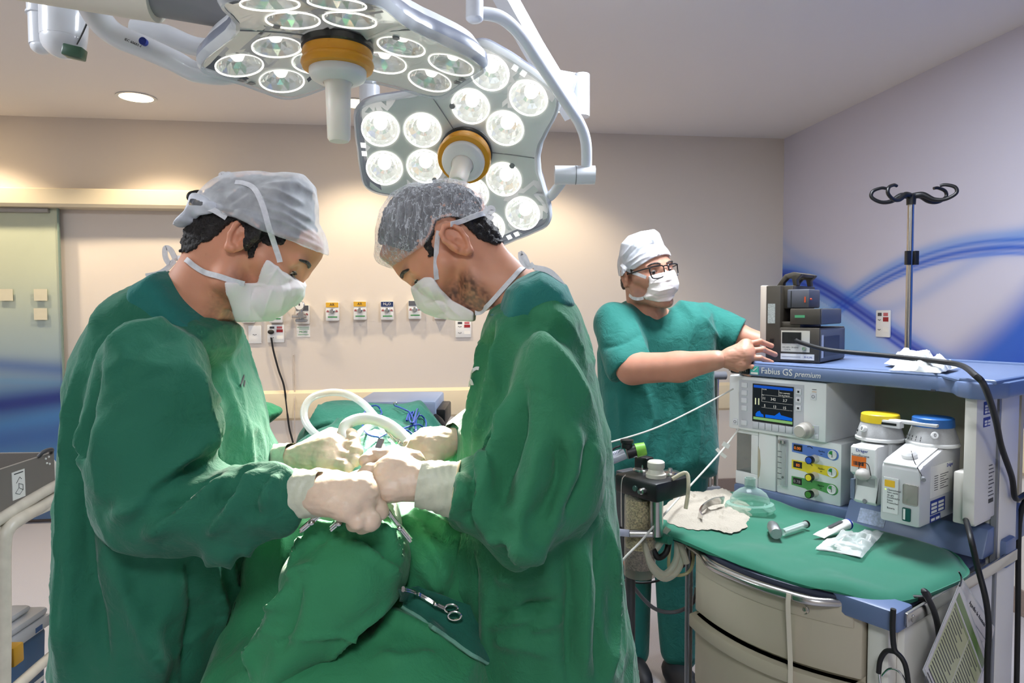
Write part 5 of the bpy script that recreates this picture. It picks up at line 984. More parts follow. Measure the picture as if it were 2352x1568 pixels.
def head(g, O, Fr, s=1.):
    F, L, U = Fr; T = lambda f, l, u: O + (F * f + L * l + U * u) * s; A = np.array([F, L, U])
    E = lambda c, r: g.ell(T(*c), np.array(r) * s, A); C = lambda a, b, ra, rb=None: g.cap(T(*a), T(*b), ra * s, (ra if rb is None else rb) * s)
    g.add(E((-.004, 0, .038), (.097, .076, .087)))
    g.add(E((.045, 0, .025), (.052, .062, .068)), .02)
    g.add(C((.040, 0, -.01), (.052, 0, -.075), .058, .040), .025)
    for k in (-1, 1):
        g.add(C((.0, k * .056, -.03), (.012, k * .052, -.068), .018, .018), .02); g.add(C((.012, k * .052, -.068), (.078, k * .014, -.104), .018, .016), .02)
        g.add(C((.066, k * .045, -.02), (.035, k * .062, -.008), .020, .016), .02)
        g.add(C((.090, k * .010, .024), (.078, k * .048, .022), .010, .009), .012)
    g.add(C((.082, 0, -.100), (.080, 0, -.098), .019), .015)
    g.add(C((.088, 0, -.06), (.085, 0, -.075), .018, .016), .02)
    for k in (-1, 1): g.sub(g.cap(T(.104, k * .034, .004), T(.100, k * .040, .004), .014 * s), .012)
    g.add(C((.094, 0, .014), (.114, 0, -.026), .0085, .0115), .010); g.add(C((.112, 0, -.030), (.100, 0, -.036), .012, .010), .008)
    for k in (-1, 1):
        g.add(C((.103, k * .012, -.034), (.098, k * .013, -.034), .0085), .006)
        g.add(g.cap(T(.0775, k * .033, .0090), T(.0775, k * .033, .0088), .0148 * s), .003)
        # ear: flat shell with a rolled rim and a hollow
        e0 = T(-.008, k * .080, .004); Fe = F * .96 - U * .12 + L * 0; Le = L * .94 * k - F * .32; Le = Le / np.linalg.norm(Le); Fe = Fe - Le * (Fe @ Le); Fe /= np.linalg.norm(Fe); Ue = np.cross(Fe, Le); Ue *= np.sign(Ue @ U)
        Ae = np.array([Fe, Le, Ue]); g.add(g.ell(e0, np.array((.0185, .0065, .030)) * s, Ae), .006)
        q = lambda f, l, u: e0 + (Fe * f + Le * l + Ue * u) * s
        rim = [(.010, .004, -.002), (.015, .005, .014), (.010, .006, .026), (-.003, .007, .031), (-.014, .008, .024), (-.018, .009, .008), (-.014, .008, -.010), (-.006, .006, -.024)]
        for a, b in zip(rim, rim[1:]): g.add(g.cap(q(*a), q(*b), .0042 * s), .003)
        g.add(g.cap(q(-.002, .004, -.028), q(.002, .004, -.026), .0075 * s), .004); g.sub(g.ell(q(.002, .009, -.004), np.array((.008, .008, .011)) * s, Ae), .003); g.sub(g.ell(q(-.002, .009, .014), np.array((.007, .005, .010)) * s, Ae), .003)
        g.add(g.cap(q(.011, .004, -.010), q(.011, .005, -.005), .005 * s), .003)
    return T
def hair_field(g, O, Fr, fh, s=1., top=True):
    F, L, U = Fr; T = lambda f, l, u: O + (F * f + L * l + U * u) * s; A = np.array([F, L, U])
    d = g.ell(T(-.006, 0, .037), np.array((.1005, .0795, .0905)) * s, A)
    n = U - F; n = n / np.linalg.norm(n); d = np.maximum(d, -g.half(T(0, 0, .026), n))
    nap = g.ell(T(-.062, 0, -.012), np.array((.045, .060, .052)) * s, A); h = np.clip(.5 + .5 * (d - nap) / .012, 0, 1); d = d * h * 0 + np.minimum(d, np.maximum(nap, g.half(T(-.035, 0, 0), F)))
    for k in (-1, 1): d = np.minimum(d, g.cap(T(.028, k * .070, .040), T(.024, k * .0735, .0), .011 * s, .006 * s))
    return d
def cat(*ms):
    V = []; Fs = []; n = 0
    for v, f in ms: V.append(v); Fs.append(f + n); n += len(v)
    return np.concatenate(V), np.concatenate(Fs)
def curl(V, Fq, amp, fr, seed=0.): return V + normals(V, Fq) * (amp * (noise(V * fr + seed) + .6 * noise(V * fr * 2.3 + seed + 5)))[:, None]
def skin_col(V, O, Fr, base, beard, stub, s=1.):
    F, L, U = Fr; q = (V - O) / s; f, l, u = q @ F, q @ L, q @ U
    w = smooth01((-.028 - u) / .03) * smooth01((f + .004) / .025) * smooth01((u + .175) / .03); n_ = .5 + .5 * noise(V * 260) * .8 + .25 * noise(V * 90)
    w = w * np.clip(n_ + .25, 0, 1) * beard; c0 = np.array(srgb(*base)); mott = 1 + .05 * noise(V * 70); red = np.array([1.0, .86, .80]); c = c0[None] * mott[:, None]
    ear = smooth01((np.abs(l) - .078) / .008)[:, None] * .5; c = c * (1 - ear) + c * red * ear; w = w[:, None]
    return c * (1 - w) + np.array(srgb(*stub)) * w
M_skin = vcol_mat('skin', .5, 'print', sss=.25, bump=.25, scale=700, bdist=.0004); M_hair = mat('dark hair', (26, 20, 17), .6, bump=1, scale=420, bdist=.003, detail=6); M_hairg = mat('greying hair', (70, 60, 54), .6, bump=1, scale=420, bdist=.003)
def cotton(name, col, vary=.06, sheen=.15):
    """woven cotton: fine weave over soft creasing"""
    m = mat(name, col, .85, sheen=sheen); nt = m.node_tree; b = nt.nodes['Principled BSDF']; tc = nt.nodes.new('ShaderNodeTexCoord'); c = srgb(*col)
    n1 = nt.nodes.new('ShaderNodeTexNoise'); n1.inputs['Scale'].default_value = 900; n2_ = nt.nodes.new('ShaderNodeTexNoise'); n2_.inputs['Scale'].default_value = 26; n2_.inputs['Detail'].default_value = 5; n2_.inputs['Roughness'].default_value = .62; n2_.inputs['Distortion'].default_value = .6
    for n_ in (n1, n2_): nt.links.new(tc.outputs['Object'], n_.inputs['Vector'])
    b1 = nt.nodes.new('ShaderNodeBump'); b1.inputs['Strength'].default_value = .25; b1.inputs['Distance'].default_value = .0008; b2 = nt.nodes.new('ShaderNodeBump'); b2.inputs['Strength'].default_value = .55; b2.inputs['Distance'].default_value = .009
    nt.links.new(n1.outputs['Fac'], b1.inputs['Height']); nt.links.new(n2_.outputs['Fac'], b2.inputs['Height']); nt.links.new(b2.outputs['Normal'], b1.inputs['Normal']); nt.links.new(b1.outputs['Normal'], b.inputs['Normal'])
    n3 = nt.nodes.new('ShaderNodeTexNoise'); n3.inputs['Scale'].default_value = 7; n3.inputs['Detail'].default_value = 4; nt.links.new(tc.outputs['Object'], n3.inputs['Vector'])
    mr = nt.nodes.new('ShaderNodeMapRange'); mr.inputs['To Min'].default_value = 1 - 2 * vary; mr.inputs['To Max'].default_value = 1 + 2 * vary; nt.links.new(n3.outputs['Fac'], mr.inputs['Value'])
    mx_ = nt.nodes.new('ShaderNodeVectorMath'); mx_.operation = 'SCALE'; mx_.inputs[0].default_value = c; nt.links.new(mr.outputs['Result'], mx_.inputs['Scale']); nt.links.new(mx_.outputs[0], b.inputs['Base Color']); return m
M_gown = cotton('gown green', (30, 104, 78)); M_gown2 = cotton('gown green worn', (36, 112, 74)); M_scrub = cotton('scrub teal', (26, 110, 100)); M_drape = cotton('drape green', (48, 132, 86)); M_drape2 = cotton('drape teal', (24, 98, 80))
M_veil = veil('thin cap fabric', (236, 238, 240), .46, .8, (26, .14)); M_net = veil('bouffant net fabric', (228, 230, 234), .26, .8, (120, .10), (1, 1, .3), lines=(70, .05, .45, .03)); M_capw = veil('cap fabric', (232, 235, 242), .82, .8, (30, .12))
M_mask = mat('mask fabric', (242, 234, 230), .8, bump=.25, scale=300, bdist=.0008); M_tie = veil('tie fabric', (238, 238, 240), .78, .8, (60, .15))
M_glove = mat('latex glove', (224, 198, 172), .42, sss=.2, bump=.45, scale=55, bdist=.003, vary=.06); M_cuff = mat('glove cuff', (200, 202, 178), .45, bump=.5, scale=70, bdist=.003, vary=.06); M_bead = mat('glove bead', (228, 205, 160), .45)
M_eye = mat('eye white', (210, 200, 192), .2); M_iris = mat('iris', (40, 26, 18), .15); M_shoe = mat('shoe', (24, 24, 28), .6)
ridge = lambda n_: 1 - np.abs(n_)
def hang(V, Fq, amp, fx, fz, seed, lo=None, hi=None):
    """long soft folds of hanging cloth"""
    n_ = noise(V * np.array([fx, fx, fz]) + seed) + .5 * noise(V * np.array([fx * 2.1, fx * 2.1, fz * 1.7]) + seed + 9); a = amp if lo is None else amp * smooth01((hi - V[:, 2]) / (hi - lo)) ; return V + normals(V, Fq) * (a * n_)[:, None]
def bvh_of(*ms): return [BVHTree.FromPolygons([tuple(v) for v in unK(V)], [tuple(int(i) for i in q) for q in Fq]) for V, Fq in ms]
def on_surf(pts, trees, off, dflt):
    out = []
    for p in pts:
        px, py = p[:2]; d_ = (P(px, py, 1) - Vector(CAM)).normalized(); best = None
        for t in trees:
            h = t.ray_cast(Vector(CAM), d_)
            if h[0] is not None and (best is None or h[3] < best[1]): best = (h[0], h[3])
        out.append(P(px, py, p[2]) if len(p) > 2 else (best[0] - d_ * off if best else P(px, py, dflt)))
    return out
def hand(name, parent, wrist, palm, fingers, thumb, m, r=.0125, prad=.03, h=.0019, fr=(.9, .55), attr=None, wr=.027, noise_a=.0006):
    """a hand of one palm, four separate fingers and a thumb; joints are (px, py, depth)"""
    J = lambda p: kp(*p); pts = [J(wrist)] + [J(p) for p in palm] + [J(p) for f in fingers for p in f] + [J(p) for p in thumb]; lo = np.min(pts, 0) - .045; hi = np.max(pts, 0) + .045; g = G(lo, hi, h)
    w = J(wrist); pl = [J(p) for p in palm]
    pc = sum(pl) / len(pl); g.add(g.cap(w, pc, wr * .8, wr * 1.12)); 
    for p, f in zip(pl, fingers): g.add(g.cap(w * .55 + p * .45, p, .017, .0155), .016); g.add(g.cap(p, J(f[0]), .0150, .0145), .012)
    for a, b in zip(pl, pl[1:]): g.add(g.cap(a, b, .0145), .012)
    sc = [1, 1.03, 1., .88]
    for i, f in enumerate(fingers):
        q = [J(p) for p in f]; r0 = r * sc[i]; fg = None
        for k, (a, b) in enumerate(zip(q, q[1:])):
            d = g.cap(a, b, r0 * (1 - .07 * k), r0 * (1 - .07 * (k + 1))); fg = d if fg is None else np.minimum(fg, d)
            if k: fg = np.minimum(fg, g.cap(a, a + 1e-4, r0 * 1.04))
        g.add(fg, .0035)
    q = [J(p) for p in thumb]; tf = None
    for k, (a, b) in enumerate(zip(q, q[1:])): d = g.cap(a, b, r * (1.35 - .2 * k), r * (1.2 - .2 * k)); tf = d if tf is None else np.minimum(tf, d)
    g.add(tf, .006)
    V, Fq = g.net(); V = relax(V, Fq, 2); V = V + normals(V, Fq) * (noise_a * (noise(V * 130) + .8 * noise(V * np.array([60, 60, 220]))))[:, None]
    return (to_mesh(name, V, Fq, m, parent, attr(V) if attr else None), (V, Fq))
def cuffpart(parent, a, b, ra, rb, name='glove_cuff'):
    """wrinkled glove cuff from a (hand side) to b (sleeve side)"""
    a, b = kp(*a), kp(*b); ax = (b - a) / np.linalg.norm(b - a); u = np.cross(ax, [0, 1, 0.]); u /= np.linalg.norm(u); w_ = np.cross(ax, u); n, m_ = 40, 22; V = []
    for j in range(m_ + 1):
        t = j / m_; r = ra + (rb - ra) * t
        for i in range(n): an = 2 * PI * i / n; rr = r + .0007 * math.sin(t * 31 + 2.6 * math.sin(an * 2 + 1) + 1.5 * math.sin(an * 3)) + .0010 * math.sin(an * 7 + t * 8); V.append(a + (b - a) * t + u * math.cos(an) * rr + w_ * math.sin(an) * rr * .88)
    Fq = np.array([(j * n + i, j * n + (i + 1) % n, (j + 1) * n + (i + 1) % n, (j + 1) * n + i) for j in range(m_) for i in range(n)]); o = to_mesh(name, np.array(V), Fq, M_cuff, parent); o['label'] = 'pale green glove cuff'
    ring = [Vector(unK(np.array([b + u * math.cos(t) * rb * 1.02 + w_ * math.sin(t) * rb * .9]))[0]) for t in np.linspace(0, 2 * PI, 25)[:-1]]; MB().tube(ring, .0016, 8, 1, True).build('rolled_edge', M_bead, o, 'w'); return o
def person(label, px, d): q = P(px, 800, d); t = thing('person', label, 'person', (q.x, q.y, 0)); return t
def eyes(par, O, Fr, s=1., sides=(-1, 1), brow=M_hair, O2=None):
    F, L, U = Fr; T = lambda f, l, u: Vector(unK(np.array([O + (F * f + L * l + U * u) * s]))[0])
    for k in sides:
        e = MB().ball(T(.0797, k * .033, .0062), .0128 * s).build('eye', M_eye, par, 'w'); MB().ball(T(.0865, k * .0345, .0010), .0064 * s).build('iris', M_iris, e, 'w')
        MB().tube([T(.104, k * .013, .026), T(.104, k * .027, .030), T(.096, k * .043, .030), T(.083, k * .054, .025)], [.0022 * s, .0036 * s, .0032 * s, .0016 * s], 8).build('eyebrow', brow, par, 'w')
        MB().tube([T(.0915, k * .020, .0035), T(.0945, k * .033, .0045), T(.087, k * .046, .0035)], .0013 * s, 6).build('eyelashes', brow, par, 'w')
def surgeon(cfg):
    c = cfg; t = person(c['label'], c['px'], 1.2); O = kp(*c['ear']); Fr = frame(c['F'], c['U']); F, L, U = Fr
    # --- body: head and neck finely, the rest (under the gown) coarser, one mesh
    g = G(O - np.array([.20, .13, .26]), O + np.array([.20, .13, .20]), .0023); T = head(g, O, Fr); nb = kp(*c['neck_base']); g.add(g.cap(T(-.030, 0, -.03), T(-.030, 0, -.03) * .45 + nb * .55, .056, .058), .03); g.add(g.cap(T(-.030, 0, -.03) * .45 + nb * .55, nb, .058, .078), .03)
    d0 = c['ear'][2]; clip = ext2d(g, poly_at(c['profile'], d0)) + .0015; g.add(g.prof(poly_at(c['face_fill'], d0), O[1] + c['yaw_fill'], .028, .028), .02); g.sub(-clip, .004); fh = g.f.copy(); V1, F1 = g.net(); V1 = relax(V1, F1, 1)
    sh = kp(*c['hip']); g2 = G(np.minimum(nb, sh) - np.array([.3, .32, .95]), np.maximum(nb, sh) + np.array([.3, .32, .02]), .016)
    g2.add(g2.ell(nb * .55 + sh * .45, (.10, .17, .26))); g2.add(g2.cap(nb, sh, .07, .10), .03)
    for k in (-1, 1):
        g2.add(g2.cap(sh + [0, k * .09, 0], np.array([sh[0] + .03 * c['dir'], sh[1] + k * .1, .45]), .075, .055), .03); g2.add(g2.cap(np.array([sh[0] + .03 * c['dir'], sh[1] + k * .1, .45]), np.array([sh[0], sh[1] + k * .1, .08]), .05, .038), .02); g2.add(g2.cap(np.array([sh[0], sh[1] + k * .1, .06]), np.array([sh[0] + .15 * c['dir'], sh[1] + k * .1, .045]), .04, .035), .02)
    for sgn, arm in zip((-1, 1), c['arms']):
        q = [kp(*p) for p in arm]
        for a, b in zip(q, q[1:]): g2.add(g2.cap(a, b, .030, .024), .02)
    V2, F2 = g2.net(); V, Fq = cat((V1, F1), (V2, F2)); b = to_mesh('body', V, Fq, M_skin, t, {'print': skin_col(V, O, Fr, c['skin'], c['beard'], c['stub'])})
    eyes(b, O, Fr)
    # --- hair
    capE = ext2d(g, poly_at(spoly(c['cap'], 3), d0)); g.f = hair_field(g, O, Fr, fh); hl = ext2d(g, poly_at(c['hairline'], d0)); lay_ = np.maximum(np.minimum(fh - .0035, g.prof(poly_at(c['hair_fill'], d0), O[1], .058, .045)), hl); capf = np.minimum(fh - .0105, g.prof(poly_at(c['cap_fill'], d0), O[1], .080, .075)); hin = np.maximum(np.maximum(capf + .0085, capE + .007), -ext2d(g, poly_at(c['brow_bare'], d0))); g.f = np.minimum(hin, lay_).astype(np.float32); Vh, Fh_ = g.net(); Xp = (Vh - O) @ F; Vh = curl(Vh, Fh_, .0026, 110); Vh = curl(Vh, Fh_, .0014, 300, 3.); to_mesh('hair', Vh, Fh_, M_hair, t)
    # --- cap and mask: a layer over the head, cut to the outline seen in the photograph
    g.f = np.minimum(fh - .0105, g.prof(poly_at(c['cap_fill'], d0), O[1], .080, .075)); pass
    g.f = np.maximum(g.f, capE).astype(np.float32); Vc, Fc = g.net(); Vc = relax(Vc, Fc, 4); Vc = folds(Vc, Fc, c['cap_folds']); Vc = Vc + normals(Vc, Fc) * (.0012 * noise(Vc * 40))[:, None]
    capo = to_mesh('surgical_cap', Vc, Fc, c['capm'], t)
    g.f = np.minimum(fh - .0055, g.prof(poly_at(c['mask_fill'], d0), O[1], .052, .05)); g.f = np.maximum(g.f, ext2d(g, poly_at(c['mask'], d0))).astype(np.float32); Vm, Fm = g.net(); Vm = relax(Vm, Fm, 3); Vm = folds(Vm, Fm, c['mask_folds']); masko = to_mesh('face_mask', Vm, Fm, M_mask, t)
    trees = bvh_of((V1, F1), (Vc, Fc), (Vm, Fm), (Vh, Fh_))
    view = Vector(FH)
    for nm, pts in c['ties']:
        q = on_surf(pts, trees, .003, d0); MB().tube(q, .001, flat=(c.get('tie_w', .009), .0012, tuple(UPV * .6 + RT * .3))).build(nm, M_tie, masko if 'tie' in nm else capo, 'w')
    if 'tail' in c:
        gt_ = G(kp(400, 540, 1.15) - [0, .05, 0], kp(560, 430, 1.15) + [0, .05, 0], .0028); gt_.add(gt_.prof(poly_at(spoly(c['tail'], 2), 1.15), 1.14, .035, .02)); Vx, Fx = gt_.net(); Vx = relax(Vx, Fx, 2); Vx = folds(Vx, Fx, [([(430, 515), (455, 485), (500, 478)], .006, .008), ([(450, 465), (480, 470), (525, 482)], .005, .006), ([(440, 500), (470, 495), (495, 498)], .005, -.006)]); to_mesh('cap_tail', Vx, Fx, M_capw, capo)
    # --- scrub collar and gown
    lo = np.min([kp(p[0], p[1], 1.2) for p in c['gown'] + c['sleeve']], 0) - .12; hi = np.max([kp(p[0], p[1], 1.2) for p in c['gown'] + c['sleeve']], 0) + .05; lo[0] -= .06; hi[0] += .14; lo[1] = .86; hi[1] = 1.58; lo[2] = .30
    gs = G(np.array([lo[0] + .05, 1.0, nb[2] - .10]), np.array([hi[0], 1.42, nb[2] + .22]), .0035); gs.add(gs.prof(poly_at(c['scrub'], 1.17), 1.18, .105, .03)); Vs, Fs_ = gs.net(); Vs = relax(Vs, Fs_, 2); Vs = hang(Vs, Fs_, .0015, 30, 20, 3); to_mesh('scrub_shirt', Vs, Fs_, M_scrub, t)
    gg = G(lo, hi, .0062); gg.add(gg.prof(poly_at(c['gown'], 1.24), 1.24, .21, .13)); gg.add(gg.prof(poly_at(c['yoke'], 1.15), 1.17, .10, .035), .02)
    sl = gg.prof(poly_at(spoly(c['sleeve'], 3), 1.03), 1.035, .082, .075); gg.add(sl, .012); gg.add(gg.cap(kp(*c['cuff'][0]), kp(*c['cuff'][1]), .060, .050), .02)
    for arm in c['far_sleeve']:
        q = [kp(*p) for p in arm]
        for a, b_ in zip(q, q[1:]): gg.add(gg.cap(a, b_, .062, .056), .03)
    gg.sub(gg.half((0, 0, .34), (0, 0, 1.)), 0)
    for a, b_, r in c.get('neck_cut', []): gg.sub(gg.cap(kp(*a), kp(*b_), r), .004)
    Vg, Fg = gg.net(); Vg = relax(Vg, Fg, 2); Vg = hang(Vg, Fg, .011, 15, 2.6, c['seed'], .95, 1.4); wv = Vg + .05 * np.stack([noise(Vg * 6 + k) for k in (1, 7, 13)], 1); rg = 1 - np.abs(noise(wv * np.array([13, 13, 8]) + 4)) * 2; Vg = Vg + normals(Vg, Fg) * (.0055 * np.clip(rg, -.2, 1) ** 2 + .0016 * noise(wv * 45))[:, None]
    Vg = folds(Vg, Fg, [(a_, w_ * .9, h_ * 1.7) for a_, w_, h_ in c['folds']]); Vg = folds(Vg, Fg, c['seams']); go = to_mesh('surgical_gown', Vg, Fg, c['gownm'], t)
    for k in (-1, 1):
        MB().ball((0, 0, 0), (.14, .05, .045), Matrix.Translation(Vector(unK(np.array([[sh[0] + .06 * c['dir'], sh[1] + k * .1, .045]]))[0])) @ Matrix.Rotation(-YAW, 4, 'Z')).build('shoe', M_shoe, t, 'w')
    return t, go, (Vg, Fg)
LS = dict(label='surgeon at left in green gown and thin white tied cap, head bowed over the table', px=380, dir=1, seed=1.3, ear=(565, 565, 1.185), F=(.775, .29, -.56), U=(.50, .20, .84), neck_base=(435, 765, 1.2), hip=(380, 1350, 1.24), skin=(214, 150, 118), beard=.45, stub=(92, 66, 56),
    profile=[(444, 520), (446, 500), (462, 470), (500, 434), (545, 411), (600, 401), (660, 398), (702, 403), (724, 428), (728, 470), (729, 520), (730, 572), (724, 590), (713, 606), (699, 623), (690, 638), (690, 655), (684, 674), (660, 703), (640, 722), (612, 735), (560, 736), (548, 716), (538, 712), (520, 744), (505, 800), (300, 900), (330, 660), (395, 640), (424, 612), (442, 590), (445, 560)],
    yaw_fill=.042, face_fill=[(690, 520), (726, 550), (729, 572), (723, 590), (711, 606), (697, 622), (688, 637), (668, 636), (650, 560)], brow_bare=[(690, 575), (700, 530), (720, 515), (760, 500), (770, 620), (690, 600)],
    hair_fill=[(520, 500), (462, 506), (447, 530), (443, 560), (446, 584), (490, 580), (560, 540)],
    hairline=[(560, 503), (604, 514), (640, 538), (672, 552), (668, 566), (640, 570), (628, 560), (615, 600), (604, 600), (606, 540), (590, 520), (566, 522), (548, 545), (530, 560), (508, 566), (492, 580), (468, 588), (446, 584), (442, 560), (446, 532), (460, 508), (510, 498)],
    arms=[[(330, 860, 1.1), (330, 1205, 1.04), (560, 1168, 1.02), (648, 1134, 1.0)], [(420, 860, 1.38), (470, 1100, 1.42), (630, 1062, 1.31)]],
    cap=[(446, 500), (462, 470), (500, 434), (545, 411), (600, 401), (660, 398), (702, 403), (724, 428), (730, 470), (730, 520), (733, 578), (724, 575), (685, 557), (640, 543), (600, 520), (560, 508), (515, 500), (475, 505)],
    cap_fill=[(446, 510), (462, 470), (500, 434), (545, 411), (600, 401), (660, 398), (702, 403), (724, 428), (730, 470), (730, 520), (735, 585), (700, 640), (600, 620), (500, 560)], capm=M_veil,
    cap_folds=[([(585, 432), (640, 440), (700, 470)], .006, .006), ([(580, 450), (640, 465), (720, 510)], .006, .006), ([(585, 470), (650, 490), (735, 550)], .006, .006), ([(590, 490), (650, 510), (735, 560)], .005, .005), ([(560, 430), (520, 460)], .006, .005), ([(580, 445), (530, 480)], .006, .005), ([(600, 425), (680, 420), (725, 450)], .007, .005), ([(480, 470), (560, 490), (640, 535)], .004, .003), ([(742, 572), (690, 549), (640, 537)], .004, .004)],
    mask=[(643, 600), (660, 618), (676, 640), (696, 661), (690, 678), (668, 705), (645, 725), (615, 738), (556, 739), (557, 700), (561, 651), (590, 653), (612, 652), (626, 628)],
    mask_fill=[(643, 600), (676, 638), (696, 661), (690, 678), (668, 705), (645, 725), (615, 738), (556, 739), (545, 690), (580, 640)],
    mask_folds=[([(630, 650), (612, 695), (600, 735)], .005, .004), ([(640, 640), (650, 680), (640, 720)], .005, .004), ([(650, 625), (690, 655)], .004, .003), ([(575, 655), (572, 735)], .004, .0025), ([(665, 640), (675, 680)], .005, -.003), ([(562, 654), (612, 655), (643, 604)], .003, .002)],
    ties=[('upper_tie', [(643, 602), (640, 590), (630, 560), (617, 520), (606, 480), (592, 445), (578, 428), (558, 420), (540, 418)]), ('lower_tie', [(561, 652), (535, 645), (505, 635), (470, 625), (445, 610), (428, 596), (412, 592), (400, 594)]),
          ('bow_tie', [(540, 418, 1.15), (520, 402, 1.15), (508, 402, 1.15), (512, 420, 1.15), (530, 432, 1.15)]), ('bow_tie', [(540, 420, 1.14), (536, 408, 1.14), (524, 400, 1.14), (510, 412, 1.14)]), ('neck_bow_tie', [(402, 594, 1.15), (392, 574, 1.15), (380, 570, 1.15), (380, 590, 1.15), (390, 606, 1.15), (402, 598, 1.15)]), ('neck_bow_tie', [(398, 600, 1.15), (385, 615, 1.15), (365, 628, 1.15), (335, 634, 1.15)]),
          ('cap_tail', [(520, 500), (490, 482), (470, 476)])],
    scrub=[(393, 622), (420, 640), (460, 685), (495, 728), (520, 745), (500, 790), (400, 800), (320, 720), (340, 652)],
    gown=[(338, 653), (372, 668), (440, 705), (515, 742), (536, 790), (552, 850), (568, 905), (582, 965), (594, 1030), (602, 1100), (606, 1180), (600, 1250), (585, 1320), (562, 1400), (545, 1500), (540, 1600), (540, 2300), (150, 2300), (165, 1568), (172, 1400), (178, 1300), (184, 1150), (194, 1040), (206, 950), (220, 870), (238, 800), (258, 748), (285, 708), (308, 675)],
    sleeve=[(300, 745), (380, 748), (435, 790), (462, 850), (474, 920), (474, 1000), (470, 1060), (505, 1085), (548, 1088), (600, 1074), (640, 1086), (655, 1112), (658, 1150), (642, 1195), (600, 1228), (520, 1257), (420, 1276), (330, 1278), (268, 1254), (232, 1200), (214, 1100), (208, 1000), (214, 900), (240, 815)],
    tail=[(414, 523), (428, 502), (444, 488), (452, 468), (460, 448), (480, 452), (505, 462), (536, 486), (512, 496), (480, 497), (458, 502), (452, 516), (436, 524)],
    yoke=[(338, 655), (372, 669), (440, 706), (516, 745), (522, 800), (450, 850), (330, 830), (262, 730), (290, 676)],
    cuff=[(520, 1176, 1.03), (622, 1142, 1.003)],
    far_sleeve=[[(420, 790, 1.38), (470, 1100, 1.42), (585, 1075, 1.34)]], gownm=M_gown,
    seams=[([(212, 968), (250, 920), (310, 878), (380, 850), (440, 834)], .0035, -.0035), ([(432, 745), (440, 790), (442, 834)], .003, -.003), ([(338, 655), (372, 672), (440, 708), (512, 744)], .007, .004), ([(372, 690), (440, 725), (512, 760)], .003, -.002)],
    folds=[([(472, 1000), (420, 1060), (330, 1150), (260, 1190)], .016, .013), ([(470, 1058), (400, 1095), (330, 1150)], .011, -.015), ([(545, 1092), (500, 1120), (430, 1170), (330, 1235)], .013, .014), ([(600, 1080), (560, 1120), (530, 1180), (470, 1230)], .012, .012), ([(640, 1092), (610, 1120), (600, 1170)], .010, .012), ([(505, 1088), (450, 1140), (370, 1185)], .010, -.012), ([(570, 1085), (545, 1130), (500, 1165)], .008, -.010), ([(625, 1085), (590, 1140), (580, 1200)], .008, -.010),
           ([(442, 836), (455, 900), (476, 975), (470, 1050)], .012, .014), ([(455, 850), (495, 930), (498, 1010), (480, 1060)], .012, .007), ([(450, 760), (510, 860), (545, 960), (560, 1060)], .016, .005), ([(510, 770), (545, 880), (570, 1000), (580, 1090)], .014, .004), ([(210, 880), (190, 1000), (178, 1200), (170, 1400), (160, 1560)], .014, .013), ([(186, 820), (168, 950), (155, 1150), (148, 1350), (140, 1560)], .012, .012), ([(230, 820), (205, 930), (190, 1080), (200, 1300), (250, 1560)], .012, -.014),
           ([(250, 1270), (300, 1380), (340, 1480), (380, 1568)], .018, .012), ([(480, 1268), (490, 1330), (510, 1400), (505, 1470)], .012, .010), ([(520, 1262), (530, 1330), (552, 1400)], .010, .011), ([(570, 1245), (560, 1310), (565, 1380), (545, 1450)], .010, .012), ([(440, 1280), (450, 1400), (420, 1568)], .016, -.010), ([(240, 800), (300, 760), (380, 745)], .016, .008), ([(250, 880), (320, 800), (420, 760)], .016, -.006), ([(235, 950), (225, 1050), (240, 1160)], .018, .008)])
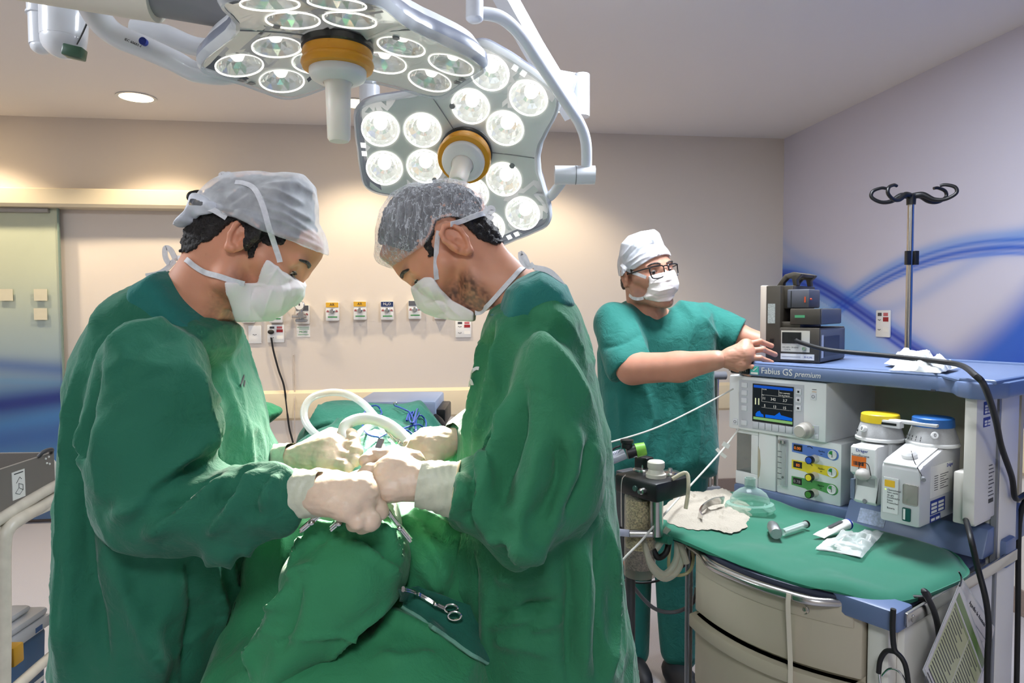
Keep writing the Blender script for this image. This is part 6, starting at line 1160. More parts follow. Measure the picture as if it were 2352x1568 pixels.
RS = dict(label='surgeon at right in green gown and white net cap, bearded, leaning over the table', px=1240, dir=-1, seed=6.1, ear=(1051.5, 578, 1.245), F=(-.753, -.021, -.658), U=(-.658, .024, .753), neck_base=(1205, 745, 1.235), hip=(1240, 1350, 1.24), skin=(208, 146, 114), beard=.95, stub=(70, 48, 38),
    profile=[(1156, 560), (1150, 545), (1118, 520), (1116, 490), (1117, 478), (1107, 452), (1080, 431), (1040, 419), (990, 417), (940, 425), (900, 447), (875, 485), (866, 530), (866, 575), (872, 600), (900, 615), (912, 632), (922, 643), (934, 650), (950, 664), (952, 673), (964, 704), (980, 718), (1003, 726), (1050, 732), (1086, 734), (1096, 722), (1126, 712), (1140, 800), (1330, 900), (1320, 700), (1240, 625), (1200, 607), (1172, 580)],
    yaw_fill=0., face_fill=[(930, 545), (880, 560), (870, 590), (900, 614), (912, 632), (922, 643), (936, 651), (965, 645), (985, 590)], brow_bare=[(840, 560), (890, 560), (925, 575), (955, 585), (960, 620), (850, 640)],
    hair_fill=[(1060, 505), (1112, 502), (1128, 510), (1142, 526), (1153, 545), (1155, 562), (1118, 562), (1070, 540)],
    hairline=[(1088, 508), (1112, 502), (1128, 510), (1142, 526), (1152, 545), (1154, 562), (1140, 568), (1118, 562), (1098, 550), (1080, 532), (1062, 520), (1054, 512), (1030, 512), (1012, 520), (1008, 545), (1000, 566), (1008, 590), (998, 600), (985, 575), (1000, 548), (1012, 515), (1050, 505)],
    arms=[[(1270, 880, 1.1), (1250, 1190, 1.04), (1130, 1150, 1.03), (1052, 1124, 1.03)], [(1200, 800, 1.38), (1150, 1050, 1.40), (1050, 1012, 1.26)]],
    cap=[(1112, 502), (1118, 480), (1108, 452), (1080, 430), (1040, 418), (990, 416), (940, 424), (900, 446), (874, 485), (863, 530), (862, 575), (868, 602), (892, 614), (905, 612), (950, 594), (985, 570), (1005, 545), (1015, 520), (1050, 512), (1085, 515)],
    cap_fill=[(1122, 500), (1120, 480), (1108, 452), (1080, 430), (1040, 418), (990, 416), (940, 424), (900, 446), (874, 485), (863, 530), (862, 575), (868, 602), (892, 616), (960, 640), (1040, 600)], capm=M_net,
    cap_folds=[([(880 + i * 13, 596 - i * 4), (884 + i * 11, 560 - i * 4), (892 + i * 12, 520 - i * 3)], .003, .0035) for i in range(9)] + [([(900, 612), (950, 592), (985, 568), (1004, 545)], .005, .004), ([(1100, 490), (1060, 505), (1015, 522)], .006, .004), ([(1110, 485), (1090, 450), (1060, 432)], .004, .003), ([(1112, 480), (1100, 455), (1080, 440)], .004, -.003)],
    mask=[(1000, 640), (985, 640), (946, 660), (945, 672), (958, 705), (975, 720), (1000, 729), (1050, 736), (1090, 738), (1091, 716), (1068, 703), (1042, 690), (1022, 670), (1008, 645)],
    mask_fill=[(1003, 636), (985, 638), (946, 660), (945, 672), (958, 705), (975, 720), (1000, 729), (1050, 736), (1090, 738), (1095, 715), (1050, 680)],
    mask_folds=[([(985, 650), (1000, 690), (1030, 728)], .005, .003), ([(1010, 665), (1030, 700), (1060, 730)], .005, .003), ([(950, 668), (995, 652)], .003, .002), ([(1085, 718), (1083, 736)], .003, .002), ([(975, 700), (1005, 690)], .005, -.002), ([(1008, 648), (1042, 690), (1090, 717)], .0035, .003)],
    ties=[('upper_tie', [(1003, 642), (1001, 620), (1002, 580), (1005, 545), (1008, 530)]), ('lower_tie', [(1091, 718), (1104, 716), (1120, 702), (1135, 686), (1158, 660), (1178, 638), (1200, 615), (1218, 612), (1232, 622)]), ('side_tie', [(1035, 515), (1060, 508), (1085, 498), (1110, 490), (1125, 490)]), ('bow_tie', [(1112, 490, 1.12), (1125, 478, 1.12), (1132, 482, 1.12), (1122, 494, 1.12), (1133, 502, 1.12)]), ('neck_bow_tie', [(1215, 614, 1.13), (1205, 590, 1.13), (1196, 582, 1.13), (1200, 600, 1.13), (1215, 612, 1.13), (1226, 606, 1.13)]), ('neck_bow_tie', [(1226, 614, 1.12), (1260, 622, 1.12), (1285, 645, 1.12), (1298, 668, 1.12)])],
    scrub=[(1239, 619), (1262, 630), (1300, 655), (1320, 700), (1270, 760), (1150, 760), (1120, 720), (1145, 712), (1160, 665), (1185, 642)],
    gown=[(1290, 653), (1255, 662), (1222, 664), (1198, 681), (1160, 700), (1127, 717), (1116, 750), (1104, 790), (1096, 840), (1084, 890), (1072, 940), (1060, 1000), (1053, 1060), (1050, 1120), (1047, 1200), (1049, 1300), (1057, 1400), (1066, 1500), (1070, 1600), (1060, 2300), (1540, 2300), (1462, 1568), (1447, 1450), (1429, 1350), (1412, 1250), (1399, 1150), (1389, 1050), (1381, 950), (1366, 860), (1347, 780), (1326, 715)],
    sleeve=[(1205, 800), (1255, 778), (1310, 812), (1352, 880), (1376, 960), (1388, 1050), (1385, 1120), (1368, 1185), (1330, 1235), (1285, 1262), (1240, 1285), (1195, 1302), (1160, 1290), (1128, 1262), (1085, 1235), (1048, 1218), (1034, 1170), (1036, 1120), (1052, 1080), (1090, 1072), (1130, 1060), (1150, 1000), (1163, 930), (1178, 860)],
    yoke=[(1291, 655), (1255, 662), (1222, 666), (1198, 682), (1160, 702), (1129, 719), (1120, 760), (1170, 830), (1300, 820), (1332, 740)],
    cuff=[(1150, 1150, 1.03), (1088, 1136, 1.03)],
    far_sleeve=[[(1200, 790, 1.38), (1150, 1030, 1.40), (1085, 1015, 1.30)]], gownm=M_gown2,
    seams=[([(1212, 672), (1214, 760), (1205, 840)], .0035, -.003), ([(1200, 890), (1260, 910), (1330, 970), (1385, 1030)], .0035, -.003), ([(1290, 655), (1222, 667), (1160, 702), (1130, 718)], .006, .004)],
    folds=[([(1150, 960), (1130, 1030), (1095, 1100), (1060, 1180)], .012, .012), ([(1175, 900), (1160, 1000), (1130, 1080), (1100, 1160), (1110, 1220)], .014, .014), ([(1200, 880), (1190, 1000), (1160, 1100), (1150, 1200), (1180, 1290)], .014, -.013), ([(1160, 1150), (1150, 1210), (1190, 1270)], .011, .012), ([(1250, 1000), (1230, 1100), (1190, 1180), (1200, 1290)], .018, .014), ([(1320, 960), (1310, 1080), (1270, 1180), (1230, 1270)], .018, .012), ([(1285, 1000), (1280, 1100), (1240, 1200)], .012, -.012), ([(1060, 1090), (1070, 1130), (1050, 1190)], .009, .012), ([(1085, 1080), (1095, 1130), (1075, 1200)], .008, -.012), ([(1120, 1240), (1170, 1230), (1240, 1270)], .012, .010), ([(1360, 1000), (1340, 1100), (1290, 1200)], .012, -.010),
           ([(1120, 760), (1105, 860), (1085, 960), (1070, 1050)], .012, .010), ([(1150, 760), (1140, 860), (1120, 950), (1090, 1040)], .012, .012), ([(1135, 740), (1120, 850), (1105, 930)], .008, -.010), ([(1230, 760), (1300, 840), (1360, 940)], .018, .008), ([(1180, 740), (1230, 740), (1300, 780)], .016, -.006), ([(1260, 700), (1310, 760), (1345, 830)], .014, .006),
           ([(1300, 1260), (1312, 1350), (1305, 1450), (1310, 1568)], .010, -.010), ([(1335, 1240), (1345, 1350), (1340, 1568)], .014, .010), ([(1395, 1200), (1405, 1350), (1400, 1568)], .012, .012), ([(1370, 1220), (1378, 1350), (1372, 1568)], .010, -.010), ([(1065, 1230), (1068, 1350), (1080, 1568)], .010, .012), ([(1085, 1260), (1090, 1400), (1095, 1568)], .010, -.008), ([(1115, 1440), (1180, 1420), (1250, 1405), (1290, 1390)], .009, .010), ([(1120, 1425), (1200, 1400), (1290, 1380)], .008, -.008), ([(1200, 1400), (1260, 1395), (1295, 1400)], .010, -.008), ([(1130, 1320), (1200, 1330), (1280, 1310)], .018, .008), ([(1215, 1445), (1260, 1432), (1296, 1420)], .008, .008), ([(1130, 1470), (1200, 1480), (1270, 1500)], .012, .007)])
ls, ls_gown, LSG = surgeon(LS); rs, rs_gown, RSG = surgeon(RS)
def mark(name, parent, mesh, lines, w, m_):
    tr = bvh_of(mesh); b = MB()
    for ln in lines: b.tube(on_surf(ln, tr, .0016, 1.2), .001, flat=(w, .0012, tuple(UPV)))
    b.build(name, m_, parent, 'w')
mark('emblem', rs_gown, RSG, [[(1080, 866), (1085, 852), (1093, 846), (1100, 846)], [(1077, 884), (1081, 874), (1085, 884)]], .006, M_paper)
mark('emblem', ls_gown, LSG, [[(553, 886), (557, 874), (561, 863)], [(560, 886), (563, 876)]], .006, M_dark)
# gloved hands
def slc(f): return f
GLV = []
o, mm_ = hand('glove', ls, (690, 1135, .995), [(838, 1112, 1.02), (832, 1132, .995), (815, 1150, .975), (790, 1164, .96)],
    [[(846, 1116, 1.025), (866, 1160, 1.035), (852, 1186, 1.05)], [(842, 1134, .995), (868, 1172, .995), (852, 1194, 1.02)], [(826, 1156, .972), (850, 1196, .965), (832, 1206, .99)], [(800, 1170, .955), (822, 1196, .955), (812, 1204, .98)]],
    [(730, 1105, 1.02), (790, 1110, 1.06), (840, 1140, 1.07)], M_glove, .0150, wr=.029); GLV.append(mm_)
GLV.append(cuffpart(ls, (735, 1134, .995), (640, 1136, 1.0), .0325, .040))
o, mm_ = hand('glove', ls, (675, 1052, 1.29), [(768, 1008, 1.315), (764, 1026, 1.29), (756, 1044, 1.27), (744, 1056, 1.255)],
    [[(784, 1004, 1.31), (806, 1000, 1.30), (814, 1010, 1.28)], [(782, 1024, 1.285), (812, 1026, 1.27), (820, 1036, 1.25)], [(776, 1044, 1.262), (806, 1050, 1.25), (816, 1058, 1.235)], [(764, 1060, 1.25), (792, 1068, 1.235), (800, 1074, 1.225)]],
    [(720, 1022, 1.325), (760, 1000, 1.345), (794, 1002, 1.335)], M_glove, .0135, wr=.03)
cuffpart(ls, (676, 1052, 1.29), (612, 1064, 1.33), .029, .036)
o, mm_ = hand('glove', rs, (985, 1112, 1.03), [(915, 1062, 1.075), (905, 1082, 1.05), (898, 1104, 1.03), (900, 1124, 1.015)],
    [[(898, 1050, 1.08), (858, 1048, 1.075), (842, 1058, 1.06)], [(886, 1082, 1.05), (848, 1084, 1.045), (836, 1092, 1.04)], [(880, 1108, 1.025), (866, 1116, 1.03), (870, 1124, 1.05)], [(884, 1128, 1.01), (874, 1132, 1.02), (880, 1134, 1.05)]],
    [(950, 1060, 1.08), (905, 1045, 1.11), (860, 1052, 1.105)], M_glove, .0138, wr=.030)
cuffpart(rs, (962, 1110, 1.03), (1046, 1124, 1.03), .0345, .0425)
o, mm_ = hand('glove', rs, (1040, 1012, 1.25), [(976, 1010, 1.26), (976, 1024, 1.235), (982, 1040, 1.22), (992, 1052, 1.21)],
    [[(960, 1010, 1.26), (942, 1022, 1.25), (940, 1036, 1.24)], [(958, 1026, 1.235), (942, 1040, 1.23), (946, 1050, 1.22)], [(966, 1044, 1.215), (952, 1056, 1.215), (958, 1062, 1.21)], [(980, 1058, 1.205), (968, 1066, 1.205), (972, 1070, 1.20)]],
    [(1015, 1000, 1.26), (975, 1000, 1.285), (948, 1018, 1.275)], M_glove, .0130, wr=.03)
cuffpart(rs, (1040, 1010, 1.25), (1085, 1000, 1.29), .031, .036)
# ------------------------------------------------------------------ the anaesthetist
tm = person('man in teal scrubs, glasses, white cap and mask reaching to the dark monitor', 1500, 2.55)
O = kp(1484, 633, 2.46); Fr = frame((.42, -.88, .10), (-.20, .1, 1)); F_, L_, U_ = Fr; s = 1.03
g = G(O - np.array([.16, .17, .26]), O + np.array([.18, .16, .19]), .0028); T = head(g, O, Fr, s); nb = kp(1490, 740, 2.52); g.add(g.cap(T(-.03, 0, -.03), nb, .062, .075), .03); fh = g.f.copy(); V1, F1 = g.net(); V1 = relax(V1, F1, 1)
g2 = G(kp(1360, 1620, 2.4) - [.1, .3, .1], kp(1800, 680, 2.5) + [.1, .3, .05], .0085)
AN = [(1420, 752, 2.45), (1452, 846, 2.31), (1560, 842, 2.22), (1648, 826, 2.13)]; AF = [(1605, 740, 2.58), (1690, 768, 2.50), (1790, 800, 2.42)]
g2.add(g2.ell(kp(1510, 840, 2.53), (.13, .09, .22))); q = [kp(*p) for p in AN]
for a, b, ra, rb in zip(q, q[1:], (.058, .054, .049), (.052, .048, .031)): g2.add(g2.cap(a, b, ra, rb), .02)
q = [kp(*p) for p in AF]
for a, b, ra, rb in zip(q, q[1:], (.052, .042), (.044, .033)): g2.add(g2.cap(a, b, ra, rb), .02)
for px, d in ((1445, 2.62), (1555, 2.58)):
    a, b, c_ = kp(px + 10, 1050, d), kp(px, 1300, d), kp(px, 1510, d); g2.add(g2.cap(a, b, .07, .055), .03); g2.add(g2.cap(b, c_, .052, .04), .02)
V2, F2 = g2.net(); V2 = relax(V2, F2, 2); V, Fq = cat((V1, F1), (V2, F2)); tb_ = to_mesh('body', V, Fq, M_skin, tm, {'print': skin_col(V, O, Fr, (196, 142, 118), .35, (140, 120, 110), s)}); eyes(tb_, O, Fr, s, brow=M_hairg)
g.f = np.maximum(hair_field(g, O, Fr, fh, s), -(fh - .004)).astype(np.float32) if False else np.maximum(hair_field(g, O, Fr, fh, s), ext2d(g, poly_at([(1432, 545), (1500, 535), (1525, 585), (1490, 592), (1462, 608), (1446, 622), (1440, 664), (1432, 662), (1428, 600)], 2.46))).astype(np.float32); Vh, Fh_ = g.net(); Vh = curl(Vh, Fh_, .0015, 90); to_mesh('hair', Vh, Fh_, M_hairg, tm)
capp = [(1424, 625), (1421, 590), (1426, 560), (1442, 542), (1470, 532), (1500, 527), (1512, 536), (1522, 560), (1534, 590), (1520, 588), (1490, 596), (1462, 612), (1447, 622), (1436, 621), (1428, 630), (1424, 636)]
g.f = np.maximum(np.minimum(fh - .009, g.prof(poly_at(capp, 2.46), O[1], .085, .075)), ext2d(g, poly_at(spoly(capp, 3), 2.46))).astype(np.float32); Vc, Fc = g.net(); Vc = relax(Vc, Fc, 4)
Vc = folds(Vc, Fc, [([(1500, 552), (1508, 570), (1514, 588)], .004, .005), ([(1470, 532), (1490, 545), (1500, 552), (1503, 530)], .005, .005), ([(1440, 605), (1470, 585), (1495, 575)], .004, .004), ([(1445, 615), (1475, 595), (1500, 585)], .004, .004), ([(1430, 590), (1450, 565), (1470, 550)], .005, .004), ([(1428, 610), (1445, 585), (1465, 565)], .005, -.003)]); capo = to_mesh('surgical_cap', Vc, Fc, M_capw, tm)
mskp = [(1481, 636), (1510, 628), (1546, 620), (1552, 632), (1558, 652), (1555, 668), (1542, 682), (1530, 692), (1505, 694), (1480, 688), (1474, 682), (1482, 672), (1484, 655)]
g.f = np.maximum(np.maximum(np.minimum(fh - .007, g.prof(poly_at(mskp, 2.40), 2.40, .06, .05)), ext2d(g, poly_at(mskp, 2.42))), -g.half(T(.0, 0, 0), F_)).astype(np.float32); Vm, Fm = g.net(); Vm = relax(Vm, Fm, 3)
Vm = folds(Vm, Fm, [([(1488, 652), (1515, 648), (1545, 640)], .003, .004), ([(1490, 664), (1515, 668), (1548, 660)], .003, .004), ([(1488, 672), (1510, 682), (1540, 676)], .004, -.003), ([(1486, 640), (1488, 665)], .003, .003)]); mo_ = to_mesh('face_mask', Vm, Fm, M_mask, tm)
trees = bvh_of((V1, F1), (Vc, Fc), (Vm, Fm))
for pts in ([(1484, 637), (1476, 634), (1466, 630), (1456, 627), (1447, 623), (1437, 616), (1427, 607)], [(1478, 684), (1470, 686), (1461, 686), (1452, 683), (1445, 677)]): MB().tube(on_surf(pts, trees, .007, 2.4), .001, flat=(.011, .0014, (0, 0, 1))).build('tie', M_tie, mo_, 'w')
tv = lambda f, l, u: Vector(unK(np.array([O + (F_ * f + L_ * l + U_ * u) * s]))[0])
M_gl = mat('glasses black', (14, 14, 16), .3); gl = MB()
for k in (-1, 1):
    c_ = [(.108, k * .012, .022), (.106, k * .030, .024), (.098, k * .056, .022), (.096, k * .058, .006), (.099, k * .052, -.014), (.106, k * .026, -.016), (.110, k * .013, -.010), (.110, k * .010, .010)]
    gl.tube([tv(p[0] + .004, p[1], p[2] - .004) for p in c_], .0022, 8, 5, True)
gl.tube([tv(.109, -.011, .016), tv(.113, 0, .018), tv(.109, .011, .016)], .0022, 8)
for k in (-1, 1): gl.tube([tv(.098, k * .057, .018), tv(.085, k * .072, .017), tv(.04, k * .083, .014), tv(-.005, k * .086, .014)], .0024, 8)
gl.build('glasses', M_gl, tm, 'w'); 
# shirt, trousers, shoes
gs = G(kp(1340, 1120, 2.5) - [.05, .25, .02], kp(1720, 660, 2.5) + [.05, .22, .02], .0055)
body = [(1440, 690), (1462, 700), (1500, 722), (1545, 705), (1560, 688), (1600, 692), (1632, 712), (1648, 760), (1642, 840), (1640, 950), (1650, 1040), (1645, 1090), (1560, 1112), (1470, 1110), (1385, 1090), (1376, 1000), (1378, 900), (1374, 810), (1386, 745), (1408, 708)]
gs.add(gs.prof(poly_at(body, 2.53), 2.53, .135, .11)); a, b = kp(1418, 745, 2.46), kp(1440, 838, 2.34); gs.add(gs.cap(a, b, .082, .078), .02); a2, b2 = kp(1612, 738, 2.57), kp(1690, 772, 2.50); gs.add(gs.cap(a2, b2, .078, .072), .02)
n_ = kp(1452, 846, 2.31) - a; n_ = n_ * .4 + np.array([.055, -.02, -.06]); n_ /= np.linalg.norm(n_); hem = kp(1452, 838, 2.31); cut = np.maximum(-gs.half(hem, n_), gs.cap(hem, hem + n_ * .12, .15) ); gs.f = np.where(gs.cap(hem + n_ * .06, hem + n_ * .1, .13) < 0, np.maximum(gs.f, gs.half(hem, n_)), gs.f).astype(np.float32)
n2_ = np.array([.85, -.3, -.4]); n2_ /= np.linalg.norm(n2_); hem2 = kp(1695, 774, 2.50); gs.f = np.where(gs.cap(hem2 + n2_ * .03, hem2 + n2_ * .12, .10) < 0, np.maximum(gs.f, gs.half(hem2, n2_)), gs.f).astype(np.float32)
gs.sub(gs.cap(T(-.03, 0, -.03), kp(1500, 700, 2.50), .064, .066), .006); gs.sub(gs.cap(kp(1520, 690, 2.37), kp(1536, 764, 2.40), .052, .008), .004)
Vs, Fs_ = gs.net(); Vs = relax(Vs, Fs_, 2); Vs = hang(Vs, Fs_, .006, 12, 4, 2.2)
Vs = folds(Vs, Fs_, [([(1450, 720), (1480, 800), (1510, 860)], .016, .010), ([(1600, 720), (1580, 800), (1560, 870)], .016, .008), ([(1380, 800), (1430, 790), (1470, 770)], .012, -.007), ([(1480, 880), (1500, 960), (1470, 1060)], .018, .012), ([(1560, 880), (1580, 980), (1560, 1080)], .018, -.010), ([(1420, 900), (1430, 1000), (1420, 1070)], .016, .010), ([(1540, 930), (1530, 1010), (1520, 1090)], .014, .009), ([(1600, 900), (1605, 1000), (1600, 1080)], .012, .009), ([(1610, 720), (1640, 760), (1660, 790)], .012, .007), ([(1462, 702), (1500, 735), (1537, 760), (1548, 715)], .004, .003)])
so = to_mesh('scrub_shirt', Vs, Fs_, M_scrub, tm)
MB().box((-.045, -.002, -.05), (.045, .0, .05)).build('pocket', M_scrub, so) if False else None
gt = G(kp(1390, 1540, 2.6) - [.06, .2, .02], kp(1640, 1060, 2.6) + [.08, .2, .03], .0065)
gt.add(gt.prof(poly_at([(1400, 1040), (1630, 1040), (1626, 1120), (1600, 1160), (1420, 1160)], 2.56), 2.56, .125, .1))
for px, d, w1, w2 in ((1450, 2.64, .095, .075), (1556, 2.58, .098, .082)): a, b, c_ = kp(px + 4, 1080, d), kp(px, 1300, d), kp(px + 4, 1494, d); gt.add(gt.cap(a, b, w1, w2), .03); gt.add(gt.cap(b, c_, w2, w2 * .86), .02)
Vt, Ft = gt.net(); Vt = relax(Vt, Ft, 2); Vt = hang(Vt, Ft, .008, 14, 3, 8.); to_mesh('scrub_trousers', Vt, Ft, M_scrub, tm)
for px, d in ((1445, 2.62), (1560, 2.52)):
    q = P(px, 1540, d); b = MB().ball((.0, -.03, .045), (.052, .14, .05), Matrix.Translation((q.x, q.y, 0)) @ Matrix.Rotation(-YAW + .25, 4, 'Z')); b.build('shoe', M_shoe, tm, 'w')
o, mm_ = hand('hand', tb_, (1650, 826, 2.135), [(1712, 792, 2.125), (1714, 806, 2.11), (1710, 822, 2.105), (1702, 838, 2.105)],
    [[(1718, 790, 2.125), (1746, 784, 2.115), (1772, 794, 2.125)], [(1720, 806, 2.11), (1752, 802, 2.10), (1780, 814, 2.115)], [(1716, 822, 2.10), (1746, 822, 2.09), (1772, 832, 2.105)], [(1706, 838, 2.10), (1728, 842, 2.09), (1748, 846, 2.10)]],
    [(1668, 836, 2.15), (1700, 850, 2.13), (1722, 858, 2.11)], M_skin, .0092, wr=.029, h=.0018, attr=lambda V: {'print': np.array(srgb(192, 138, 114))[None] * (1 + .06 * noise(V * 90))[:, None] * np.ones((len(V), 3))}, noise_a=.0004)
# ================================================================== operating table, drapes and instruments
def kw(x, y, z): return Vector(unK(np.array([[x, y, z]]))[0])
tbl = thing('operating_table', 'operating table under green drapes between the two surgeons', 'operating table', kw(-.30, 1.35, 0)); TR = Matrix.Rotation(-YAW, 4, 'Z')
MB().box((-.19, -.22, .80), (.19, .78, .86), .012, TR).build('table_top', M_dark, tbl); MB().box((-.185, -.21, .86), (.185, .77, .91), .02, TR).build('mattress', M_rub, tbl)
MB().box((-.12, -.15, .14), (.12, .2, .80), .02, TR).build('column', M_steel, tbl); MB().box((-.22, -.40, .0), (.22, .42, .14), .03, TR).build('base', M_grey, tbl)
pat = thing('person', 'patient lying hidden under the green drapes on the operating table', 'person', kw(-.30, 1.5, .91))
gp_ = G((-.55, .95, .90), (-.05, 2.2, 1.2), .014); gp_.add(gp_.ell((-.33, 1.65, .985), (.13, .35, .075))); gp_.add(gp_.cap((-.34, 2.0, 1.0), (-.36, 2.06, 1.02), .075, .085), .03); gp_.add(gp_.cap((-.30, 1.35, .985), (-.29, 1.05, .99), .065, .055), .04)
for k in (-1, 1): gp_.add(gp_.cap((-.33 + k * .14, 1.85, .98), (-.33 + k * .15, 1.45, .97), .04, .035), .03)
V, Fq = gp_.net(); V = relax(V, Fq, 3); to_mesh('body', V, Fq, mat('patient skin', (206, 158, 128), .5, sss=.2), pat)
def sheet(name, label, parts, h, m, fl, cat='drape', amp=.006, seed=0., lo=None, cut=None, k=.03, group=None, fx=12):
    """a drape: solids seen from the foot end as outlines, melted together and creased"""
    pts = [kp(*p, y0) for poly, y0, W, D in parts for p in poly]; a = np.min(pts, 0) - .04; b = np.max(pts, 0) + .04; a[1] = min(y0 - W for _, y0, W, D in parts) - .03; b[1] = max(y0 + W for _, y0, W, D in parts) + .03
    if lo is not None: a[2] = lo
    g = G(a, b, h)
    for poly, y0, W, D in parts: g.add(g.prof(poly_at(spoly(poly, 3), y0), y0, W, D), k)
    if lo is not None: g.f = np.maximum(g.f, -g.half((0, 0, lo + .03), (0, 0, 1.)) + 0 * g.f).astype(np.float32)
    V, Fq = g.net(); V = relax(V, Fq, 3); V = hang(V, Fq, amp, fx, fx * .6, seed); V = folds(V, Fq, [(x, w * .8, hh * 1.8) for x, w, hh in fl]); o = to_mesh(name, V, Fq, m); tag(o, label, cat, group); return o, (V, Fq)
far, FARM = sheet('surgical_drape', 'dark green drape over the far end of the table with raised back edge', [
    ([(690, 1010), (712, 965), (738, 926), (760, 922), (800, 925), (850, 929), (915, 930), (945, 925), (962, 923), (982, 945), (1012, 985), (1050, 1030), (1080, 1100), (1080, 1180), (680, 1180)], 1.92, .13, .05),
    ([(654, 1100), (664, 1050), (682, 1015), (730, 985), (800, 968), (880, 968), (950, 985), (1020, 1010), (1080, 1050), (1110, 1120), (1110, 1320), (640, 1320)], 1.62, .20, .10),
    ([(640, 1140), (680, 1085), (740, 1040), (800, 1015), (860, 1010), (930, 1040), (1000, 1080), (1080, 1110), (1090, 1330), (630, 1330)], 1.42, .14, .10)], .0075, M_drape2,
    [([(700, 985), (760, 970), (840, 968), (930, 985), (1000, 1010)], .010, .007), ([(668, 1045), (720, 1010), (790, 990)], .012, .010), ([(680, 1025), (730, 1000), (800, 984), (870, 985)], .009, -.007), ([(820, 1020), (860, 1000), (900, 1010), (960, 1040)], .012, .009), ([(738, 930), (720, 965), (700, 1000)], .010, .006), ([(962, 928), (990, 965), (1020, 1005)], .012, .008), ([(880, 990), (930, 1010), (990, 1050)], .010, -.006)], amp=.005, seed=2.)
base, BM = sheet('surgical_drape', 'wide green drape hanging over the near end of the table', [
    ([(580, 1160), (660, 1158), (720, 1172), (760, 1190), (760, 1900), (430, 1900), (450, 1560), (500, 1420), (560, 1300)], 1.24, .12, .07),
    ([(880, 1180), (940, 1160), (1010, 1160), (1080, 1170), (1110, 1220), (1140, 1560), (1140, 1900), (880, 1900)], 1.22, .12, .08),
    ([(470, 1560), (540, 1490), (620, 1450), (700, 1428), (850, 1408), (930, 1385), (1000, 1410), (1070, 1440), (1130, 1520), (1140, 2000), (430, 2000)], 1.12, .20, .12)], .0075, M_drape,
    [([(640, 1180), (650, 1260), (640, 1340)], .016, .010), ([(900, 1190), (960, 1215), (1010, 1290), (1030, 1350)], .018, .012), ([(940, 1180), (1000, 1200), (1040, 1230)], .012, .010), ([(950, 1280), (985, 1320), (1010, 1370)], .012, .009), ([(900, 1412), (960, 1440), (1020, 1470)], .012, .008), ([(870, 1500), (920, 1515), (1000, 1500)], .008, .006), ([(700, 1440), (640, 1500), (600, 1560)], .016, .008), ([(905, 1400), (890, 1440), (860, 1470)], .012, .008)], amp=.006, seed=5., lo=.50)
mound, MDM = sheet('surgical_drape', 'bright green drape bunched over the raised mound nearest the camera', [
    ([(738, 1214), (765, 1196), (805, 1188), (850, 1190), (892, 1202), (915, 1235), (934, 1285), (932, 1330), (924, 1360), (900, 1392), (860, 1424), (800, 1476), (740, 1534), (705, 1580), (690, 1700), (530, 1700), (560, 1568), (590, 1480), (625, 1410), (654, 1350), (655, 1305), (690, 1255)], 1.075, .115, .07)], .0062, M_drape,
    [([(660, 1310), (690, 1262), (740, 1232), (800, 1238), (860, 1270), (920, 1330)], .009, .011), ([(700, 1262), (750, 1225), (820, 1215), (880, 1240), (925, 1300)], .009, .011), ([(715, 1250), (770, 1232), (840, 1250), (900, 1300)], .007, -.009), ([(760, 1205), (830, 1215), (900, 1250)], .008, .009), ([(850, 1195), (890, 1225), (925, 1265)], .008, .009), ([(665, 1330), (690, 1310), (730, 1300)], .010, .010), ([(660, 1345), (640, 1420), (600, 1500), (580, 1568)], .012, .010), ([(690, 1340), (670, 1420), (640, 1500)], .012, -.008), ([(620, 1450), (660, 1465), (740, 1462), (830, 1450)], .005, .004), ([(660, 1360), (620, 1440), (585, 1540)], .008, .008), ([(900, 1380), (820, 1440), (740, 1520)], .010, .007)], amp=.005, seed=8., lo=.62)
field, FM = sheet('surgical_towel', 'brightly lit pale towel around the operating field under the gloved hands', [
    ([(700, 1225), (720, 1180), (745, 1140), (790, 1095), (840, 1080), (880, 1110), (905, 1160), (925, 1230), (925, 1300), (700, 1300)], 1.13, .07, .05)], .0055, mat('pale towel', (206, 214, 198), .8, sheen=.2, bump=.4, scale=500), [([(720, 1200), (760, 1150), (800, 1110)], .008, .006), ([(870, 1110), (895, 1170), (915, 1240)], .006, .006), ([(850, 1110), (870, 1170), (880, 1230)], .006, -.004)], cat='towel', amp=.004, seed=4.)
tpx = [Vector(p) for p in ((914, 1352), (962, 1342), (1120, 1402), (1120, 1520), (1010, 1450), (926, 1390))]; TT = bvh_of(BM, MDM); NU, NV = 34, 22; D_ = np.zeros((NV + 1, NU + 1)); PX = {}
for j in range(NV + 1):
    for i in range(NU + 1):
        u, v = i / NU, j / NV; a_, b_, c_ = tpx[0].lerp(tpx[5], v), tpx[1].lerp(tpx[4], v), tpx[2].lerp(tpx[3], v); p = a_.lerp(b_, u * 2) if u < .5 else b_.lerp(c_, u * 2 - 1); PX[i, j] = p; h_ = on_surf([(p.x, p.y)], TT, .006, 1.0)[0]; D_[j, i] = (np.array(h_) - CAM) @ FWD
for _ in range(14): E_ = np.pad(D_, 1, mode='edge'); D_ = np.minimum(D_, (E_[:-2, 1:-1] + E_[2:, 1:-1] + E_[1:-1, :-2] + E_[1:-1, 2:]) / 4)
def twf(u, v):
    i, j = min(NU, round(u * NU)), min(NV, round(v * NV)); p = P(PX[i, j].x, PX[i, j].y, D_[j, i]); n_ = noise(np.array([[p.x * 28, p.y * 28, 3.], [p.x * 60, p.y * 60, 9.]])); return p - Vector(FWD) * (.005 + .006 * float(n_[0]) + .003 * float(n_[1]))
tw = thing('surgical_towel', 'teal towel with stitched hem lying right of the mound under the clamp', 'towel', twf(0, 1)); MB().grid(twf, NU, NV).build('towel', M_drape2, tw, 'w', solid=.004)
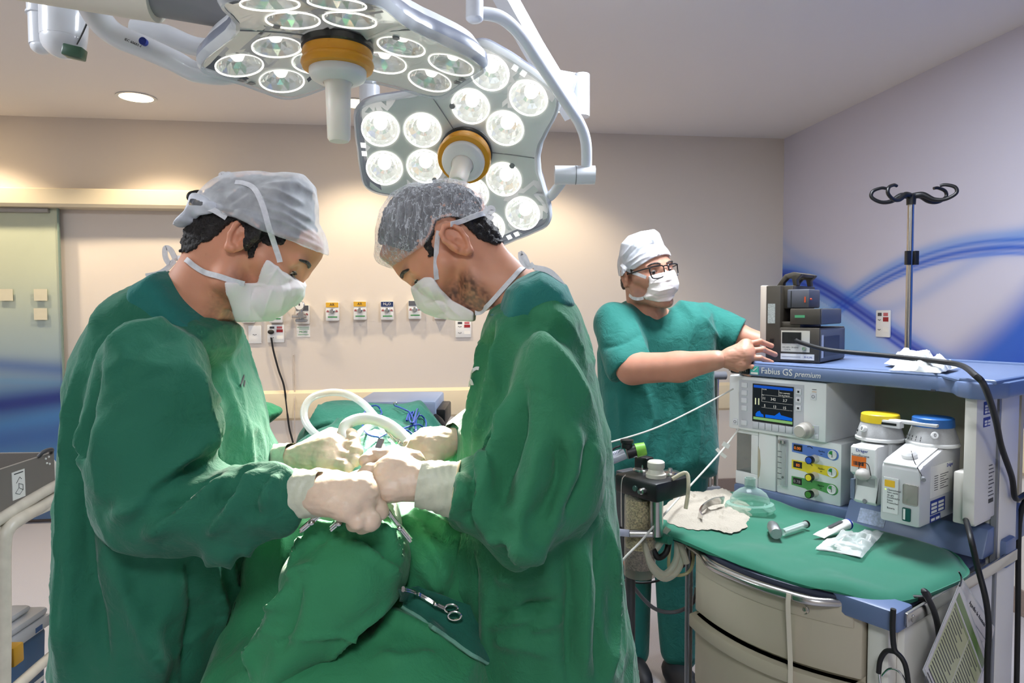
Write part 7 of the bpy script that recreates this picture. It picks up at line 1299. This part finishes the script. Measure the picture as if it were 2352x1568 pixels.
MB().tube([twf(i / 17, 1) for i in range(18)], .0038, 8, 2).build('hem', mat('hem teal', (110, 160, 140), .85, bump=.8, scale=300), tw, 'w')
# small draped table behind the left surgeon: only its cloth corner shows
it = thing('instrument_table', 'small draped table behind the left surgeon with one green cloth corner showing', 'table', kw(kp(500, 900, 1.75)[0], 1.78, 0)); cz0 = kp(600, 925, 1.75)[2]
MB().cyl((0, 0, .03), (0, 0, cz0 - .03), .02).build('post', M_steel, it); MB().box((-.16, -.12, 0), (.16, .12, .03), .01).build('base', M_grey, it)
gc = G(kp(420, 1000, 1.75) - [0, .12, 0], kp(660, 890, 1.75) + [0, .14, 0], .005); gc.add(gc.prof(poly_at(spoly([(440, 930), (560, 922), (590, 922), (612, 926), (628, 936), (641, 946), (630, 962), (612, 974), (602, 974), (596, 950), (580, 945), (440, 950)], 3), 1.75), 1.75, .05, .02)); V, Fq = gc.net(); V = relax(V, Fq, 3); V = hang(V, Fq, .003, 25, 20, 1); V = folds(V, Fq, [([(605, 930), (618, 950), (610, 970)], .006, .006), ([(612, 930), (630, 944)], .005, .004)]); to_mesh('cloth', V, Fq, M_drape, it)
MB().cyl(P(575, 918, 1.76), P(586, 908, 1.76), .006).build('wooden_peg', mat('peg wood', (170, 112, 70), .6), it, 'w')
# blue grey electrosurgery unit behind the far drape
q = kp(925, 935, 2.35); eu = thing('electrosurgery_unit', 'pale blue grey equipment box on a trolley behind the far drape', 'equipment', kw(q[0], 2.40, 0), -YAW); zt_ = kp(925, 921, 2.30)[2]
MB().box((-.15, -.12, zt_ - .07), (.12, .16, zt_), .008).build('case', mat('case blue grey', (150, 164, 190), .4), eu); MB().box((.115, -.1, zt_ - .09), (.15, .12, zt_ - .03), .006).build('side_socket', M_black, eu); MB().box((-.14, -.11, zt_ - .10), (.12, .15, zt_ - .07), .004).build('shelf', M_steel, eu); MB().box((-.03, -.03, .06), (.03, .03, zt_ - .1)).build('post', M_steel, eu); MB().box((-.18, -.18, 0), (.18, .18, .06), .02).build('base', M_grey, eu)
tag(MB().tube(cpath([(1000, 955, 2.28), (1012, 965, 2.24), (1022, 980, 2.2), (1032, 1000, 2.18), (1040, 1040, 2.15)]), .008, 10).build('black_lead', M_rub), 'thick black lead at the right end of the blue grey box', 'lead')
# tubing
M_sil = clear('silicone tube', (236, 238, 234), .42, .2)
M_sil2 = clear('clear silicone', (226, 230, 228), .24, .15)
tag(MB().tube(cpath([(752, 1012, 1.50), (722, 994, 1.53), (702, 968, 1.56), (699, 940, 1.58), (714, 915, 1.6), (748, 902, 1.62), (790, 903, 1.62), (828, 922, 1.6), (856, 950, 1.56), (880, 982, 1.5), (900, 1006, 1.42)]), .0086, 14).build('suction_tube', M_sil2), 'clear suction tube in a tall loop above the far drape', 'tube')
tag(MB().tube(cpath([(806, 1030, 1.28), (796, 1012, 1.29), (789, 995, 1.30), (796, 975, 1.31), (822, 963, 1.32), (856, 962, 1.32), (890, 974, 1.31), (920, 996, 1.30), (942, 1018, 1.28), (955, 1034, 1.26)]), .0112, 14).build('suction_tube', mat('white silicone', (238, 236, 228), .35, sss=.2)), 'bright white thick suction tube arching between the two surgeons\' hands', 'tube')
tag(MB().tube(cpath([(800, 1012, 1.42), (825, 996, 1.46), (850, 978, 1.5), (872, 968, 1.52)]), .0082, 12).build('suction_tube', M_sil), 'short stretch of pale tube crossing behind the white arch', 'tube')
M_wire = mat('blue cable', (34, 66, 150), .4)
wb_ = thing('cautery_cable', 'blue cautery cable lying in loops on the far drape', 'cable', P(940, 985, 1.6))
trs = bvh_of(FARM)
for pts in ([(872, 1010), (845, 1008), (833, 990), (833, 962), (846, 945), (866, 943), (877, 952), (872, 962)], [(906, 936), (928, 948), (944, 962), (955, 990), (952, 1000)], [(938, 955), (934, 975), (944, 970), (950, 950), (940, 962), (946, 985), (962, 955), (958, 948), (950, 985)], [(900, 1002), (925, 994), (960, 988), (976, 988), (978, 975), (966, 965), (956, 970), (957, 1004)], [(870, 1012), (902, 1000), (935, 1002), (958, 1012)]):
    q = [a_ + Vector((0, 0, .006 + .004 * (i_ % 3))) for i_, a_ in enumerate(on_surf(pts, trs, .004, 1.6))]; MB().tube(q, .0021, 8).build('cable', M_wire, wb_, 'w')
MB().tube(cpath([(906, 932, 1.72), (904, 926, 1.72), (910, 924, 1.72), (911, 930, 1.72)]), .0014, 6).build('clip', M_steel, wb_, 'w')
# instruments
def instr(name, label, cat='instrument', at_=(850, 1050, 1.2)): return thing(name, label, cat, P(*at_))
i_ = instr('needle_holder', 'long steel needle holder held in the right surgeon\'s far hand', at_=(925, 1020, 1.27)); MB().tube(cpath([(878, 962, 1.36), (890, 988, 1.33), (912, 1016, 1.30)]), [.0052, .005, .004], 10).tube(cpath([(890, 986, 1.33), (925, 1024, 1.28), (962, 1066, 1.23)]), [.004, .0035, .003], 10).build('shaft', M_chrome, i_, 'w'); MB().tube(cpath([(896, 984, 1.33), (930, 1018, 1.28), (968, 1056, 1.22)]), [.004, .0035, .003], 10).build('shaft', M_chrome, i_, 'w'); MB().ball(P(918, 1014, 1.29), .0055).build('pivot', M_chrome, i_, 'w')
i_ = instr('scalpel', 'steel scalpel handle standing up from right surgeon\'s near hand', at_=(868, 1025, 1.09)); MB().tube(cpath([(856, 1054, 1.075), (868, 1030, 1.085), (876, 1008, 1.095)]), .004, smooth=3, flat=(.010, .003, tuple(RT))).build('handle', M_steel, i_, 'w')
def clamp_(label, pts, d, rings=None, r=.0026):
    t = instr('surgical_clamp', label, 'clamp', (*pts[1], d)); off = Vector(UPV) * .004
    MB().tube(cpath([(*p, d) for p in pts]), r, 8).build('arm', M_chrome, t, 'w'); MB().tube([p + off for p in cpath([(*p, d - .004) for p in pts])], r, 8).build('arm', M_chrome, t, 'w'); q = P(*pts[len(pts) // 2], d - .004); MB().ball(q, r * 1.9).build('pivot', M_chrome, t, 'w')
    for c_, rr in rings or []:
        n_ = [P(c_[0] + rr * math.cos(a), c_[1] + rr * .55 * math.sin(a), d) for a in np.linspace(0, 2 * PI, 15)[:-1]]; MB().tube(n_, r * .8, 8, 3, True).build('finger_ring', M_chrome, t, 'w')
    return t
clamp_('steel clamp on the left edge of the lit towel', [(740, 1180), (716, 1200), (690, 1222)], 1.00); clamp_('steel clamp gripped beneath the left surgeon\'s fist', [(800, 1180), (778, 1202), (760, 1218)], .99); clamp_('slim steel clamp lying down the right edge of the lit towel', [(868, 1140), (900, 1190), (918, 1212), (944, 1244)], 1.03)
t = instr('surgical_clamp', 'long steel clamp with finger rings on the teal towel', 'clamp', (960, 1360, .98)); cdp = lambda px, py: P(px, py, min(D_[j_, i_] for i_ in range(NU + 1) for j_ in range(NV + 1) if (PX[i_, j_] - Vector((px, py))).length < 22) - .012)
for k_ in (0, 5): MB().tube([cdp(px_, py_ + k_) for px_, py_ in ((926, 1350), (955, 1358), (1000, 1384), (1020, 1394))], .0028, 8).build('arm', M_chrome, t, 'w')
MB().ball(cdp(1000, 1387), .005).build('pivot', M_chrome, t, 'w')
for cx_, cy_ in ((1036, 1397), (1044, 1414)): o_ = cdp(cx_, cy_); MB().tube([o_ + Vector(RT) * .0105 * math.cos(a) + Vector(UPV) * .0065 * math.sin(a) for a in np.linspace(0, 2 * PI, 15)[:-1]], .0022, 8, 3, True).build('finger_ring', M_chrome, t, 'w')
# ================================================================== trolley at the left edge
cr = thing('trolley', 'white enamelled tube trolley with chipped paint at left edge', 'trolley', P(20, 1500, 1.62)); MW[cr.name] = Matrix.Translation(Vector((P(20, 1500, 1.62).x, P(20, 1500, 1.62).y, 0))); cr.location.z = 0
M_enam = mat('chipped enamel', (214, 204, 188), .35, vary=.08, scale=30); tp_ = lambda px, py, d: P(px, py, d)
MB().tube([tp_(-120, 1262, 1.35), tp_(0, 1192, 1.50), tp_(66, 1150, 1.60), tp_(132, 1112, 1.71), tp_(210, 1075, 1.84)], .013, 14).build('top_rail', M_enam, cr, 'w')
MB().tube([tp_(6, 1640, 1.50), tp_(8, 1420, 1.50), tp_(8, 1260, 1.50), tp_(18, 1215, 1.51), tp_(45, 1192, 1.55), tp_(90, 1165, 1.64), tp_(140, 1135, 1.73), tp_(210, 1100, 1.86)], .015, 16).build('front_frame', M_enam, cr, 'w')
q = tp_(8, 1640, 1.50); MB().cyl(q, (q.x, q.y, .08), .015).build('leg', M_enam, cr, 'w'); MB().cyl((q.x - .012, q.y, .04), (q.x + .012, q.y, .04), .04).build('castor', M_black, cr, 'w')
MB().tube([tp_(20, 1592, 1.50), tp_(60, 1556, 1.56), tp_(115, 1508, 1.66), tp_(200, 1440, 1.82)], .012, 12).build('lower_rail', M_enam, cr, 'w')
A_, B_ = tp_(-110, 1240, 1.36), tp_(200, 1085, 1.82); A_.z = B_.z = .925; ex = (B_ - A_).normalized(); ey = Vector((0, 0, 1)).cross(ex); TC = Matrix(((ex.x, ey.x, 0, A_.x), (ex.y, ey.y, 0, A_.y), (0, 0, 1, 0), (0, 0, 0, 1))); Lc = (B_ - A_).length
MB().box((0, 0, .915), (Lc, .40, .93), .004, TC).build('tray', M_enam, cr, 'w'); MB().box((0, 0, .345), (Lc, .40, .36), .004, TC).build('lower_shelf', M_enam, cr, 'w')
for u_, v_ in ((.02, .38), (Lc - .02, .38), (Lc - .02, .02)): MB().cyl(TC @ Vector((u_, v_, .03)), TC @ Vector((u_, v_, .92)), .014).build('leg', M_enam, cr, 'w'); MB().ball(TC @ Vector((u_, v_, .035)), .035).build('castor', M_black, cr, 'w')
bx = thing('storage_box', 'grey plastic box with printed diagram label on trolley', 'box', TC @ Vector((.2, .15, .93))); M_bx = mat('box grey', (118, 112, 106), .5)
qa = TC.inverted() @ tp_(113, 1027, 1.70); xr = qa.x; q0 = (TC.inverted() @ tp_(-80, 1080, 1.42)).x
for lo, hi in (((q0, .012, .932), (xr, .02, 1.052)), ((q0, .25, .932), (xr, .258, 1.052)), ((xr - .008, .02, .932), (xr, .25, 1.052)), ((q0, .02, .932), (q0 + .008, .25, 1.052)), ((q0 + .008, .02, .932), (xr - .008, .25, .94))): MB().box(lo, hi, .001, TC).build('wall_panel' if hi[2] > 1 else 'floor_panel', M_bx, bx, 'w', False)
q1 = (TC.inverted() @ onplane(26, 1080, TC @ Vector((0, .012, 0)), ey)).x; lbx = MB().box((q1, .0105, .972), (q1 + .042, .0122, 1.036), 0, TC).build('label', M_paper, bx, 'w', False)
LT = TC @ Matrix.Translation((q1, .0103, .975)) @ Matrix.Rotation(PI / 2, 4, 'X')
for ln in ([(.008, .012), (.022, .006), (.034, .014), (.020, .022), (.008, .012)], [(.020, .022), (.020, .032), (.034, .026), (.034, .014)], [(.012, .034), (.024, .046), (.03, .040)]): MB().tube([LT @ Vector((x, y, .0004)) for x, y in ln], .0005, 5, 0).build('diagram_line', M_ink, lbx, 'w', False)
MB().box((q1 + .006, .0100, 1.030), (q1 + .036, .0106, 1.032), 0, TC).build('print_line', M_ink, lbx, 'w', False)
MB().tube([TC @ Vector((xr - .06, .012, 1.052)), TC @ Vector((xr - .05, .006, 1.062)), TC @ Vector((xr - .02, .006, 1.062)), TC @ Vector((xr - .012, .012, 1.052))], .005, 10).build('hinge', M_dark, bx, 'w')
for dx, dz in ((-.034, 1.042), (-.022, 1.044), (-.030, 1.030), (-.020, 1.026)): MB().ball(TC @ Vector((xr + dx, .0118, dz)), .0028).build('rivet', M_paper, bx, 'w')
tag(MB().ball(TC @ Vector((xr + .035, .06, .985)), (.03, .04, .05)).build('gauze_roll', M_paper), 'white roll end peeping out behind the grey box', 'roll')
bn = thing('waste_bin', 'blue waste bin with grey lid on the trolley shelf', 'bin', TC @ Vector((.25, .2, .36)))
bl = TC.inverted() @ tp_(10, 1420, 1.60); u0 = bl.x - .17; u1 = (TC.inverted() @ onplane(108, 1420, TC @ Vector((0, .06, 0)), ey)).x
MB().prism([(u0 + .02, .362), (u1 - .02, .362), (u1, .60), (u0, .60)], 'y', .06, .30, TC, .012).build('tub', mat('bin blue', (22, 84, 128), .4), bn, 'w'); MB().box((u0 - .008, .05, .60), (u1 + .008, .31, .632), .010, TC).build('rim', M_mgrey, bn, 'w'); ld_ = MB().box((u0 - .002, .055, .632), (u1 + .002, .305, .652), .010, TC).box((u0 + .03, .075, .652), (u1 - .03, .285, .672), .012, TC).build('lid', M_mgrey, bn, 'w')
hd_ = [TC @ Vector((u0 + .10 + a, .09 + b, .675 + c_)) for a, b, c_ in ((0, 0, 0), (.02, .0, .012), (.10, .02, .014), (.13, .06, .012), (.12, .12, .012), (.06, .15, .012), (.0, .12, .012), (-.02, .06, .006))]; MB().tube(hd_, .008, 10, 4, True).build('lid_handle', M_mgrey, ld_, 'w')
MB().box((u1 - .10, .0588, .47), (u1 - .02, .0602, .482), 0, TC).build('label_strip', M_paper, bn, 'w', False); MB().box((u1 - .06, .049, .608), (u1 - .035, .052, .620), 0, TC).build('latch', mat('latch blue', (40, 84, 140)), bn, 'w', False); MB().box((u0 + .10, .0, .60), (u0 + .135, .055, .645), .004, TC).build('yellow_tab', mat('tab yellow', (190, 140, 30)), bn, 'w')
